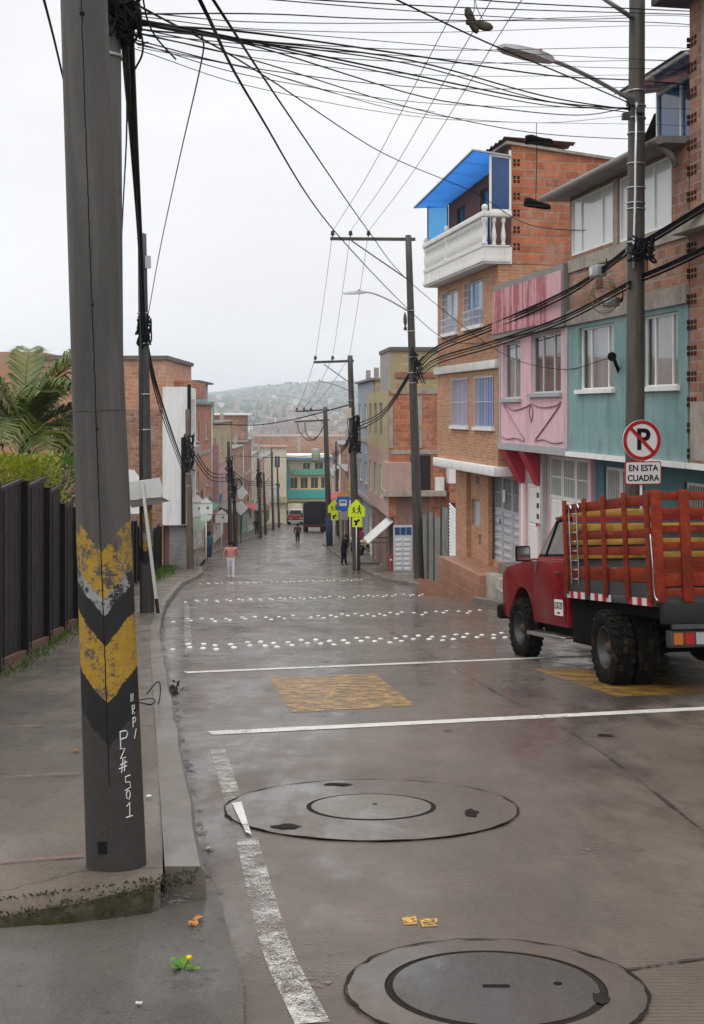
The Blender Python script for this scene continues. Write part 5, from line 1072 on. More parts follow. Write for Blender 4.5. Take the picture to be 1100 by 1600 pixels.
for k in range(3):
    w = ('top', 'middle', 'bottom')[k]; d = (0, 4, 9)[k]; rr2 = (.026, .016, .02)[k]
    cable('upper facade cable bundle from the lamp pole to the balcony house, %s strand' % w, [(985, 384 + d, 19.95), (933, 424 + d * .8, 22.3), (873, 460 + d, 25.3), (765, 508 + d, 30.6), (683, 541 + d, 35), (655, 566 + d, B2.y - .3)], rr2, group='facade cables')
    cable('lower facade cable bundle under the red sign board, %s strand' % w, [(985, 440 + d, 19.95), (874, 497 + d, 24.9), (765, 535 + d, 30.3), (682, 560 + d, 35), (657, 580 + d, B2.y - .3)], rr2 * .9, group='facade cables')
    cable('thick bundle from the lamp pole up to the right corner, %s strand' % w, [(1003, 378 + d, 20), (1050, 350 + d, 19.4), (1130, 300 + d, 18.3)], rr2 * 1.15, group='facade cables')
    cable('second bundle from the lamp pole to the right edge, %s strand' % w, [(1003, 430 + d, 20), (1050, 410 + d, 19.4), (1130, 372 + d, 18.3)], rr2, group='facade cables')
    cable('bundle between the two nearest right-hand poles down the street, %s strand' % w, [(650, 566 + 3 * k, B2.y), (600, 640 + 4 * k, (B2.y + B3.y) / 2), (555, 664 + 5 * k, B3.y)], .024, group='street cables')
    cable('bundle from the crossing-sign pole to the blue-footed pole, %s strand' % w, [(553, 664 + 5 * k, B3.y), (535, 700 + 3 * k, 78), (512, 712 + 3 * k, B4.y)], .03, group='street cables')
    cable('bundle running down the left side from the leaning-sign pole, %s strand' % w, [(226, 520 + 6 * k, lp.y), (250, 620 + 10 * k, 34), (290, 738 + 6 * k, 57)], (.03, .02, .016)[k], group='street cables')
    cable('bundle from the left corner pole to the twin poles, %s strand' % w, [(297, 690 + 9 * k, 58), (330, 738 + 6 * k, 78), (362, 740 + 6 * k, 97)], .03, group='street cables')
    cable('far bundle along the left houses to the bend, %s strand' % w, [(362, 735 + 6 * k, 97), (390, 752 + 3 * k, 110), (427, 752 + 3 * k, 160)], .035, group='street cables')
cable('left thick cable dropping steeply from the knot to the left pole', [h9(188, -60), (197, 100, 10), (208, 240, 14), (219, 400, 19.5), (222, 520, lp.y - .2)], .032)
cable('right thick cable dropping steeply from the knot to the left pole', [h9(200, -60), (206, 100, 10.2), (214, 260, 14.5), (222, 420, 20), (226, 530, lp.y - .2)], .030)
cable('thin wire hanging straight beside the foreground pole', [h9(196, 60), (198, 200, 11), (192, 330, 14), (186, 470, 18)], .008)
cable('lone drop wire arching down to the left pole', [(300, 48, 10), (317, 62, 10.5), (312, 110, 12), (280, 250, 16), (250, 390, 20), (231, 495, lp.y - .1)], .008)
cable('short loose wire end dangling right of the knot', [h9(222, -10), (230, 30, 9), (245, 60, 9), (275, 93, 9)], .007)
cable('curled loose wire below the knot', [h9(212, 25), (222, 60, 9), (222, 85, 9), (211, 108, 9)], .008)
cable('looped wire hanging under the knot', [h9(185, 30), (195, 52, 9), (215, 68, 9), (232, 66, 9)], .007)
cable('wire running up and out past the left side of the foreground pole', [(66, -10, 7), (84, 60, 8.5), (100, 128, 10), (140, 300, 14)], .009)
cable('heavy cable slung across the far street between left and right poles', [(335, 663, 88), (400, 664, 85), (460, 655, 78), (548, 632, B3.y)], .035, group='street cables')
cable('thin wire crossing the far street below the heavy cable', [(362, 712, 97), (440, 715, 97), (512, 710, B4.y)], .02, group='street cables')
cable('blue water hose across to the yellow house', [(570, 708, 70), (588, 705, 66), (600, 703, 64)], .03, M('pale_hose', (.4, .5, .5), .5, .1, 5), 'street cables')
for i, lb in enumerate(('outer', 'inner')):
    cable('dropper loop on the double crossarm, %s one' % lb, [(464 + 12 * i, 660, B4.y), (468 + 10 * i, 675, B4.y), (482 + 6 * i, 688, B4.y), (498, 680, B4.y), (507, 662, B4.y)], .03, group='street cables')
def splice(label, px, py, y, rz, s=1):
    t = thing('splice_box', label, 'splice box', at(px, py, y), rz, 'cable splice boxes'); b = MB(); b.box(-.2 * s, .2 * s, -.1 * s, .1 * s, -.11 * s, .11 * s); b.obj('box_body', M('splice_grey', (.30, .31, .31), .5, .12, 5, .2), t, .03)
    b = MB(); b.box(-.14 * s, .02 * s, -.11 * s, -.101 * s, -.07 * s, .07 * s); b.obj('cover_plate', M('plate_pale', (.5, .5, .5), .4, .1, 5), t, .004); b = MB()
    for k in range(4): b.tube(spl([(.2 * s, 0, -.04 * s + k * .03 * s), (.3 * s, .05, .02 * k), (.4 * s, .0, .1 + .03 * k)], 4), .01, 5)
    b.obj('cable_tail', rubber_black, t)
splice('pale grey splice box on the upper facade bundle', 934, 424, 22.1, AR); splice('dark round splice case on the lower facade bundle', 955, 472, 21.9, AR + .3, .8)
t = thing('wire_coil', 'tangled coil of wire hanging by the splice case', 'wire coil', at(944, 470, 21.7)); b = MB()
for k in range(7): a0 = kr_.uniform(0, 6); b.tube([Vector((.23 * math.cos(a0 + i * .5) * (1 + .2 * math.sin(k)), .05 * math.sin(i + k), .24 * math.sin(a0 + i * .5) + .03 * k)) for i in range(13)], .006, 4)
b.obj('loop', M('yellowed_wire', (.14, .11, .06), .6, .2, 5), t)
t = thing('service_bracket', 'short black service bracket on the teal wall between its windows', 'bracket', at(960, 572, 23.0)); b = MB(); b.bar((-.12, -.45, .16), (.2, .1, -.35), .05); b.lathe([(.07, 0), (.09, .06), (.05, .12)], 8, axis='y', c=(-.14, -.5, .16)); b.obj('bracket_arm', black_paint, t)

# hanging shoes
def shoe_mesh(col, sole, L_=.30):
    b = MB(); ring = []
    for s, w, h in ((0, .028, .075), (.02, .036, .085), (.07, .038, .088), (.11, .037, .075), (.16, .042, .055), (.22, .047, .042), (.27, .040, .034), (.30, .018, .022)):
        ring.append([(s, w * math.cos(a), .022 + (h - .0) * (.5 + .5 * math.sin(a)) * .96) for a in [2 * math.pi * k / 12 for k in range(12)]])
    for r in ring: b.v += r
    n = len(ring)
    for i in range(n - 1):
        for k in range(12): b.f.append((i * 12 + k, i * 12 + (k + 1) % 12, i * 12 + 12 + (k + 1) % 12, i * 12 + 12 + k)); b.mi.append(0); b.sm.append(True)
    b.f += [tuple(range(12))[::-1], tuple(range((n - 1) * 12, n * 12))]; b.mi += [0, 0]; b.sm += [True, True]
    s_ = MB(); s_.prism([(-.008, .0), (.05, .036), (.11, .034), (.2, .050), (.27, .044), (.308, .015), (.308, -.015), (.27, -.044), (.2, -.050), (.11, -.034), (.05, -.036)], 0, .026, 'xy')
    c_ = MB()
    for k in range(4): c_.tube([(.09 + .022 * k, -.03, .085 - .008 * k), (.09 + .022 * k, 0, .10 - .01 * k), (.09 + .022 * k, .03, .085 - .008 * k)], .004, 4)
    return b.mesh('shoe', col), s_.mesh('sole', sole, .006), c_.mesh('shoelace', sole)
def shoe(root, ms, p, rot, sc=1.0):
    o = link('shoe', ms[0], root, loc=p, rot=rot); o.scale = (sc,) * 3; link('sole', ms[1], o); link('shoelace', ms[2], o)
blk = shoe_mesh(M('black_leather', (.013, .013, .015), .4, .3, 8), M('black_sole', (.02, .02, .021), .7, .2, 8)); kha = shoe_mesh(M('olive_suede', (.085, .075, .06), .9, .25, 8), M('brown_sole', (.045, .035, .03), .7, .2, 8))
t = thing('hanging_shoes', 'pair of black shoes strung one above the other from the low cable', 'shoes', at(835, 208, 18)); y18 = 18 / FPX
b = MB(); b.tube(spl([(.03, 0, .15), (.03, 0, 0), (.035, 0, -.35), (.03, 0, -.62), (.02, 0, -1.0)], 4), .005, 4); b.obj('hanging_lace', rubber_black, t)
shoe(t, blk, (-.13, 0, -.17), (R(10), R(-4), R(6)), 1.35); shoe(t, blk, (-.16, 0, -1.08), (R(-6), R(7), R(-4)), 1.3)
t = thing('hanging_shoes', 'pair of olive shoes dangling from the top cable, soles turned out', 'shoes', at(741, 20, 16.5)); b = MB(); b.tube(spl([(0, 0, .2), (.0, 0, .05), (-.02, 0, -.02)], 4), .005, 4); b.tube(spl([(0.01, 0, .2), (.04, 0, .06), (.12, 0, -.1)], 4), .005, 4); b.obj('hanging_lace', rubber_black, t)
shoe(t, kha, (-.13, 0, .03), (R(70), R(62), R(0)), 1.15); shoe(t, kha, (-.1, .05, -.12), (R(95), R(14), R(-8)), 1.2)

# ------------------------------------------------------------------ black fence on the left
fm_ = M('black_sheet_metal', (.010, .011, .013), .5, .35, 3, .1, streak=.3, dirt=(.04, .036, .03), bmp=.2); fe = thing('black_fence', 'black sheet-metal fence stepping down along the left pavement', 'fence', (0, 0, 0))
def fx(y): return lerp([(6, -2.85), (12.9, -3.73), (22.1, -4.95), (45, -7.8), (60, -9.35)], y)
y = 6.0; i = 0
while y < 59.5:
    y2 = min(y + 2.15 + .12 * math.sin(i * 2.1), 59.7); top = G(y) + .14 + 1.98 + .10 * math.sin(i * 1.7); a, c = Vector((fx(y), y, 0)), Vector((fx(y2), y2, 0)); b = MB(); n = 22; d = (c - a); s = Vector((-d.y, d.x, 0)).normalized()
    for k in range(n):
        q0, q1 = a.lerp(c, k / n), a.lerp(c, (k + 1) / n); o0 = s * (.012 if (k // 2) % 2 else 0)
        o1 = s * (.012 if ((k + 1) // 2) % 2 else 0); q0 = q0 + o0; q1 = q1 + o1; b.add([(q0.x, q0.y, G(q0.y) + .2), (q1.x, q1.y, G(q1.y) + .2), (q1.x, q1.y, top), (q0.x, q0.y, top)], [(0, 1, 2, 3)])
    b.obj('fence_panel', fm_, fe)
    b = MB(); b.bar((a.x + .03, a.y, G(y)), (a.x + .03, a.y, top + .07), .085); b.bar((a.x + .09, a.y + .06, G(y) + .2), (a.x + .09, a.y + .06, top - .03), .012); b.obj('post', M('black_post', (.018, .018, .02), .45, .3, 4, .2), fe)
    b = MB(); b.bar((a.x + .01, a.y + .05, top - .03), (c.x + .01, c.y - .05, top - .03), .04); b.obj('top_rail', M('black_post', (.018, .018, .02)), fe)
    b = MB(); b.bar((a.x + .02, a.y + .06, G(y) + .2), (c.x + .02, c.y - .02, G(y2) + .16), .08, .09); b.obj('brick_plinth', BR('red_plinth', (.22, .075, .04), (.13, .05, .03), (.2, .17, .14), .24, .08, .01), fe)
    y = y2; i += 1
# leaf helpers
def leafmat(name, a, c, rough=.5):
    if name in MATS: return MATS[name]
    m, t, n, l, p = newmat(name); g = n('ShaderNodeNewGeometry'); l(mixc(t, g.outputs['Random Per Island'], a, c), p.inputs['Base Color']); p.inputs['Roughness'].default_value = rough; p.inputs['Specular IOR Level'].default_value = .4
    tr = n('ShaderNodeBsdfTranslucent'); l(mixc(t, g.outputs['Random Per Island'], [k * 1.2 for k in a], [k * 1.2 for k in c]), tr.inputs[0]); ms = n('ShaderNodeMixShader'); ms.inputs[0].default_value = .28
    l(p.outputs[0], ms.inputs[1]); l(tr.outputs[0], ms.inputs[2]); l(ms.outputs[0], t.nodes['Material Output'].inputs[0]); return m
def leaf(b, p, d, L_, w, r, mi=0):
    d = d.normalized(); u = d.cross(Vector((r.uniform(-1, 1), r.uniform(-1, 1), r.uniform(-.2, 1)))).normalized() * w / 2; b.add([p, p + d * L_ * .5 + u, p + d * L_, p + d * L_ * .5 - u], [(0, 1, 2, 3)], mi)
def hedge(label, c, sx_, sy_, z0, z1, mat, n, seed):
    t = thing('hedge', label, 'hedge', (c[0], c[1], z0)); r = random.Random(seed); b = MB(); H_ = z1 - z0
    for k in range(n):
        u, v, w = r.uniform(-1, 1), r.uniform(-1, 1), r.uniform(0, 1)
        f = max(abs(u), abs(v), abs(2 * w - 1))
        if r.random() > f ** 3 + .12: continue
        lump = .9 + .16 * math.sin(3 * u + seed) * math.sin(4 * w + v * 3) + r.uniform(-.05, .07)
        p = Vector((u * sx_ * lump, v * sy_ * lump, w * H_ * (.93 + .1 * lump - .04))); d = Vector((u + r.uniform(-.8, .8), v + r.uniform(-.8, .8), (w - .35) * 2 + r.uniform(-.8, .8))); leaf(b, p, d, r.uniform(.05, .09), r.uniform(.03, .05), r)
    b.obj('foliage', mat, t); s = MB()
    for k in range(7): x = r.uniform(-.7, .7) * sx_; s.tube(spl([(x, r.uniform(-.4, .4) * sy_, 0), (x + r.uniform(-.2, .2), 0, H_ * .5), (x + r.uniform(-.4, .4), r.uniform(-.3, .3), H_ * .92)], 4), .018, 5)
    s.obj('stems', old_wood, t)
hedge('yellow-green clipped hedge above the black fence', (-5.3, 19.2), .55, 1.0, G(19) + .1, .68, leafmat('yellow_leaves', (.30, .28, .015), (.10, .17, .012)), 15000, 1)
hedge('dark green clipped hedge next to the yellow-green one', (-5.45, 21.4), .48, .9, G(21) + .1, .55, leafmat('green_leaves', (.09, .19, .012), (.025, .075, .008)), 11000, 2)
# palm
pc = at(38, 712, 24); pc.z = G(24) + .1; pr_ = random.Random(21); pt_ = thing('palm_tree', 'palm tree with feathery arching fronds behind the fence', 'palm tree', pc); top = at(38, 690, 24) - pc
b = MB(); b.tube(spl([(0, 0, -.1), (.04, 0, 1.2), (0, 0, top.z + .1)], 6), [.13] * 12 + [.10], 10); b.obj('trunk', M('palm_bark', (.09, .075, .05), .9, .3, 9), pt_)
pm_ = leafmat('palm_leaflets', (.16, .18, .03), (.045, .085, .015), .4)
for az, el, L_ in ((8, 80, 2.5), (100, 84, 2.3), (200, 78, 2.4), (-25, 70, 2.5), (165, 72, 2.3), (170, 58, 2.1), (-8, 48, 2.3), (30, 36, 2.3), (-30, 22, 2.1), (150, 30, 2.1), (190, 14, 1.9), (200, 40, 2.0), (60, 50, 2.0), (120, 52, 2.0), (-60, 40, 1.8), (250, 30, 1.9), (-14, 4, 1.9), (172, -2, 1.7), (300, 58, 1.9), (-40, 60, 2.1), (215, 64, 2.0), (20, 62, 2.2), (160, 44, 2.0), (-20, 32, 2.1), (185, 28, 2.0), (80, 66, 2.0), (270, 45, 1.8), (45, 20, 2.0)):
    a, e0 = R(az), R(el); pts = []; p = Vector((0, 0, top.z)); st = L_ / 16; el_ = e0
    for k in range(17):
        pts.append(p.copy()); p = p + Vector((math.cos(a) * math.cos(el_), math.sin(a) * math.cos(el_), math.sin(el_))) * st * 1.05; el_ -= R((3.0 + k * .62) * (.62 if el > 54 else 1))
    b = MB(); b.tube(pts, [.022 * (1 - k / 19) + .003 for k in range(17)], 5, 1)
    for k in range(3, 17):
        for q in (0, .25, .5, .75):
            if k == 16 and q: continue
            c = pts[k].lerp(pts[min(k + 1, 16)], q); d = (pts[min(k + 1, 16)] - pts[k - 1]).normalized(); sd_ = d.cross(Vector((0, 0, 1)))
            if sd_.length < .05: sd_ = Vector((math.sin(a), -math.cos(a), 0))
            sd_.normalize(); f = math.sin(math.pi * min(1, (k + q - 2) / 15.5) * .93 + .12); l_len = .72 * f + .1
            for s in (-1, 1):
                dd = (sd_ * s + d * pr_.uniform(.55, .85) + Vector((0, 0, pr_.uniform(.05, .35)))).normalized(); w = dd.cross(d).normalized(); w = dd.cross(w).normalized() * .021; mid = c + dd * l_len * .55; tip = c + dd * l_len * .95 - Vector((0, 0, l_len * pr_.uniform(.22, .5)))
                b.add([c - w * .5, c + w * .5, mid + w, mid - w, tip], [(0, 1, 2, 3), (3, 2, 4)], 0)
    b.obj('frond', [pm_, leafmat('palm_rib', (.10, .13, .03), (.07, .10, .02))], pt_)
# grass along the fence foot, moss on the broken slab edge, weed in the gutter
gr = MB(); g_r = random.Random(5)
for k in range(2600):
    y = g_r.choice((g_r.uniform(12, 24), g_r.uniform(20, 30), g_r.uniform(44, 59.5), g_r.uniform(52, 59.5))); x = fx(y) + .12 + abs(g_r.gauss(0, .10 if y < 30 else .30)); p = Vector((x, y, lz(y) - .01)); hgt = g_r.uniform(.04, .12) * (1 if y < 30 else 2.6)
    leaf(gr, p, Vector((g_r.uniform(-.7, .7), g_r.uniform(-.7, .7), 1)), hgt, .015 if y < 30 else .04, g_r)
gr.obj('grass', leafmat('grass_blades', (.10, .19, .02), (.05, .11, .015)), kind='stuff')
mo = MB()
for k in range(2600):
    x = g_r.uniform(-2.2, -.6) if k % 3 else -3; yb_ = lerp([(-9, 3.5), (-1.24, 4.28), (-.95, 4.42), (-.55, 4.72)], x); p = Vector((x, yb_ - .012 + g_r.uniform(-.015, .12) * g_r.random(), 0)); p.z = lz(4.6) - g_r.uniform(0, .05) if p.y < yb_ + .03 else lz(p.y) - .004
    leaf(mo, p, Vector((g_r.uniform(-1, 1), g_r.uniform(-1, .4), g_r.uniform(.2, 1))), g_r.uniform(.008, .018), .009, g_r)
mo.obj('moss', leafmat('moss', (.055, .06, .02), (.03, .026, .012), .9), kind='stuff')
w0 = gp(286, 1517, .02); wd = thing('dandelion', 'small dandelion weed with one yellow flower in the gutter', 'weed', w0); b = MB()
for k in range(34):
    a = g_r.uniform(0, 6.28); e_ = g_r.uniform(.15, .9); L_ = g_r.uniform(.04, .085); d = Vector((math.cos(a) * math.cos(e_), math.sin(a) * math.cos(e_), math.sin(e_))); s = Vector((-math.sin(a), math.cos(a), 0)); P = [d * L_ * t - Vector((0, 0, .4 * L_ * t * t)) for t in (0, .3, .5, .7, .85, 1)]; W_ = (.002, .006, .012, .008, .013, .001)
    for i in range(5): b.add([P[i] - s * W_[i], P[i] + s * W_[i], P[i + 1] + s * W_[i + 1], P[i + 1] - s * W_[i + 1]], [(0, 1, 2, 3)])
b.obj('leaves', leafmat('weed_leaves', (.13, .30, .015), (.06, .17, .012)), wd); b = MB(); b.tube([(0, 0, 0), (.022, -.02, .05)], .002, 5); b.obj('stalk', leafmat('weed_leaves', (0, 0, 0), (0, 0, 0)), wd); b = MB(); b.lathe([(.001, .046), (.010, .05), (.009, .057), (.001, .06)], 10, c=(.022, -.02, 0)); b.obj('flower', M('flower_yellow', (.75, .48, .01), .7, .1, 9), wd)
# ------------------------------------------------------------------ manholes, pits, studs, litter
def manhole(label, c, r_lid, c2, r_ring, dark):
    t = thing('manhole_cover', label, 'manhole', (c.x, c.y, G(c.y)), 0, 'manhole covers', (math.atan(-.118), 0, 0)); off = Vector((c2.x - c.x, c2.y - c.y, 0)); jr3 = random.Random(int(r_ring * 100))
    b = MB(); b.lathe([(r_lid - .012, .009), (.001, .009)], 48, smooth=False, cap=False); b.obj('lid', dark, t)
    b = MB(); b.lathe([(r_lid + .012, .0065), (r_lid + .010, .003), (r_lid - .008, .0035), (r_lid - .012, .008)], 48, smooth=False, cap=False); b.obj('lid_gap', crack_mat, t)
    b = MB(); b.lathe([(r_ring - .01, .0068), (r_lid + .014, .0070)], 64, smooth=False, cap=False); b.obj('collar', manhole_mat, t)
    b = MB(); rs = [r_ring + jr3.uniform(-.006, .006) for k in range(72)]
    for k in range(72):
        a0, a1 = 2 * math.pi * k / 72, 2 * math.pi * (k + 1) / 72; r0, r1 = rs[k], rs[(k + 1) % 72]; w0_ = .004 + .011 * abs(math.sin(k * .6)) ** 2; w1_ = .004 + .011 * abs(math.sin((k + 1) % 72 * .6)) ** 2
        b.add([((r0 - w0_) * math.cos(a0), (r0 - w0_) * math.sin(a0), .009), (r0 * math.cos(a0), r0 * math.sin(a0), .009), (r1 * math.cos(a1), r1 * math.sin(a1), .009), ((r1 - w1_) * math.cos(a1), (r1 - w1_) * math.sin(a1), .009)], [(0, 1, 2, 3)])
    b.obj('broken_joint', crack_mat, t); return t
lid_m = wet('manhole_lid', (.105, .088, .070), (.155, .135, .11), .35, .6, 0, 3, .5, .5, 0, (.1, .9)); lid_d = wet('dark_manhole_lid', (.034, .030, .026), (.066, .058, .050), .35, .6, 0, 3, .6, .5, 0, (.1, 1.0))
m1 = manhole('pale round manhole lid in a wide concrete collar beside the edge line', gp(580, 1262), .335, gp(578, 1268), .79, lid_m)
m2 = manhole('dark manhole lid with a key slot at the bottom edge', gp(774, 1545), .335, gp(780, 1545), .475, lid_d)
b = MB(); b.box(-.04, .045, -.012, .006, .0105, .012); b.obj('key_slot', sign_black, m2); b = MB(); b.lathe([(.013, .011), (.001, .0115)], 14, c=(.20, .02, 0)); b.obj('vent_hole', sign_black, m2)
b = MB(); b.lathe([(.014, .011), (.001, .0115)], 10, c=(.02, .05, 0)); b.obj('vent_hole', sign_black, m1)
for k, (px, py, w, d) in enumerate(((530, 1228, .09, .05), (447, 1294, .08, .06), (737, 1272, .045, .10), (945, 1150, .07, .05), (700, 1143, .05, .02), (940, 1565, .03, .06), (345, 1490, .04, .03))):
    c = gp(px, py); b = MB(); n = 14; vs = []
    for i in range(n): a = 6.283 * i / n; r = .6 + .55 * jr.random(); vs.append((c.x + w * r * math.cos(a), c.y + d * r * math.sin(a), G(c.y + d * r * math.sin(a)) + .0105))
    b.add(vs, [tuple(range(n))]); b.obj('road_pit', crack_mat, kind='structure')
sb = MB(); sb.lathe([(.046, 0), (.044, .007), (.034, .014), (.018, .018), (.001, .019)], 12); sme = sb.mesh('road_stud', M('stud_white', (.72, .71, .68), .35, .08, 6, bmp=0, streak=0))
st_r = random.Random(9); first = None
for bi, (lb, grp, pa, pb, n, rows_) in enumerate((
    ('small white road stud in the nearest studded band, by the red truck front', 'studs of the nearest band', (276, 1012), (800, 992), 25, 2),
    ('small white road stud in the second studded band across the road', 'studs of the second band', (276, 970), (762, 955), 25, 2),
    ('small white road stud in the third studded band across the road', 'studs of the third band', (292, 940), (668, 929), 24, 2),
    ('small white road stud in the farthest studded band', 'studs of the farthest band', (315, 912), (570, 906), 22, 2))):
    A, B_ = gp(*pa), gp(*pb); d = B_ - A
    for r in range(rows_):
        for k in range(n):
            if st_r.random() < .07: continue
            f = (k + (.5 if r % 2 else 0)) / n; p = A + d * f; y = p.y + (r - .5) * .7 + .25 * math.sin(k * 1.55 + r) ; x = p.x + st_r.uniform(-.02, .02)
            if x > kr(y) - .1 or x < kl(y) + .05: continue
            o = link('road_stud', sme, None, lb, 'road stud', grp, None, (x, y, G(y) - .002), (R(-6.7), 0, st_r.random() * 6))
def scrap(name, label, cat, px, py, s, mat, dz=0):
    c = gp(px, py, dz); b = MB(); n = 7; vs = []
    for i in range(n): a = 6.283 * i / n; r = s * (.5 + .6 * jr.random()); vs.append((r * math.cos(a), r * .8 * math.sin(a), .006 + .012 * jr.random()))
    b.add(vs + [(0, 0, .016)], [(i, (i + 1) % n, n) for i in range(n)]); b.add([(x, y, z - .004) for x, y, z in vs], [tuple(range(n))[::-1]])
    return b.obj(name, mat, None, label=label, cat=cat, loc=c)
paper = M('wet_paper', (.62, .60, .57), .7, .1, 9); lf = M('dead_leaf', (.40, .17, .05), .7, .3, 9)
scrap('paper_scrap', 'white paper scrap on the asphalt patch under the slab edge', 'litter', 105, 1446, .022, paper, .03); scrap('paper_scrap', 'crumpled white scrap just below the mossy edge', 'litter', 165, 1434, .018, paper, .03)
scrap('paper_scrap', 'cigarette packet scrap right of the pole on the pavement', 'litter', 232, 1247, .018, paper, .14); scrap('paper_scrap', 'white fleck on the road near the kerb end', 'litter', 325, 1329, .012, paper); scrap('paper_scrap', 'pale scrap low on the asphalt patch near the bottom edge', 'litter', 217, 1574, .014, paper, .03)
scrap('dead_leaf', 'orange dead leaf on the pavement left of the pole', 'leaf', 118, 1175, .03, lf, .14); scrap('dead_leaf', 'orange leaf litter in the gutter above the dandelion', 'leaf', 310, 1438, .03, lf, .03); scrap('dead_leaf', 'small brown leaf beside the gutter leaf litter', 'leaf', 302, 1446, .02, lf, .03)
c = gp(273, 1081); t = thing('debris_clump', 'dark clump of wet leaves against the kerb', 'debris', c); b = MB()
for k in range(60): leaf(b, Vector((jr.gauss(.0, .03), jr.gauss(0, .10), jr.uniform(0, .05))), Vector((jr.uniform(-1, 1), jr.uniform(-1, 1), jr.uniform(-.2, 1))), .05, .03, jr)
b.obj('leaves', M('rotting_leaves', (.05, .035, .022), .8, .4, 9), t)
c = gp(225, 1100, .14); t = thing('loose_cable', 'loop of loose black cable on the pavement right of the pole', 'cable', c); b = MB(); z = .01
b.tube(spl([(-.02, .25, .02), (.06, .23, .12), (.11, .12, .14), (.13, 0, .06), (.12, -.12, .012), (.06, -.06, .01), (-.05, -.02, .02)], 6), .005, 5); b.tube(spl([(-.05, .05, .02), (.05, .07, .03), (.09, .0, .02), (.05, -.1, .01)], 6), .004, 5); b.obj('cable_loop', rubber_black, t)
# ------------------------------------------------------------------ red stake truck
def wood(name, col, col2, bare, grain):
    m, t, n, l, p = newmat(name); co = n('ShaderNodeTexCoord').outputs['Object']
    g = noise(t, co, 9, 7, .75, grain); c = mixc(t, rng(t, g, .35, .65, 0, 1), col2, col); c = mixc(t, rng(t, noise(t, co, 26, 6, .8, grain), .60, .68, 0, .85), c, bare)
    c = mixc(t, rng(t, noise(t, co, 3.2, 6, .7), .5, .72, 0, .65), c, (.035, .014, .009)); l(c, p.inputs['Base Color']); p.inputs['Roughness'].default_value = .75; p.inputs['Specular IOR Level'].default_value = .15
    bump(t, p, g, .5, .01); return m
red = M('truck_red', (.19, .006, .010), .34, .2, 2, 0, .04, coat=.0, spec=.22, streak=.2, dirt=(.07, .012, .012)); rwood = wood('red_stake_wood', (.26, .034, .012), (.12, .014, .007), (.26, .12, .055), (1, .12, 1))
ywood = wood('yellow_slat_wood', (.44, .25, .04), (.26, .14, .03), (.05, .032, .018), (.3, .15, 1)); dkpl = M('dark_bed_plate', (.055, .055, .058), .6, .3, 5, .2, streak=.5); blk_ch = M('black_chassis', (.008, .008, .008), .6, .3, 5)
tyre_m = M('muddy_tyre', (.014, .013, .012), .85, .3, 14, col2=(.085, .065, .045), lo=.55, hi=.7, bmp=.3); rim_m = M('dusty_rim', (.075, .077, .08), .55, .3, 5, .4, col2=(.04, .038, .036)); chrome = M('worn_chrome', (.55, .55, .55), .22, .1, 5, .95); mirror_m = M('mirror_glass', (.55, .57, .6), .06, .04, 2, .95, bmp=0)
tk = thing('stake_truck', 'red pickup truck with a red wooden stake bed and muddy tyres at the right', 'truck', (3.73, 12.86, G(12.86) + .004), 0, None, (R(-6.75), 0, R(8.25)))
arch = [(3.45 + .53 * math.cos(R(a)), .40 + .53 * math.sin(R(a))) for a in range(11, 170, 12)]
b = MB(); b.prism([(1.52, .50), (2.92, .50)][::1] + arch[::-1] + [(3.99, .49), (4.30, .50), (4.42, .60), (4.43, .95), (4.38, 1.09), (4.18, 1.19), (3.3, 1.275), (2.92, 1.31), (1.52, 1.30)], -.97, .97, 'yz'); body = b.obj('body', red, tk, .06, 3)
b = MB(); v0 = [(-.925, 1.54), (.925, 1.54), (.925, 2.93), (-.925, 2.93)]; v1 = [(-.80, 1.60), (.80, 1.60), (.80, 2.36), (-.80, 2.36)]
b.add([(x, y, 1.27) for x, y in v0] + [(x, y, 1.81) for x, y in v1] + [(x * .9, 1.64 + (y - 1.6) * .88, 1.86) for x, y in v1], [(0, 3, 2, 1), (0, 1, 5, 4), (1, 2, 6, 5), (2, 3, 7, 6), (3, 0, 4, 7), (4, 5, 9, 8), (5, 6, 10, 9), (6, 7, 11, 10), (7, 4, 8, 11), (8, 9, 10, 11)]); cabt = b.obj('cab_top', red, tk, .025, 3)
gl_ = GLASS('truck_glass', (.25, .29, .29), .22, op=.25); rubb = M('window_rubber', (.012, .012, .012), .6, .2, 6)
def side_x(z, s): return s * (.925 - .125 * (z - 1.27) / .54)
for s in (-1, 1):
    for nm, mt, o, g_ in (('window_seal', rubb, .004, 0), ('side_window', M('cab_glass', (.16, .19, .19), .05, .35, 2.2, bmp=0, spec=1), .010, .025)):
        q = [(1.70 + g_, 1.335 + g_), (2.80 - g_ * 2, 1.335 + g_), (2.335 - g_, 1.775 - g_), (1.72 + g_, 1.775 - g_)]; b = MB(); b.add([(side_x(z, s) + s * o, y, z) for y, z in q], [(0, 1, 2, 3) if s > 0 else (3, 2, 1, 0)]); b.obj(nm, mt, cabt)
    b = MB(); b.bar((side_x(1.34, s) + s * .014, 2.46, 1.34), (side_x(1.74, s) + s * .014, 2.22, 1.76), .025); b.obj('quarter_light_bar', rubb, cabt)
b = MB(); q = [(-.82, 2.87, 1.36), (.82, 2.87, 1.36), (.72, 2.42, 1.76), (-.72, 2.42, 1.76)]; b.add([(x, y + .012, z + .012) for x, y, z in q], [(0, 1, 2, 3)]); b.obj('windscreen', M('cab_glass', (.16, .19, .19)), cabt)
b = MB(); b.bar((-.82, 1.75, 1.80), (-.82, 2.30, 1.80), .03); b.obj('drip_rail', red, cabt)
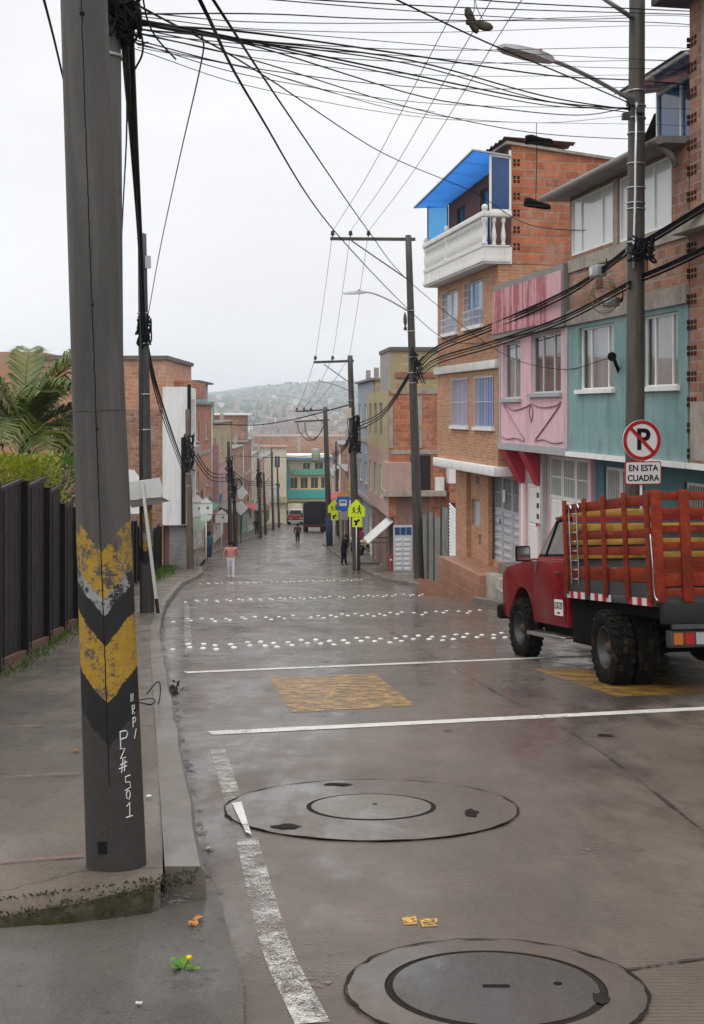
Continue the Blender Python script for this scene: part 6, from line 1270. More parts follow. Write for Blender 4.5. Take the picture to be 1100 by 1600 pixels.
for s in (-1, 1):
    b = MB(); b.prism([(1.60, .56), (2.80, .56), (2.87, .76), (2.87, 1.02), (2.82, 1.285), (1.60, 1.275)], s * .968, s * .985, 'yz'); dr = b.obj('door', red, tk, .007, 2)
    b = MB(); b.box(min(s * .986, s * 1.01), max(s * .986, s * 1.01), 1.70, 1.86, 1.13, 1.155); b.obj('handle', chrome, dr)
    b = MB(); b.lathe([(.014, 0), (.014, .012), (.001, .013)], 10, axis='x', c=(s * .985, 1.74, 1.06)); b.obj('door_lock', chrome, dr)
    b = MB(); b.bar((s * .985, 2.80, 1.28), (s * 1.16, 2.74, 1.33), .018); b.add([(s * .99, 2.62, 1.285), (s * .99, 2.82, 1.285), (s * .99, 2.74, 1.10), (s * 1.02, 2.70, 1.27)], [(0, 2, 3), (2, 1, 3), (1, 0, 3), (0, 1, 2)]); ma = b.obj('mirror_arm', chrome, tk)
    b = MB(); b.box(s * 1.15 - .10, s * 1.15 + .10, 2.70, 2.75, 1.27, 1.47); b.obj('mirror_shell', black_paint, ma, .03, 3); b = MB(); b.box(s * 1.15 - .082, s * 1.15 + .082, 2.694, 2.699, 1.29, 1.45); b.obj('mirror_glass', mirror_m, ma)
b = MB(); b.box(-.992, -.986, 1.66, 1.98, .63, .82); pl = b.obj('side_plate', sign_white, tk); text('LOG129', .115, sign_black, pl, (-.9935, 1.82, .745), (R(90), 0, R(-90)), bold=.002, sx=.72, ext=.001); text('BOGOTA', .035, sign_black, pl, (-.9935, 1.82, .66), (R(90), 0, R(-90)), ext=.001, sx=.8)
b = MB(); b.box(-.9, .9, 4.425, 4.45, .72, 1.02); b.obj('grille', chrome, tk, .01); b = MB(); b.box(-1.02, 1.02, 4.44, 4.60, .46, .66); b.obj('front_bumper', black_paint, tk, .03)
for x in (-.78, .78): b = MB(); b.lathe([(.09, .0), (.1, .02), (.07, .05), (.001, .06)], 14, axis='y', c=(x, 4.44, .90)); b.obj('headlight', M('lamp_glass', (.6, .62, .62), .1, .05, 4, bmp=0), tk)
b = MB(); b.box(-1.08, -.80, 1.42, 2.86, .375, .40); b.box(-1.09, -1.07, 1.42, 2.86, .35, .40); b.obj('running_board', chrome, tk, .006); b = MB(); b.box(-.86, .86, 2.9, 4.2, .42, .92); b.box(-.45, .45, -1.1, 4.3, .48, .70); b.box(-.95, -.4, .50, 1.45, .34, .84); b.box(-.85, .85, 1.52, 2.9, .40, .50); b.box(-.95, .95, -1.2, 1.45, .74, .855); b.obj('chassis', blk_ch, tk, .01)
b = MB(); b.tube([(-.9, 0, .38), (.9, 0, .38)], .06, 10); b.lathe([(.001, -.14), (.13, -.1), (.16, 0), (.13, .1), (.001, .14)], 14, axis='y', c=(0, 0, .38)); b.obj('rear_axle', blk_ch, tk)
def wheel(x, y, s, r=.385, steer=0):
    b = MB(); k = r / .385
    b.lathe([(.215 * k, -.10), (.25 * k, -.125), (.33 * k, -.132), (.362 * k, -.12), (.372 * k, -.10), (.372 * k, .10), (.362 * k, .12), (.33 * k, .132), (.25 * k, .125), (.215 * k, .10)], 40, axis='x', cap=False)
    for i in range(26):
        for q, (u0, u1) in enumerate(((-.125, -.05), (-.035, .035), (.05, .125))):
            a = 2 * math.pi * (i + (.5 if q == 1 else 0)) / 26; b.box(u0, u1, -.030 * k, .030 * k, .362 * k, .392 * k, mat=Matrix.Rotation(a, 4, 'X') @ Matrix.Rotation(.3 * (q - 1), 4, 'Z'))
    w = b.obj('wheel', tyre_m, tk, loc=(x, y, .388 * k), rot=(0, 0, steer)); w.scale = (.84, 1, 1); o = s
    b = MB(); b.lathe([(.222 * k, o * .105), (.212 * k, o * .112), (.205 * k, o * .09), (.19 * k, o * .03), (.17 * k, -o * .015), (.12 * k, -o * .03), (.10 * k, -o * .015), (.001, -o * .012)], 32, axis='x', cap=False); b.obj('rim', rim_m, w)
    b = MB(); b.lathe([(.062, -o * .02), (.062, o * .05), (.045, o * .075), (.001, o * .08)], 14, axis='x')
    for i in range(8): a = i * .785; b.lathe([(.012, -o * .02), (.012, o * .012)], 6, axis='x', c=(0, .09 * math.cos(a), .09 * math.sin(a)))
    b.obj('hub', M('rusty_hub', (.10, .065, .04), .8, .3, 9), w)
wheel(-.93, 3.45, -1, steer=R(4)); wheel(.86, 3.45, 1, steer=R(4)); wheel(-1.0, 0, -1, .385); wheel(-.73, 0, 1, .385); wheel(.88, 0, 1); wheel(.58, 0, -1)
b = MB(); b.box(-1.03, 1.03, -1.30, 1.46, .86, .945); b.obj('bed_deck', dkpl, tk, .008); b = MB(); b.box(-1.028, -1.0, -1.28, 1.44, .947, 1.08); b.obj('lower_side_plate', dkpl, tk)
for y0, seq in ((.72, 'WRWRW'), (-.10, 'WRWRW'), (-1.22, 'RWRWR')):
    b = MB(); c = y0 + .62
    for i, ch in enumerate(seq): b.box(-1.037, -1.031, c - .124 * (i + 1), c - .124 * i, .862, .935, 0 if ch == 'W' else 1)
    b.obj('reflector_strip', [M('reflector_white', (.62, .61, .58), .35, .06, 9, bmp=0), M('reflector_red', (.42, .012, .02), .35, .08, 9, bmp=0)], tk)
ysn = (1.29, .60, 0, -.62, -1.22); wr_ = random.Random(6)
for y in ysn:
    b = MB(); b.box(-1.06, -1.03, y - .045, y + .045, .91, 1.975 + wr_.uniform(-.01, .012)); sk_ = b.obj('stake', rwood, tk, .006)
    for z in (1.88, 1.56, 1.39, 1.16, .98):
        b = MB(); b.lathe([(.011, 0), (.009, -.008), (.001, -.009)], 8, axis='x', c=(-1.061, y + wr_.uniform(-.012, .012), z)); b.obj('bolt', dark_steel, sk_)
def board(x0, x1, y0, y1, z0, z1, m, nm='slat'): b = MB(); b.box(x0, x1, y0, y1, z0, z1); return b.obj(nm, m, tk, .005)
for z0, z1 in ((1.83, 1.935), (1.52, 1.60), (1.35, 1.435), (1.085, 1.225)): board(-1.028, -1.005, -1.26, 1.33, z0, z1, rwood)
for z0, z1 in ((1.80, 1.88), (1.62, 1.71), (1.46, 1.53), (1.30, 1.37), (1.0, 1.16)): board(1.0, 1.025, -1.26, 1.33, z0, z1, ywood if z0 > 1.2 else rwood)
for z0, z1 in ((1.80, 1.88), (1.62, 1.71), (1.46, 1.53), (1.30, 1.37), (1.02, 1.2)): board(-1.0, 1.0, 1.36, 1.385, z0, z1, ywood if z0 > 1.2 else rwood)
for y in ysn: board(1.026, 1.06, y - .045, y + .045, .91, 1.97, rwood, 'stake')
b = MB(); b.box(1.062, 1.068, -1.2, 1.3, 1.0, 1.74); b.box(-.98, .98, 1.39, 1.396, 1.0, 1.74); b.obj('inner_tarpaulin', M('grey_tarpaulin', (.07, .072, .075), .7, .3, 4), tk)
for x in (-1.0, -.72, 0.0, .72, 1.0): board(x - .05, x + .05, -1.36, -1.325, .90, 1.97, rwood, 'tailgate_stake')
for z0, z1 in ((1.87, 1.95), (1.72, 1.80), (1.56, 1.63), (1.40, 1.47), (1.22, 1.33), (1.05, 1.18), (.955, 1.03)): board(-1.02, 1.02, -1.323, -1.30, z0, z1, rwood, 'tailgate_slat')
b = MB()
for y in (1.12, .86): b.tube(spl([(-1.045, y, 1.02), (-1.05, y, 1.5), (-1.05, y, 1.86), (-1.045, y - .03, 1.92), (-1.04, y - .07, 1.87)], 4), .011, 6)
for k in range(8): b.tube([(-1.045, 1.12, 1.08 + k * .105), (-1.045, .86, 1.08 + k * .105)], .008, 5)
b.obj('ladder', chrome, tk)
b = MB(); b.tube(spl([(-1.05, -1.30, 1.55), (-1.06, -1.34, 1.3), (-1.05, -1.33, 1.0), (-1.04, -1.38, .92)], 5), .010, 5); b.obj('tailgate_chain', chrome, tk)
b = MB(); b.box(-1.0, 1.0, -1.40, -1.31, .70, .895); b.obj('rear_bumper', M('chequer_plate', (.022, .022, .023), .45, .3, 30, .5, bmp=.6), tk, .01); b = MB(); b.box(-.92, .92, -1.41, -1.36, .655, .70); b.obj('bumper_bar', dkpl, tk)
b = MB(); b.box(-.93, -.57, -1.38, -1.26, .48, .64); tl = b.obj('tail_lamp', dkpl, tk, .01)
for x, m in ((-.90, M('lamp_amber', (.38, .10, .015), .4, .1, 5, bmp=0)), (-.79, M('lamp_red', (.30, .012, .012), .3, .1, 5, bmp=0)), (-.68, M('lamp_white', (.3, .3, .3), .3, .1, 5, bmp=0))): b = MB(); b.box(x, x + .09, -1.392, -1.381, .51, .62); b.obj('lens', m, tl)
b = MB(); b.box(-.25, .25, -1.43, -1.41, .42, .62); b.obj('number_plate', M('dim_plate', (.12, .11, .11), .5, .2, 9), tk)

# ------------------------------------------------------------------ signs
def post(root, h, r=.025, m=None, x=0, y=0): b = MB(); b.tube([(x, y, -.1), (x, y, h)], r, 8); return b.obj('post', m or white_paint, root)
def plate(root, name, poly, y0, y1, m, bev=0): b = MB(); b.prism(poly, y0, y1, 'xz'); return b.obj(name, m, root, bev)
def disc(r, n=40, cx=0, cz=0): return [(cx + r * math.cos(6.28319 * k / n), cz + r * math.sin(6.28319 * k / n)) for k in range(n)]
c = at(1003, 688, 19.45); zb = G(19.45) + .15; t = thing('parking_sign', 'round no-parking sign reading P with an EN ESTA CUADRA plate below', 'sign', (c.x, c.y, zb), R(11)); zc = c.z - zb
post(t, zc + .3, .03, steel, .01, .04); f = plate(t, 'sign_face', disc(.328, 48, 0, zc), -.004, .008, sign_white)
b = MB(); n = 48
for k in range(n):
    a0, a1 = 6.28319 * k / n, 6.28319 * (k + 1) / n; q = lambda r, a, y: (r * math.cos(a), y, zc + r * math.sin(a)); b.add([q(.262, a0, -.008), q(.322, a0, -.008), q(.322, a1, -.008), q(.262, a1, -.008), ], [(0, 1, 2, 3)]); b.add([q(.262, a0, -.005), q(.322, a0, -.005), q(.322, a1, -.005), q(.262, a1, -.005)], [(3, 2, 1, 0)])
b.obj('red_ring', sign_red, f); b = MB(); b.bar((-.195, -.0125, zc + .195), (.195, -.0125, zc - .195), .004, .055, up=(.7, 0, .7)); b.obj('red_bar', sign_red, f)
text('P', .47, sign_black, f, (.015, -.007, zc), bold=.012, ext=.002)
b = MB()
for a in (90, 0, 180, 270): b.lathe([(.009, 0), (.001, -.005)], 8, axis='y', c=(.295 * math.cos(R(a)), -.009, zc + .295 * math.sin(R(a))))
b.obj('rivet', chrome, f)
def rrect(w, h, cx, cz, r=.04): return [(cx + sx_ * (w / 2 - r) + r * math.cos(R(a)), cz + sz_ * (h / 2 - r) + r * math.sin(R(a))) for sx_, sz_, a0 in ((1, 1, 0), (-1, 1, 90), (-1, -1, 180), (1, -1, 270)) for a in range(a0, a0 + 91, 30)]
z2 = at(0, 739, 19.45).z - zb; lp_ = plate(t, 'text_plate', rrect(.62, .375, .02, z2), -.004, .008, sign_red); plate(t, 'text_field', rrect(.585, .34, .02, z2, .03), -.007, -.0045, sign_white).parent = lp_
text('EN ESTA', .135, sign_black, lp_, (.02, -.009, z2 + .075), bold=.003, ext=.0015, sx=.98); text('CUADRA', .135, sign_black, lp_, (.02, -.009, z2 - .085), bold=.003, ext=.0015, sx=.98)
def walker(cx, cz, s): return [[(cx + x * s, cz + z * s) for x, z in p] for p in ([(.0, .78), (.16, .74), (.2, .45), (.05, .42)], [(.05, .45), (.2, .45), (.34, .02), (.24, .0)], [(.02, .45), (.15, .42), (-.02, .22), (-.2, .06), (-.26, .13), (-.1, .28)], [(.0, .78), (.06, .7), (-.12, .5), (-.2, .55)], [(.14, .74), (.2, .66), (.36, .55), (.38, .62)])] + [[(cx + .1 * s + .11 * s * math.cos(k * .785), cz + .92 * s + .11 * s * math.sin(k * .785)) for k in range(8)]]
def school(label, px, py, y, dark=True, rz=0):
    c = at(px, py, y); z0 = G(y) + .14; t = thing('crossing_sign', label, 'sign', (c.x, y, z0), rz, 'school crossing signs'); z = c.z - z0
    post(t, z - .3, .03, sign_white); f = plate(t, 'sign_face', [(-.42, -.40), (.42, -.40), (.42, .05), (0, .48), (-.42, .05)], -.03, -.02, sign_lime); f.location = (0, 0, z)
    b = MB()
    for p in walker(-.16, -.24, .34) + walker(.10, -.27, .44): b.prism(p, -.038, -.031, 'xz')
    b.obj('walking_figures', sign_black, f); f = plate(t, 'lower_plate', [(-.24, -.24), (.24, -.24), (.24, .24), (-.24, .24)], -.03, -.02, sign_lime); f.location = (.03, 0, z - .66)
    b = MB(); b.prism([(-.15, -.14), (.0, -.16), (.02, -.02), (.15, .1), (.08, .17), (-.03, .07), (-.12, .12), (-.17, .02), (-.08, -.03)], -.038, -.031, 'xz'); b.obj('arrow', sign_black, f)
school('yellow-green school crossing sign with walking figures on the nearest of its posts', 557, 795, B3.y - .45); school('yellow-green crossing sign half hidden behind the blue bus stop sign', 522, 792, 82)
c = at(536, 787, 72); z0 = G(72) + .14; t = thing('bus_stop_sign', 'blue bus stop sign with an orange top strip on a grey post', 'sign', (c.x, 72, z0)); z = c.z - z0; post(t, z, .05, dark_steel, 0, .06)
f = plate(t, 'sign_face', [(-.36, -.42), (.36, -.42), (.36, .42), (-.36, .42)], -.04, 0, sign_blue); f.location = (0, 0, z); plate(f, 'orange_strip', [(-.36, .425), (.36, .425), (.36, .62), (-.36, .62)], -.04, 0, sign_orange); g_ = plate(f, 'bus_pictogram', rrect(.44, .36, 0, .05, .06), -.048, -.041, sign_white); plate(f, 'bus_window', rrect(.34, .12, 0, .10, .03), -.054, -.049, sign_blue); plate(t, 'timetable_plate', [(-.3, z - .95), (.3, z - .95), (.3, z - .48), (-.3, z - .48)], -.03, 0, M('timetable_grey', (.3, .29, .28), .6, .15, 6))
c = at(547, 788, 74); t = thing('round_sign', 'round blue and white sign beside the bus stop sign', 'sign', (c.x, 74, G(74) + .14)); z = c.z - G(74) - .14; post(t, z, .04); f = plate(t, 'sign_face', disc(.42, 24, 0, z), -.04, -.01, sign_blue); plate(f, 'white_field', disc(.2, 20, -.08, z + .08), -.046, -.041, sign_white)
# signs on the left corner
pale_grn = M('pale_green_sign', (.55, .66, .55), .5, .08, 4, bmp=0)
def house_sign(label, px, py, pyb, w, hgt, y=None, roof=.45, low=None, rz=.25, kind='street sign'):
    g = gp(px, pyb, .14); y = g.y; c = at(px, py, y); t = thing('street_sign', label, 'sign', g, rz, 'white signs on the left'); z = c.z - g.z; post(t, z + hgt * .3, .03, sign_white)
    f = plate(t, 'sign_board', [(-w / 2, -hgt / 2), (w / 2, -hgt / 2), (w / 2, hgt * .12), (0, hgt / 2), (-w / 2, hgt * .12)], -.05, -.02, sign_white); f.location = (0, 0, z); b = MB(); b.box(-w / 2, w / 2, -.062, -.051, hgt * .10, hgt * .15); b.obj('crease', grey_trim, f)
    b = MB(); b.lathe([(.07, -.06), (.001, -.062)], 10, axis='y', c=(w * .12, 0, -hgt * .12)); b.obj('logo', M('sign_olive', (.16, .22, .06), .5, .1, 6, bmp=0), f)
    if low: p = plate(t, 'lower_board', [(-w * .45, -low), (w * .2, -low), (w * .45, -low * .5), (w * .45, 0), (-w * .45, 0)], -.05, -.02, pale_grn); p.location = (0, 0, z - hgt / 2 - .04)
    return t
house_sign('largest white house-shaped sign with a pale green lower board on the left corner', 308, 790, 884, 1.0, 1.15, low=.7); house_sign('white house-shaped sign on the tall thin post at the corner', 322, 790, 887, .62, .85, low=.3); house_sign('smaller white house-shaped sign standing alone before the pink wall', 346, 806, 872, .72, .78)
house_sign('far white road sign with pointed top near the left bend', 430, 766, 823, 1.6, 1.5, low=.8)
g = gp(364, 848, .14); t = thing('diamond_sign', 'pair of white diamond shaped plates behind the twin poles', 'sign', (g.x + .6, g.y + .5, g.z)); post(t, 4.2, .04, dark_steel)
for z in (2.75, 4.0): f = plate(t, 'diamond_plate', [(-.6, 0), (0, -.6), (.6, 0), (0, .6)], -.06, -.03, sign_white); f.location = (0, 0, z)
lb_ = gp(246, 957, .14); lb_ = at(247, 962, lb_.y - .5); lb_.z = lz(lb_.y); lt_ = at(222, 752, lb_.y); d = (lt_ - lb_); t = thing('leaning_sign', 'leaning white street sign seen from behind beside the left pole', 'sign', lb_, 0, 'white signs on the left', Vector((0, 0, 1)).rotation_difference(d.normalized()).to_euler()); L_ = d.length
b = MB(); b.box(-.028, .028, -.028, .028, .3, L_); b.obj('post', M('chipped_white_post', (.66, .64, .60), .6, .12, 6, streak=.4, dirt=(.2, .09, .04)), t); b = MB(); b.box(-.03, .03, -.03, .03, -.15, .299); b.obj('rusty_foot', M('rusted_foot', (.05, .03, .022), .85, .3, 9), t)
plate(t, 'sign_board', [(-.38, L_ - .32), (.32, L_ - .35), (.38, L_ - .22), (.34, L_ + .03), (-.38, L_ + .01)], .035, .05, M('sign_back', (.70, .71, .71), .45, .08, 4, .2, streak=.2)); b = MB(); b.add([(-.32, .03, L_ - .33), (.36, .03, L_ - .36), (.46, .2, L_ - .46), (-.30, .2, L_ - .5)], [(0, 1, 2, 3)]); b.obj('bent_flap', M('sign_back', (.5, .5, .5)), t)
g = gp(202, 900, .14); t = thing('street_sign', 'white double board sign half hidden by the foreground pole', 'sign', g, .2, 'white signs on the left'); z = at(0, 762, g.y).z - g.z; post(t, z, .03)
plate(t, 'sign_board', [(-.4, z - .2), (.5, z - .2), (.5, z + .35), (.2, z + .75), (-.4, z + .8)], -.05, -.02, sign_white); plate(t, 'lower_board', [(-.4, z - 1.1), (.45, z - 1.1), (.55, z - .9), (.5, z - .45), (-.4, z - .45)], -.05, -.02, sign_white); plate(t, 'green_mark', [(.02, z - .15), (.28, z - .15), (.28, z + .2), (.02, z + .2)], -.058, -.051, M('sign_olive', (.16, .22, .06)))
g = gp(611, 893, .14); t = thing('red_bollard', 'red hook-topped pipe bollard before the grey metal door', 'bollard', g); b = MB(); b.tube(spl([(0, 0, -.1), (0, 0, .45), (0, 0, .68), (.06, 0, .76), (.14, 0, .72), (.15, 0, .64)], 5), .055, 8); b.obj('pipe', M('bollard_red', (.45, .03, .03), .5, .15, 5, streak=.3), t); b = MB(); b.lathe([(.058, .5), (.058, .58)], 10); b.obj('white_band', white_paint, t)

# ------------------------------------------------------------------ people
skin_m = M('skin', (.27, .145, .095), .6, .08, 6, bmp=0); hair_m = M('dark_hair', (.012, .009, .008), .6, .2, 20, bmp=0); shoe_w = M('white_shoes', (.5, .5, .5), .6, .1, 6, bmp=0)
def cloth(n, c): return M('cloth_' + n, c, .85, .15, 6, bmp=.1)
def person(label, loc, rz, hgt, pose, top, trousers, shoes, sleeve=True, broad=1.0, hair='short', hood=None):
    J = {'pelvis': (0, 0, .52), 'waist': (0, 0, .60), 'chest': (0, .0, .73), 'neck': (0, 0, .825), 'head': (0, -.008, .885), 'crown': (0, -.006, .945)}
    for s, n in ((1, 'R'), (-1, 'L')):
        J['sh' + n] = (s * .108 * broad, 0, .795); J['el' + n] = (s * .15 * broad, .012, .635); J['wr' + n] = (s * .155 * broad, -.03, .50); J['ha' + n] = (s * .152 * broad, -.045, .455)
        J['hi' + n] = (s * .052, 0, .495); J['kn' + n] = (s * .056, -.01, .28); J['an' + n] = (s * .056, .012, .045); J['to' + n] = (s * .062, -.085, .022)
    J.update(pose); RD = {'pelvis': .088 * broad, 'waist': .080 * broad, 'chest': .092 * broad, 'neck': .034, 'head': .060, 'crown': .046}
    for n in 'RL': RD.update({'sh' + n: .047, 'el' + n: .034, 'wr' + n: .023, 'ha' + n: .020, 'hi' + n: .070 * broad, 'kn' + n: .047, 'an' + n: .031, 'to' + n: .022})
    E = [('pelvis', 'waist'), ('waist', 'chest'), ('chest', 'neck'), ('neck', 'head'), ('head', 'crown')]
    for n in 'RL': E += [('chest', 'sh' + n), ('sh' + n, 'el' + n), ('el' + n, 'wr' + n), ('wr' + n, 'ha' + n), ('pelvis', 'hi' + n), ('hi' + n, 'kn' + n), ('kn' + n, 'an' + n), ('an' + n, 'to' + n)]
    ks = list(J); me = bpy.data.meshes.new('body'); me.from_pydata([Vector(J[k]) * hgt for k in ks], [(ks.index(a), ks.index(c)) for a, c in E], []); o = bpy.data.objects.new('tmp', me); COL.objects.link(o); o.modifiers.new('s', 'SKIN')
    for i, k in enumerate(ks): r = RD[k] * hgt; o.data.skin_vertices[0].data[i].radius = (r, r * (.72 if k in ('pelvis', 'waist', 'chest') else 1)); o.data.skin_vertices[0].data[i].use_root = (k == 'pelvis')
    sb_ = o.modifiers.new('u', 'SUBSURF'); sb_.levels = 2; sb_.render_levels = 2; bpy.context.view_layer.update(); m2 = bpy.data.meshes.new_from_object(o.evaluated_get(bpy.context.evaluated_depsgraph_get())); bpy.data.objects.remove(o); m2.name = 'body'
    for m in (top, trousers, shoes, skin_m): m2.materials.append(m)
    segs = [(Vector(J[a]) * hgt, Vector(J[c]) * hgt, a, c) for a, c in E]
    for p in m2.polygons:
        best = min(segs, key=lambda s: (p.center - (s[0] + (s[1] - s[0]) * max(0, min(1, (p.center - s[0]).dot(s[1] - s[0]) / (s[1] - s[0]).length_squared)))).length); a, c = best[2], best[3]
        p.material_index = 2 if c[:2] == 'to' else 1 if (c[:2] in ('hi', 'kn', 'an')) or (a == 'pelvis' and p.center.z < .545 * hgt) else 3 if c in ('head', 'crown') or c[:2] == 'ha' or (c[:2] == 'wr' and not sleeve) else 0; p.use_smooth = True
    t = thing('person', label, 'person', loc, rz); link('body', m2, t); hc = Vector(J['head']) * hgt; b = MB(); r = .068 * hgt
    if hood: b.lathe([(r * 1.0, -.35 * r), (r * 1.2, .1 * r), (r * 1.05, .8 * r), (r * .55, 1.25 * r), (.002, 1.38 * r)], 14, c=hc); b.obj('hood', hood, t)
    else:
        b.lathe([(r * .98, .18 * r), (r * 1.04, .5 * r), (r * .9, 1.0 * r), (r * .5, 1.35 * r), (.002, 1.46 * r)], 14, c=hc + Vector((0, .012, 0)))
        if hair == 'long': b.lathe([(r * .5, -1.0 * r), (r * .8, -.3 * r), (r * .95, .3 * r), (r * .5, .9 * r)], 12, c=hc + Vector((0, r * .45, 0)))
        b.obj('hair', hair_m, t)
    b = MB(); b.bar(hc + Vector((0, -.063 * hgt, .0)), hc + Vector((0, -.07 * hgt, -.018)), .02); b.obj('nose', skin_m, t); b = MB()
    for s in (-1, 1): b.lathe([(.011, 0), (.001, -.006)], 8, axis='y', c=hc + Vector((s * .024 * hgt, -.061 * hgt, .012 * hgt)))
    b.box(hc.x - .025, hc.x + .025, hc.y - .062 * hgt, hc.y - .05 * hgt, hc.z - .032 * hgt, hc.z - .026 * hgt); b.obj('eyes_and_mouth', hair_m, t)
    for n, s in (('R', 1), ('L', -1)):
        b = MB(); h_ = Vector(J['ha' + n]) * hgt; d = (h_ - Vector(J['wr' + n]) * hgt).normalized(); u = Vector((0, 1, 0)); u = (u - d * d.dot(u)).normalized()
        for k in range(4): q = h_ + u * (.03 - k * .019) - d * .01; b.tube([q, q + d * .045, q + d * (.07 + .008 * (1.5 - abs(k - 1.5))) + Vector((-s * .012, 0, 0))], [.010, .009, .007], 6)
        b.tube([h_ - d * .03 - u * .025, h_ - u * .045 + d * .01, h_ - u * .045 + d * .035], [.011, .010, .008], 6); b.obj('fingers', skin_m, t)
    return t
walk = lambda s=1: {'knR': (.056, -.05 * s, .285), 'anR': (.058, -.09 * s, .055), 'toR': (.062, -.09 * s - .085, .03), 'knL': (-.056, .0, .28), 'anL': (-.056, .10 * s, .06), 'toL': (-.058, .10 * s - .08, .022), 'elL': (-.15, -.0, .635), 'wrL': (-.15, -.08 * s, .52), 'haL': (-.145, -.11 * s, .48), 'wrR': (.155, .05 * s, .51), 'haR': (.15, .06 * s, .465)}
g = gp(361, 903); person('person in a pink T-shirt and white jeans walking up the street', g, R(8), 1.62, dict(walk(.55), elR=(.19, .02, .65), wrR=(.185, -.02, .53), haR=(.17, -.05, .49), elL=(-.185, .02, .65), wrL=(-.18, -.03, .53), haL=(-.16, -.06, .49)), cloth('pink', (.50, .19, .18)), cloth('white', (.58, .59, .63)), shoe_w, False, 1.22, 'long')
g = gp(465, 850); t = person('person in dark clothes with a red backpack walking away down the road', g, R(180), 1.72, walk(.6), cloth('navy', (.02, .02, .03)), cloth('black', (.014, .014, .018)), cloth('black', (.014, .014, .018)), True, 1.1)
b = MB(); b.box(-.16, .16, .13, .28, 1.02, 1.42); b.obj('backpack', cloth('crimson', (.12, .015, .025)), t, .05)
g = gp(537, 884, .1); person('person in black leaning forward at the kerb by the crossing sign', g, R(60), 1.68, dict(walk(.5), chest=(0, -.05, .725), neck=(0, -.08, .82), head=(0, -.11, .875), crown=(0, -.11, .935), shR=(.108, -.05, .79), shL=(-.108, -.05, .79), elR=(.13, -.10, .66), wrR=(.06, -.18, .67), haR=(.03, -.2, .70), elL=(-.13, -.10, .66), wrL=(-.05, -.18, .66), haL=(-.02, -.2, .69)), cloth('ink', (.010, .010, .014)), cloth('ink', (.01, .01, .014)), cloth('ink', (.01, .01, .014)), True, 1.1)
g = gp(401, 836, .14); person('person in dark clothes standing on the far left pavement by a green wall', g, R(20), 1.75, {}, cloth('ink', (.01, .01, .014)), cloth('navy', (.02, .02, .03)), cloth('ink', (.01, .01, .014)), True, 1.15)
g = gp(327, 874, .14); person('person in teal jacket and blue skirt on the left corner among the white signs', g, R(60), 1.6, walk(.3), cloth('teal', (.03, .16, .22)), cloth('blue', (.02, .07, .16)), shoe_w, True, 1.2, 'long')
def motorbike(label, loc, rz, paint, frame):
    t = thing('motorcycle', label, 'motorcycle', loc, rz, 'motorcycles')
    for y in (-.65, .65):
        b = MB(); b.lathe([(.22, -.05), (.30, -.055), (.325, -.03), (.325, .03), (.30, .055), (.22, .05)], 24, axis='x', cap=False, c=(0, y, .325)); w = b.obj('wheel', tyre_m, t); b = MB()
        for k in range(6): a = k * 1.047; b.bar((0, y, .325), (0, y + .22 * math.cos(a), .325 + .22 * math.sin(a)), .02)
        b.obj('spokes', dark_steel, w)
    b = MB(); b.box(-.14, .14, -.25, .25, .32, .62); b.obj('engine', dark_steel, t, .05); b = MB(); b.prism([(-.35, .72), (-.05, .68), (-.05, .92), (-.2, .98), (-.38, .9)], -.14, .14, 'yz'); b.obj('fuel_tank', paint, t, .04); b = MB(); b.box(-.13, .13, .0, .72, .76, .86); b.obj('seat', rubb, t, .03)
    b = MB(); b.tube([(-.36, -.45, 1.02), (-.1, -.40, .98), (.1, -.40, .98), (.36, -.45, 1.02)], .015, 6); b.obj('handlebar', dark_steel, t); b = MB(); b.tube([(0, -.65, .325), (0, -.42, 1.0)], .04, 8); b.obj('fork', chrome, t); b = MB(); b.lathe([(.10, .0), (.09, -.08), (.001, -.10)], 12, axis='y', c=(0, -.52, .86)); b.obj('headlight', M('lamp_glass', (.6, .62, .62)), t)
    b = MB()
    for s in (-.17, .17): b.tube([(s, -.5, .62), (s, -.15, .34), (s, .35, .36), (s, .62, .66), (s, .1, .72), (s, -.45, .82)], .035, 6)
    b.obj('guard_frame', frame, t); return t
g = gp(573, 867, .17); motorbike('yellow framed motorcycle parked before the awning', g, R(-35), M('yellow_paint', (.75, .5, .02), .4, .1, 5), M('yellow_paint', (.75, .5, .02)))
person('person in a red hooded jacket at the yellow motorcycle', g + Vector((-.35, .3, 0)), R(-60), 1.72, dict(walk(.3), elR=(.15, -.06, .66), wrR=(.12, -.16, .6), haR=(.11, -.19, .58), elL=(-.15, -.06, .66), wrL=(-.1, -.16, .6), haL=(-.1, -.19, .58)), cloth('red', (.30, .02, .03)), cloth('navy', (.02, .02, .03)), cloth('ink', (.01, .01, .014)), True, 1.15, hood=cloth('maroon', (.13, .01, .015)))
g = gp(545, 861, .17); motorbike('dark motorcycle with a pale headlamp behind the crossing-sign pole', g, R(20), black_paint, dark_steel)
t = thing('kerb_block', 'dark raised concrete edge by the crossing-sign pole', 'kerb', gp(588, 884, .1)); b = MB(); b.box(-.85, .95, -.1, .12, 0, .2); b.obj('block', dark_render, t, .02)
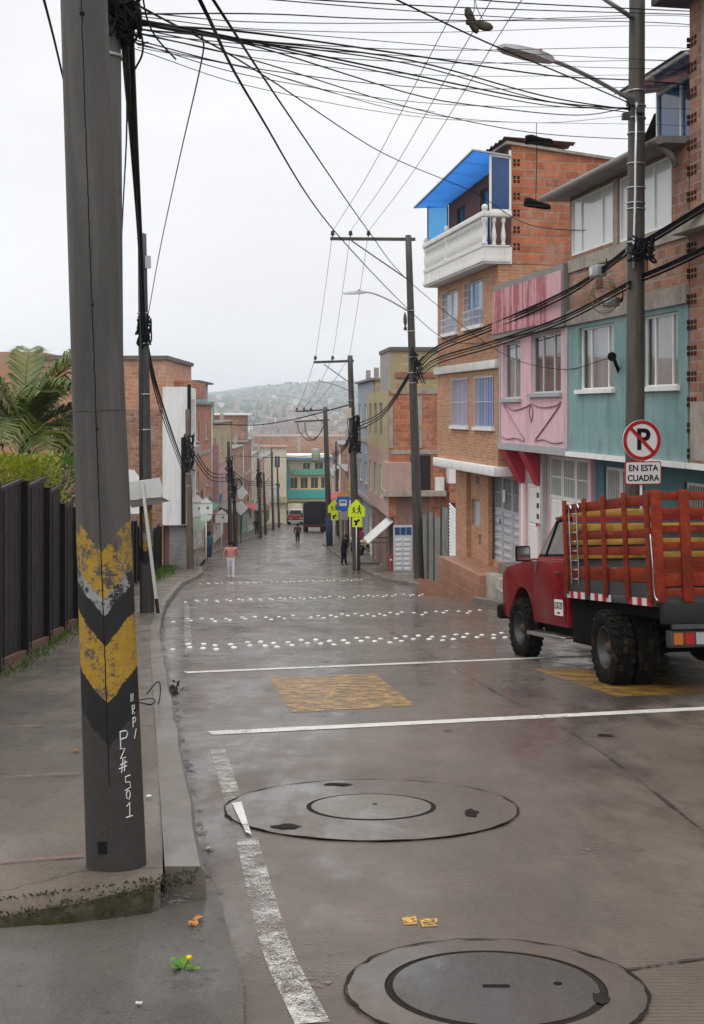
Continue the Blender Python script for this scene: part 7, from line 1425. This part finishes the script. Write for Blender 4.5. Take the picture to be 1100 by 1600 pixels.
# ------------------------------------------------------------------ far lorries
def lorry(label, c, rz, W, Lb, hb, body_m, cab_m, cab_top, rear=True):
    t = thing('lorry', label, 'lorry', c, 0, None, (math.atan(-.077) * (1 if rear else -1), 0, rz)); b = MB(); n = 9
    pr = [(-W / 2, .95), (W / 2, .95), (W / 2, hb - .35), (W / 2 - .12, hb - .08), (W / 4, hb), (-W / 4, hb), (-W / 2 + .12, hb - .08), (-W / 2, hb - .35)]; b.prism(pr, 0, Lb, 'xz'); b.obj('cargo_body', body_m, t, .03)
    b = MB(); b.box(-W / 2 + .1, W / 2 - .1, .1, Lb + 2, .6, .93); b.obj('chassis', blk_ch, t); b = MB(); b.box(-W / 2, W / 2, -.08, .05, .7, .93); b.obj('rear_bar', M('maroon_bar', (.09, .02, .025), .5, .2, 5), t)
    b = MB(); b.box(-W / 2 + .05, W / 2 - .05, Lb + .1, Lb + 1.9, .7, 1.55); cb_ = b.obj('cab', cab_m, t, .08, 3); b = MB(); b.box(-W / 2 + .12, W / 2 - .12, Lb + .12, Lb + 1.6, 1.553, 2.45); b.obj('cab_roof', cab_top, cb_, .1, 3)
    b = MB(); b.add([(-W / 2 + .22, Lb + 1.615, 1.65), (W / 2 - .22, Lb + 1.615, 1.65), (W / 2 - .3, Lb + 1.605, 2.25), (-W / 2 + .3, Lb + 1.605, 2.25)], [(0, 1, 2, 3)]); b.obj('windscreen', dark_glass, cb_)
    b = MB(); b.box(-W / 2, W / 2, Lb + 1.88, Lb + 2.05, .5, .78); b.obj('front_bumper', M('bumper_pale', (.45, .45, .45), .4, .1, 5), t)
    for s in (-1, 1):
        b = MB(); b.box(s * (W / 2 - .38) - .14, s * (W / 2 - .38) + .14, Lb + 1.905, Lb + 1.93, .88, 1.1); b.obj('headlight', M('lamp_glass', (.6, .62, .62)), t); b = MB(); b.box(s * (W / 2 + .1) - .1, s * (W / 2 + .1) + .1, Lb + 1.6, Lb + 1.68, 1.7, 2.15); b.obj('mirror', black_paint, t)
        b = MB(); b.box(s * (W / 2 - .25) - .1, s * (W / 2 - .25) + .1, -.1, -.081, .74, .88); b.obj('tail_lamp', M('lamp_red', (.30, .012, .012)), t)
        for y in (1.1, Lb + .9): b = MB(); b.lathe([(.2, -.2), (.46, -.2), (.49, -.15), (.49, .15), (.46, .2), (.2, .2)], 20, axis='x', c=(s * (W / 2 - .22), y, .49)); b.obj('wheel', tyre_m, t)
    return t
g = gp(493, 832); lorry('dark tarpaulin-covered lorry seen from behind, parked at the right', g, R(4), 2.45, 5.0, 3.5, M('navy_tarpaulin', (.012, .016, .026), .6, .3, 2, streak=.4, dirt=(.03, .035, .045)), black_paint, black_paint)
g = at(462, 0, 186); g.z = G(186); f_ = Vector((math.sin(R(4)), -math.cos(R(4)), 0)); q = g - f_ * 6.8; q.z = G(q.y); lorry('red and white lorry with a pale box body facing up the street', (q.x, q.y, q.z), R(184), 2.3, 4.8, 3.3, cream_render, M('lorry_red', (.32, .02, .025), .35, .1, 4), white_paint, False)
g = gp(541, 828, .1); t = thing('parked_car', 'white car half hidden behind the bus stop post', 'car', (g.x, g.y, g.z), 0, None, (math.atan(-.077), 0, R(4))); b = MB()
b.prism([(0, .3), (4.1, .3), (4.15, .75), (3.2, .9), (2.5, 1.38), (.9, 1.40), (.2, .95), (-.02, .85)], -.8, .8, 'yz'); b.obj('body', white_wall, t, .08, 3); b = MB(); b.add([(-.6, .3, 1.0), (.6, .3, 1.0), (.52, .82, 1.36), (-.52, .82, 1.36)], [(0, 1, 2, 3)]); w = b.obj('rear_window', dark_glass, t); w.location = (0, -.03, .03)
for s in (-1, 1):
    for y in (.75, 3.3): b = MB(); b.lathe([(.15, -.1), (.31, -.1), (.31, .1), (.15, .1)], 18, axis='x', c=(s * .74, y, .31)); b.obj('wheel', tyre_m, t)
    b = MB(); b.box(s * .62 - .12, s * .62 + .12, -.05, .0, .7, .85); b.obj('tail_lamp', M('lamp_red', (.30, .012, .012)), t)
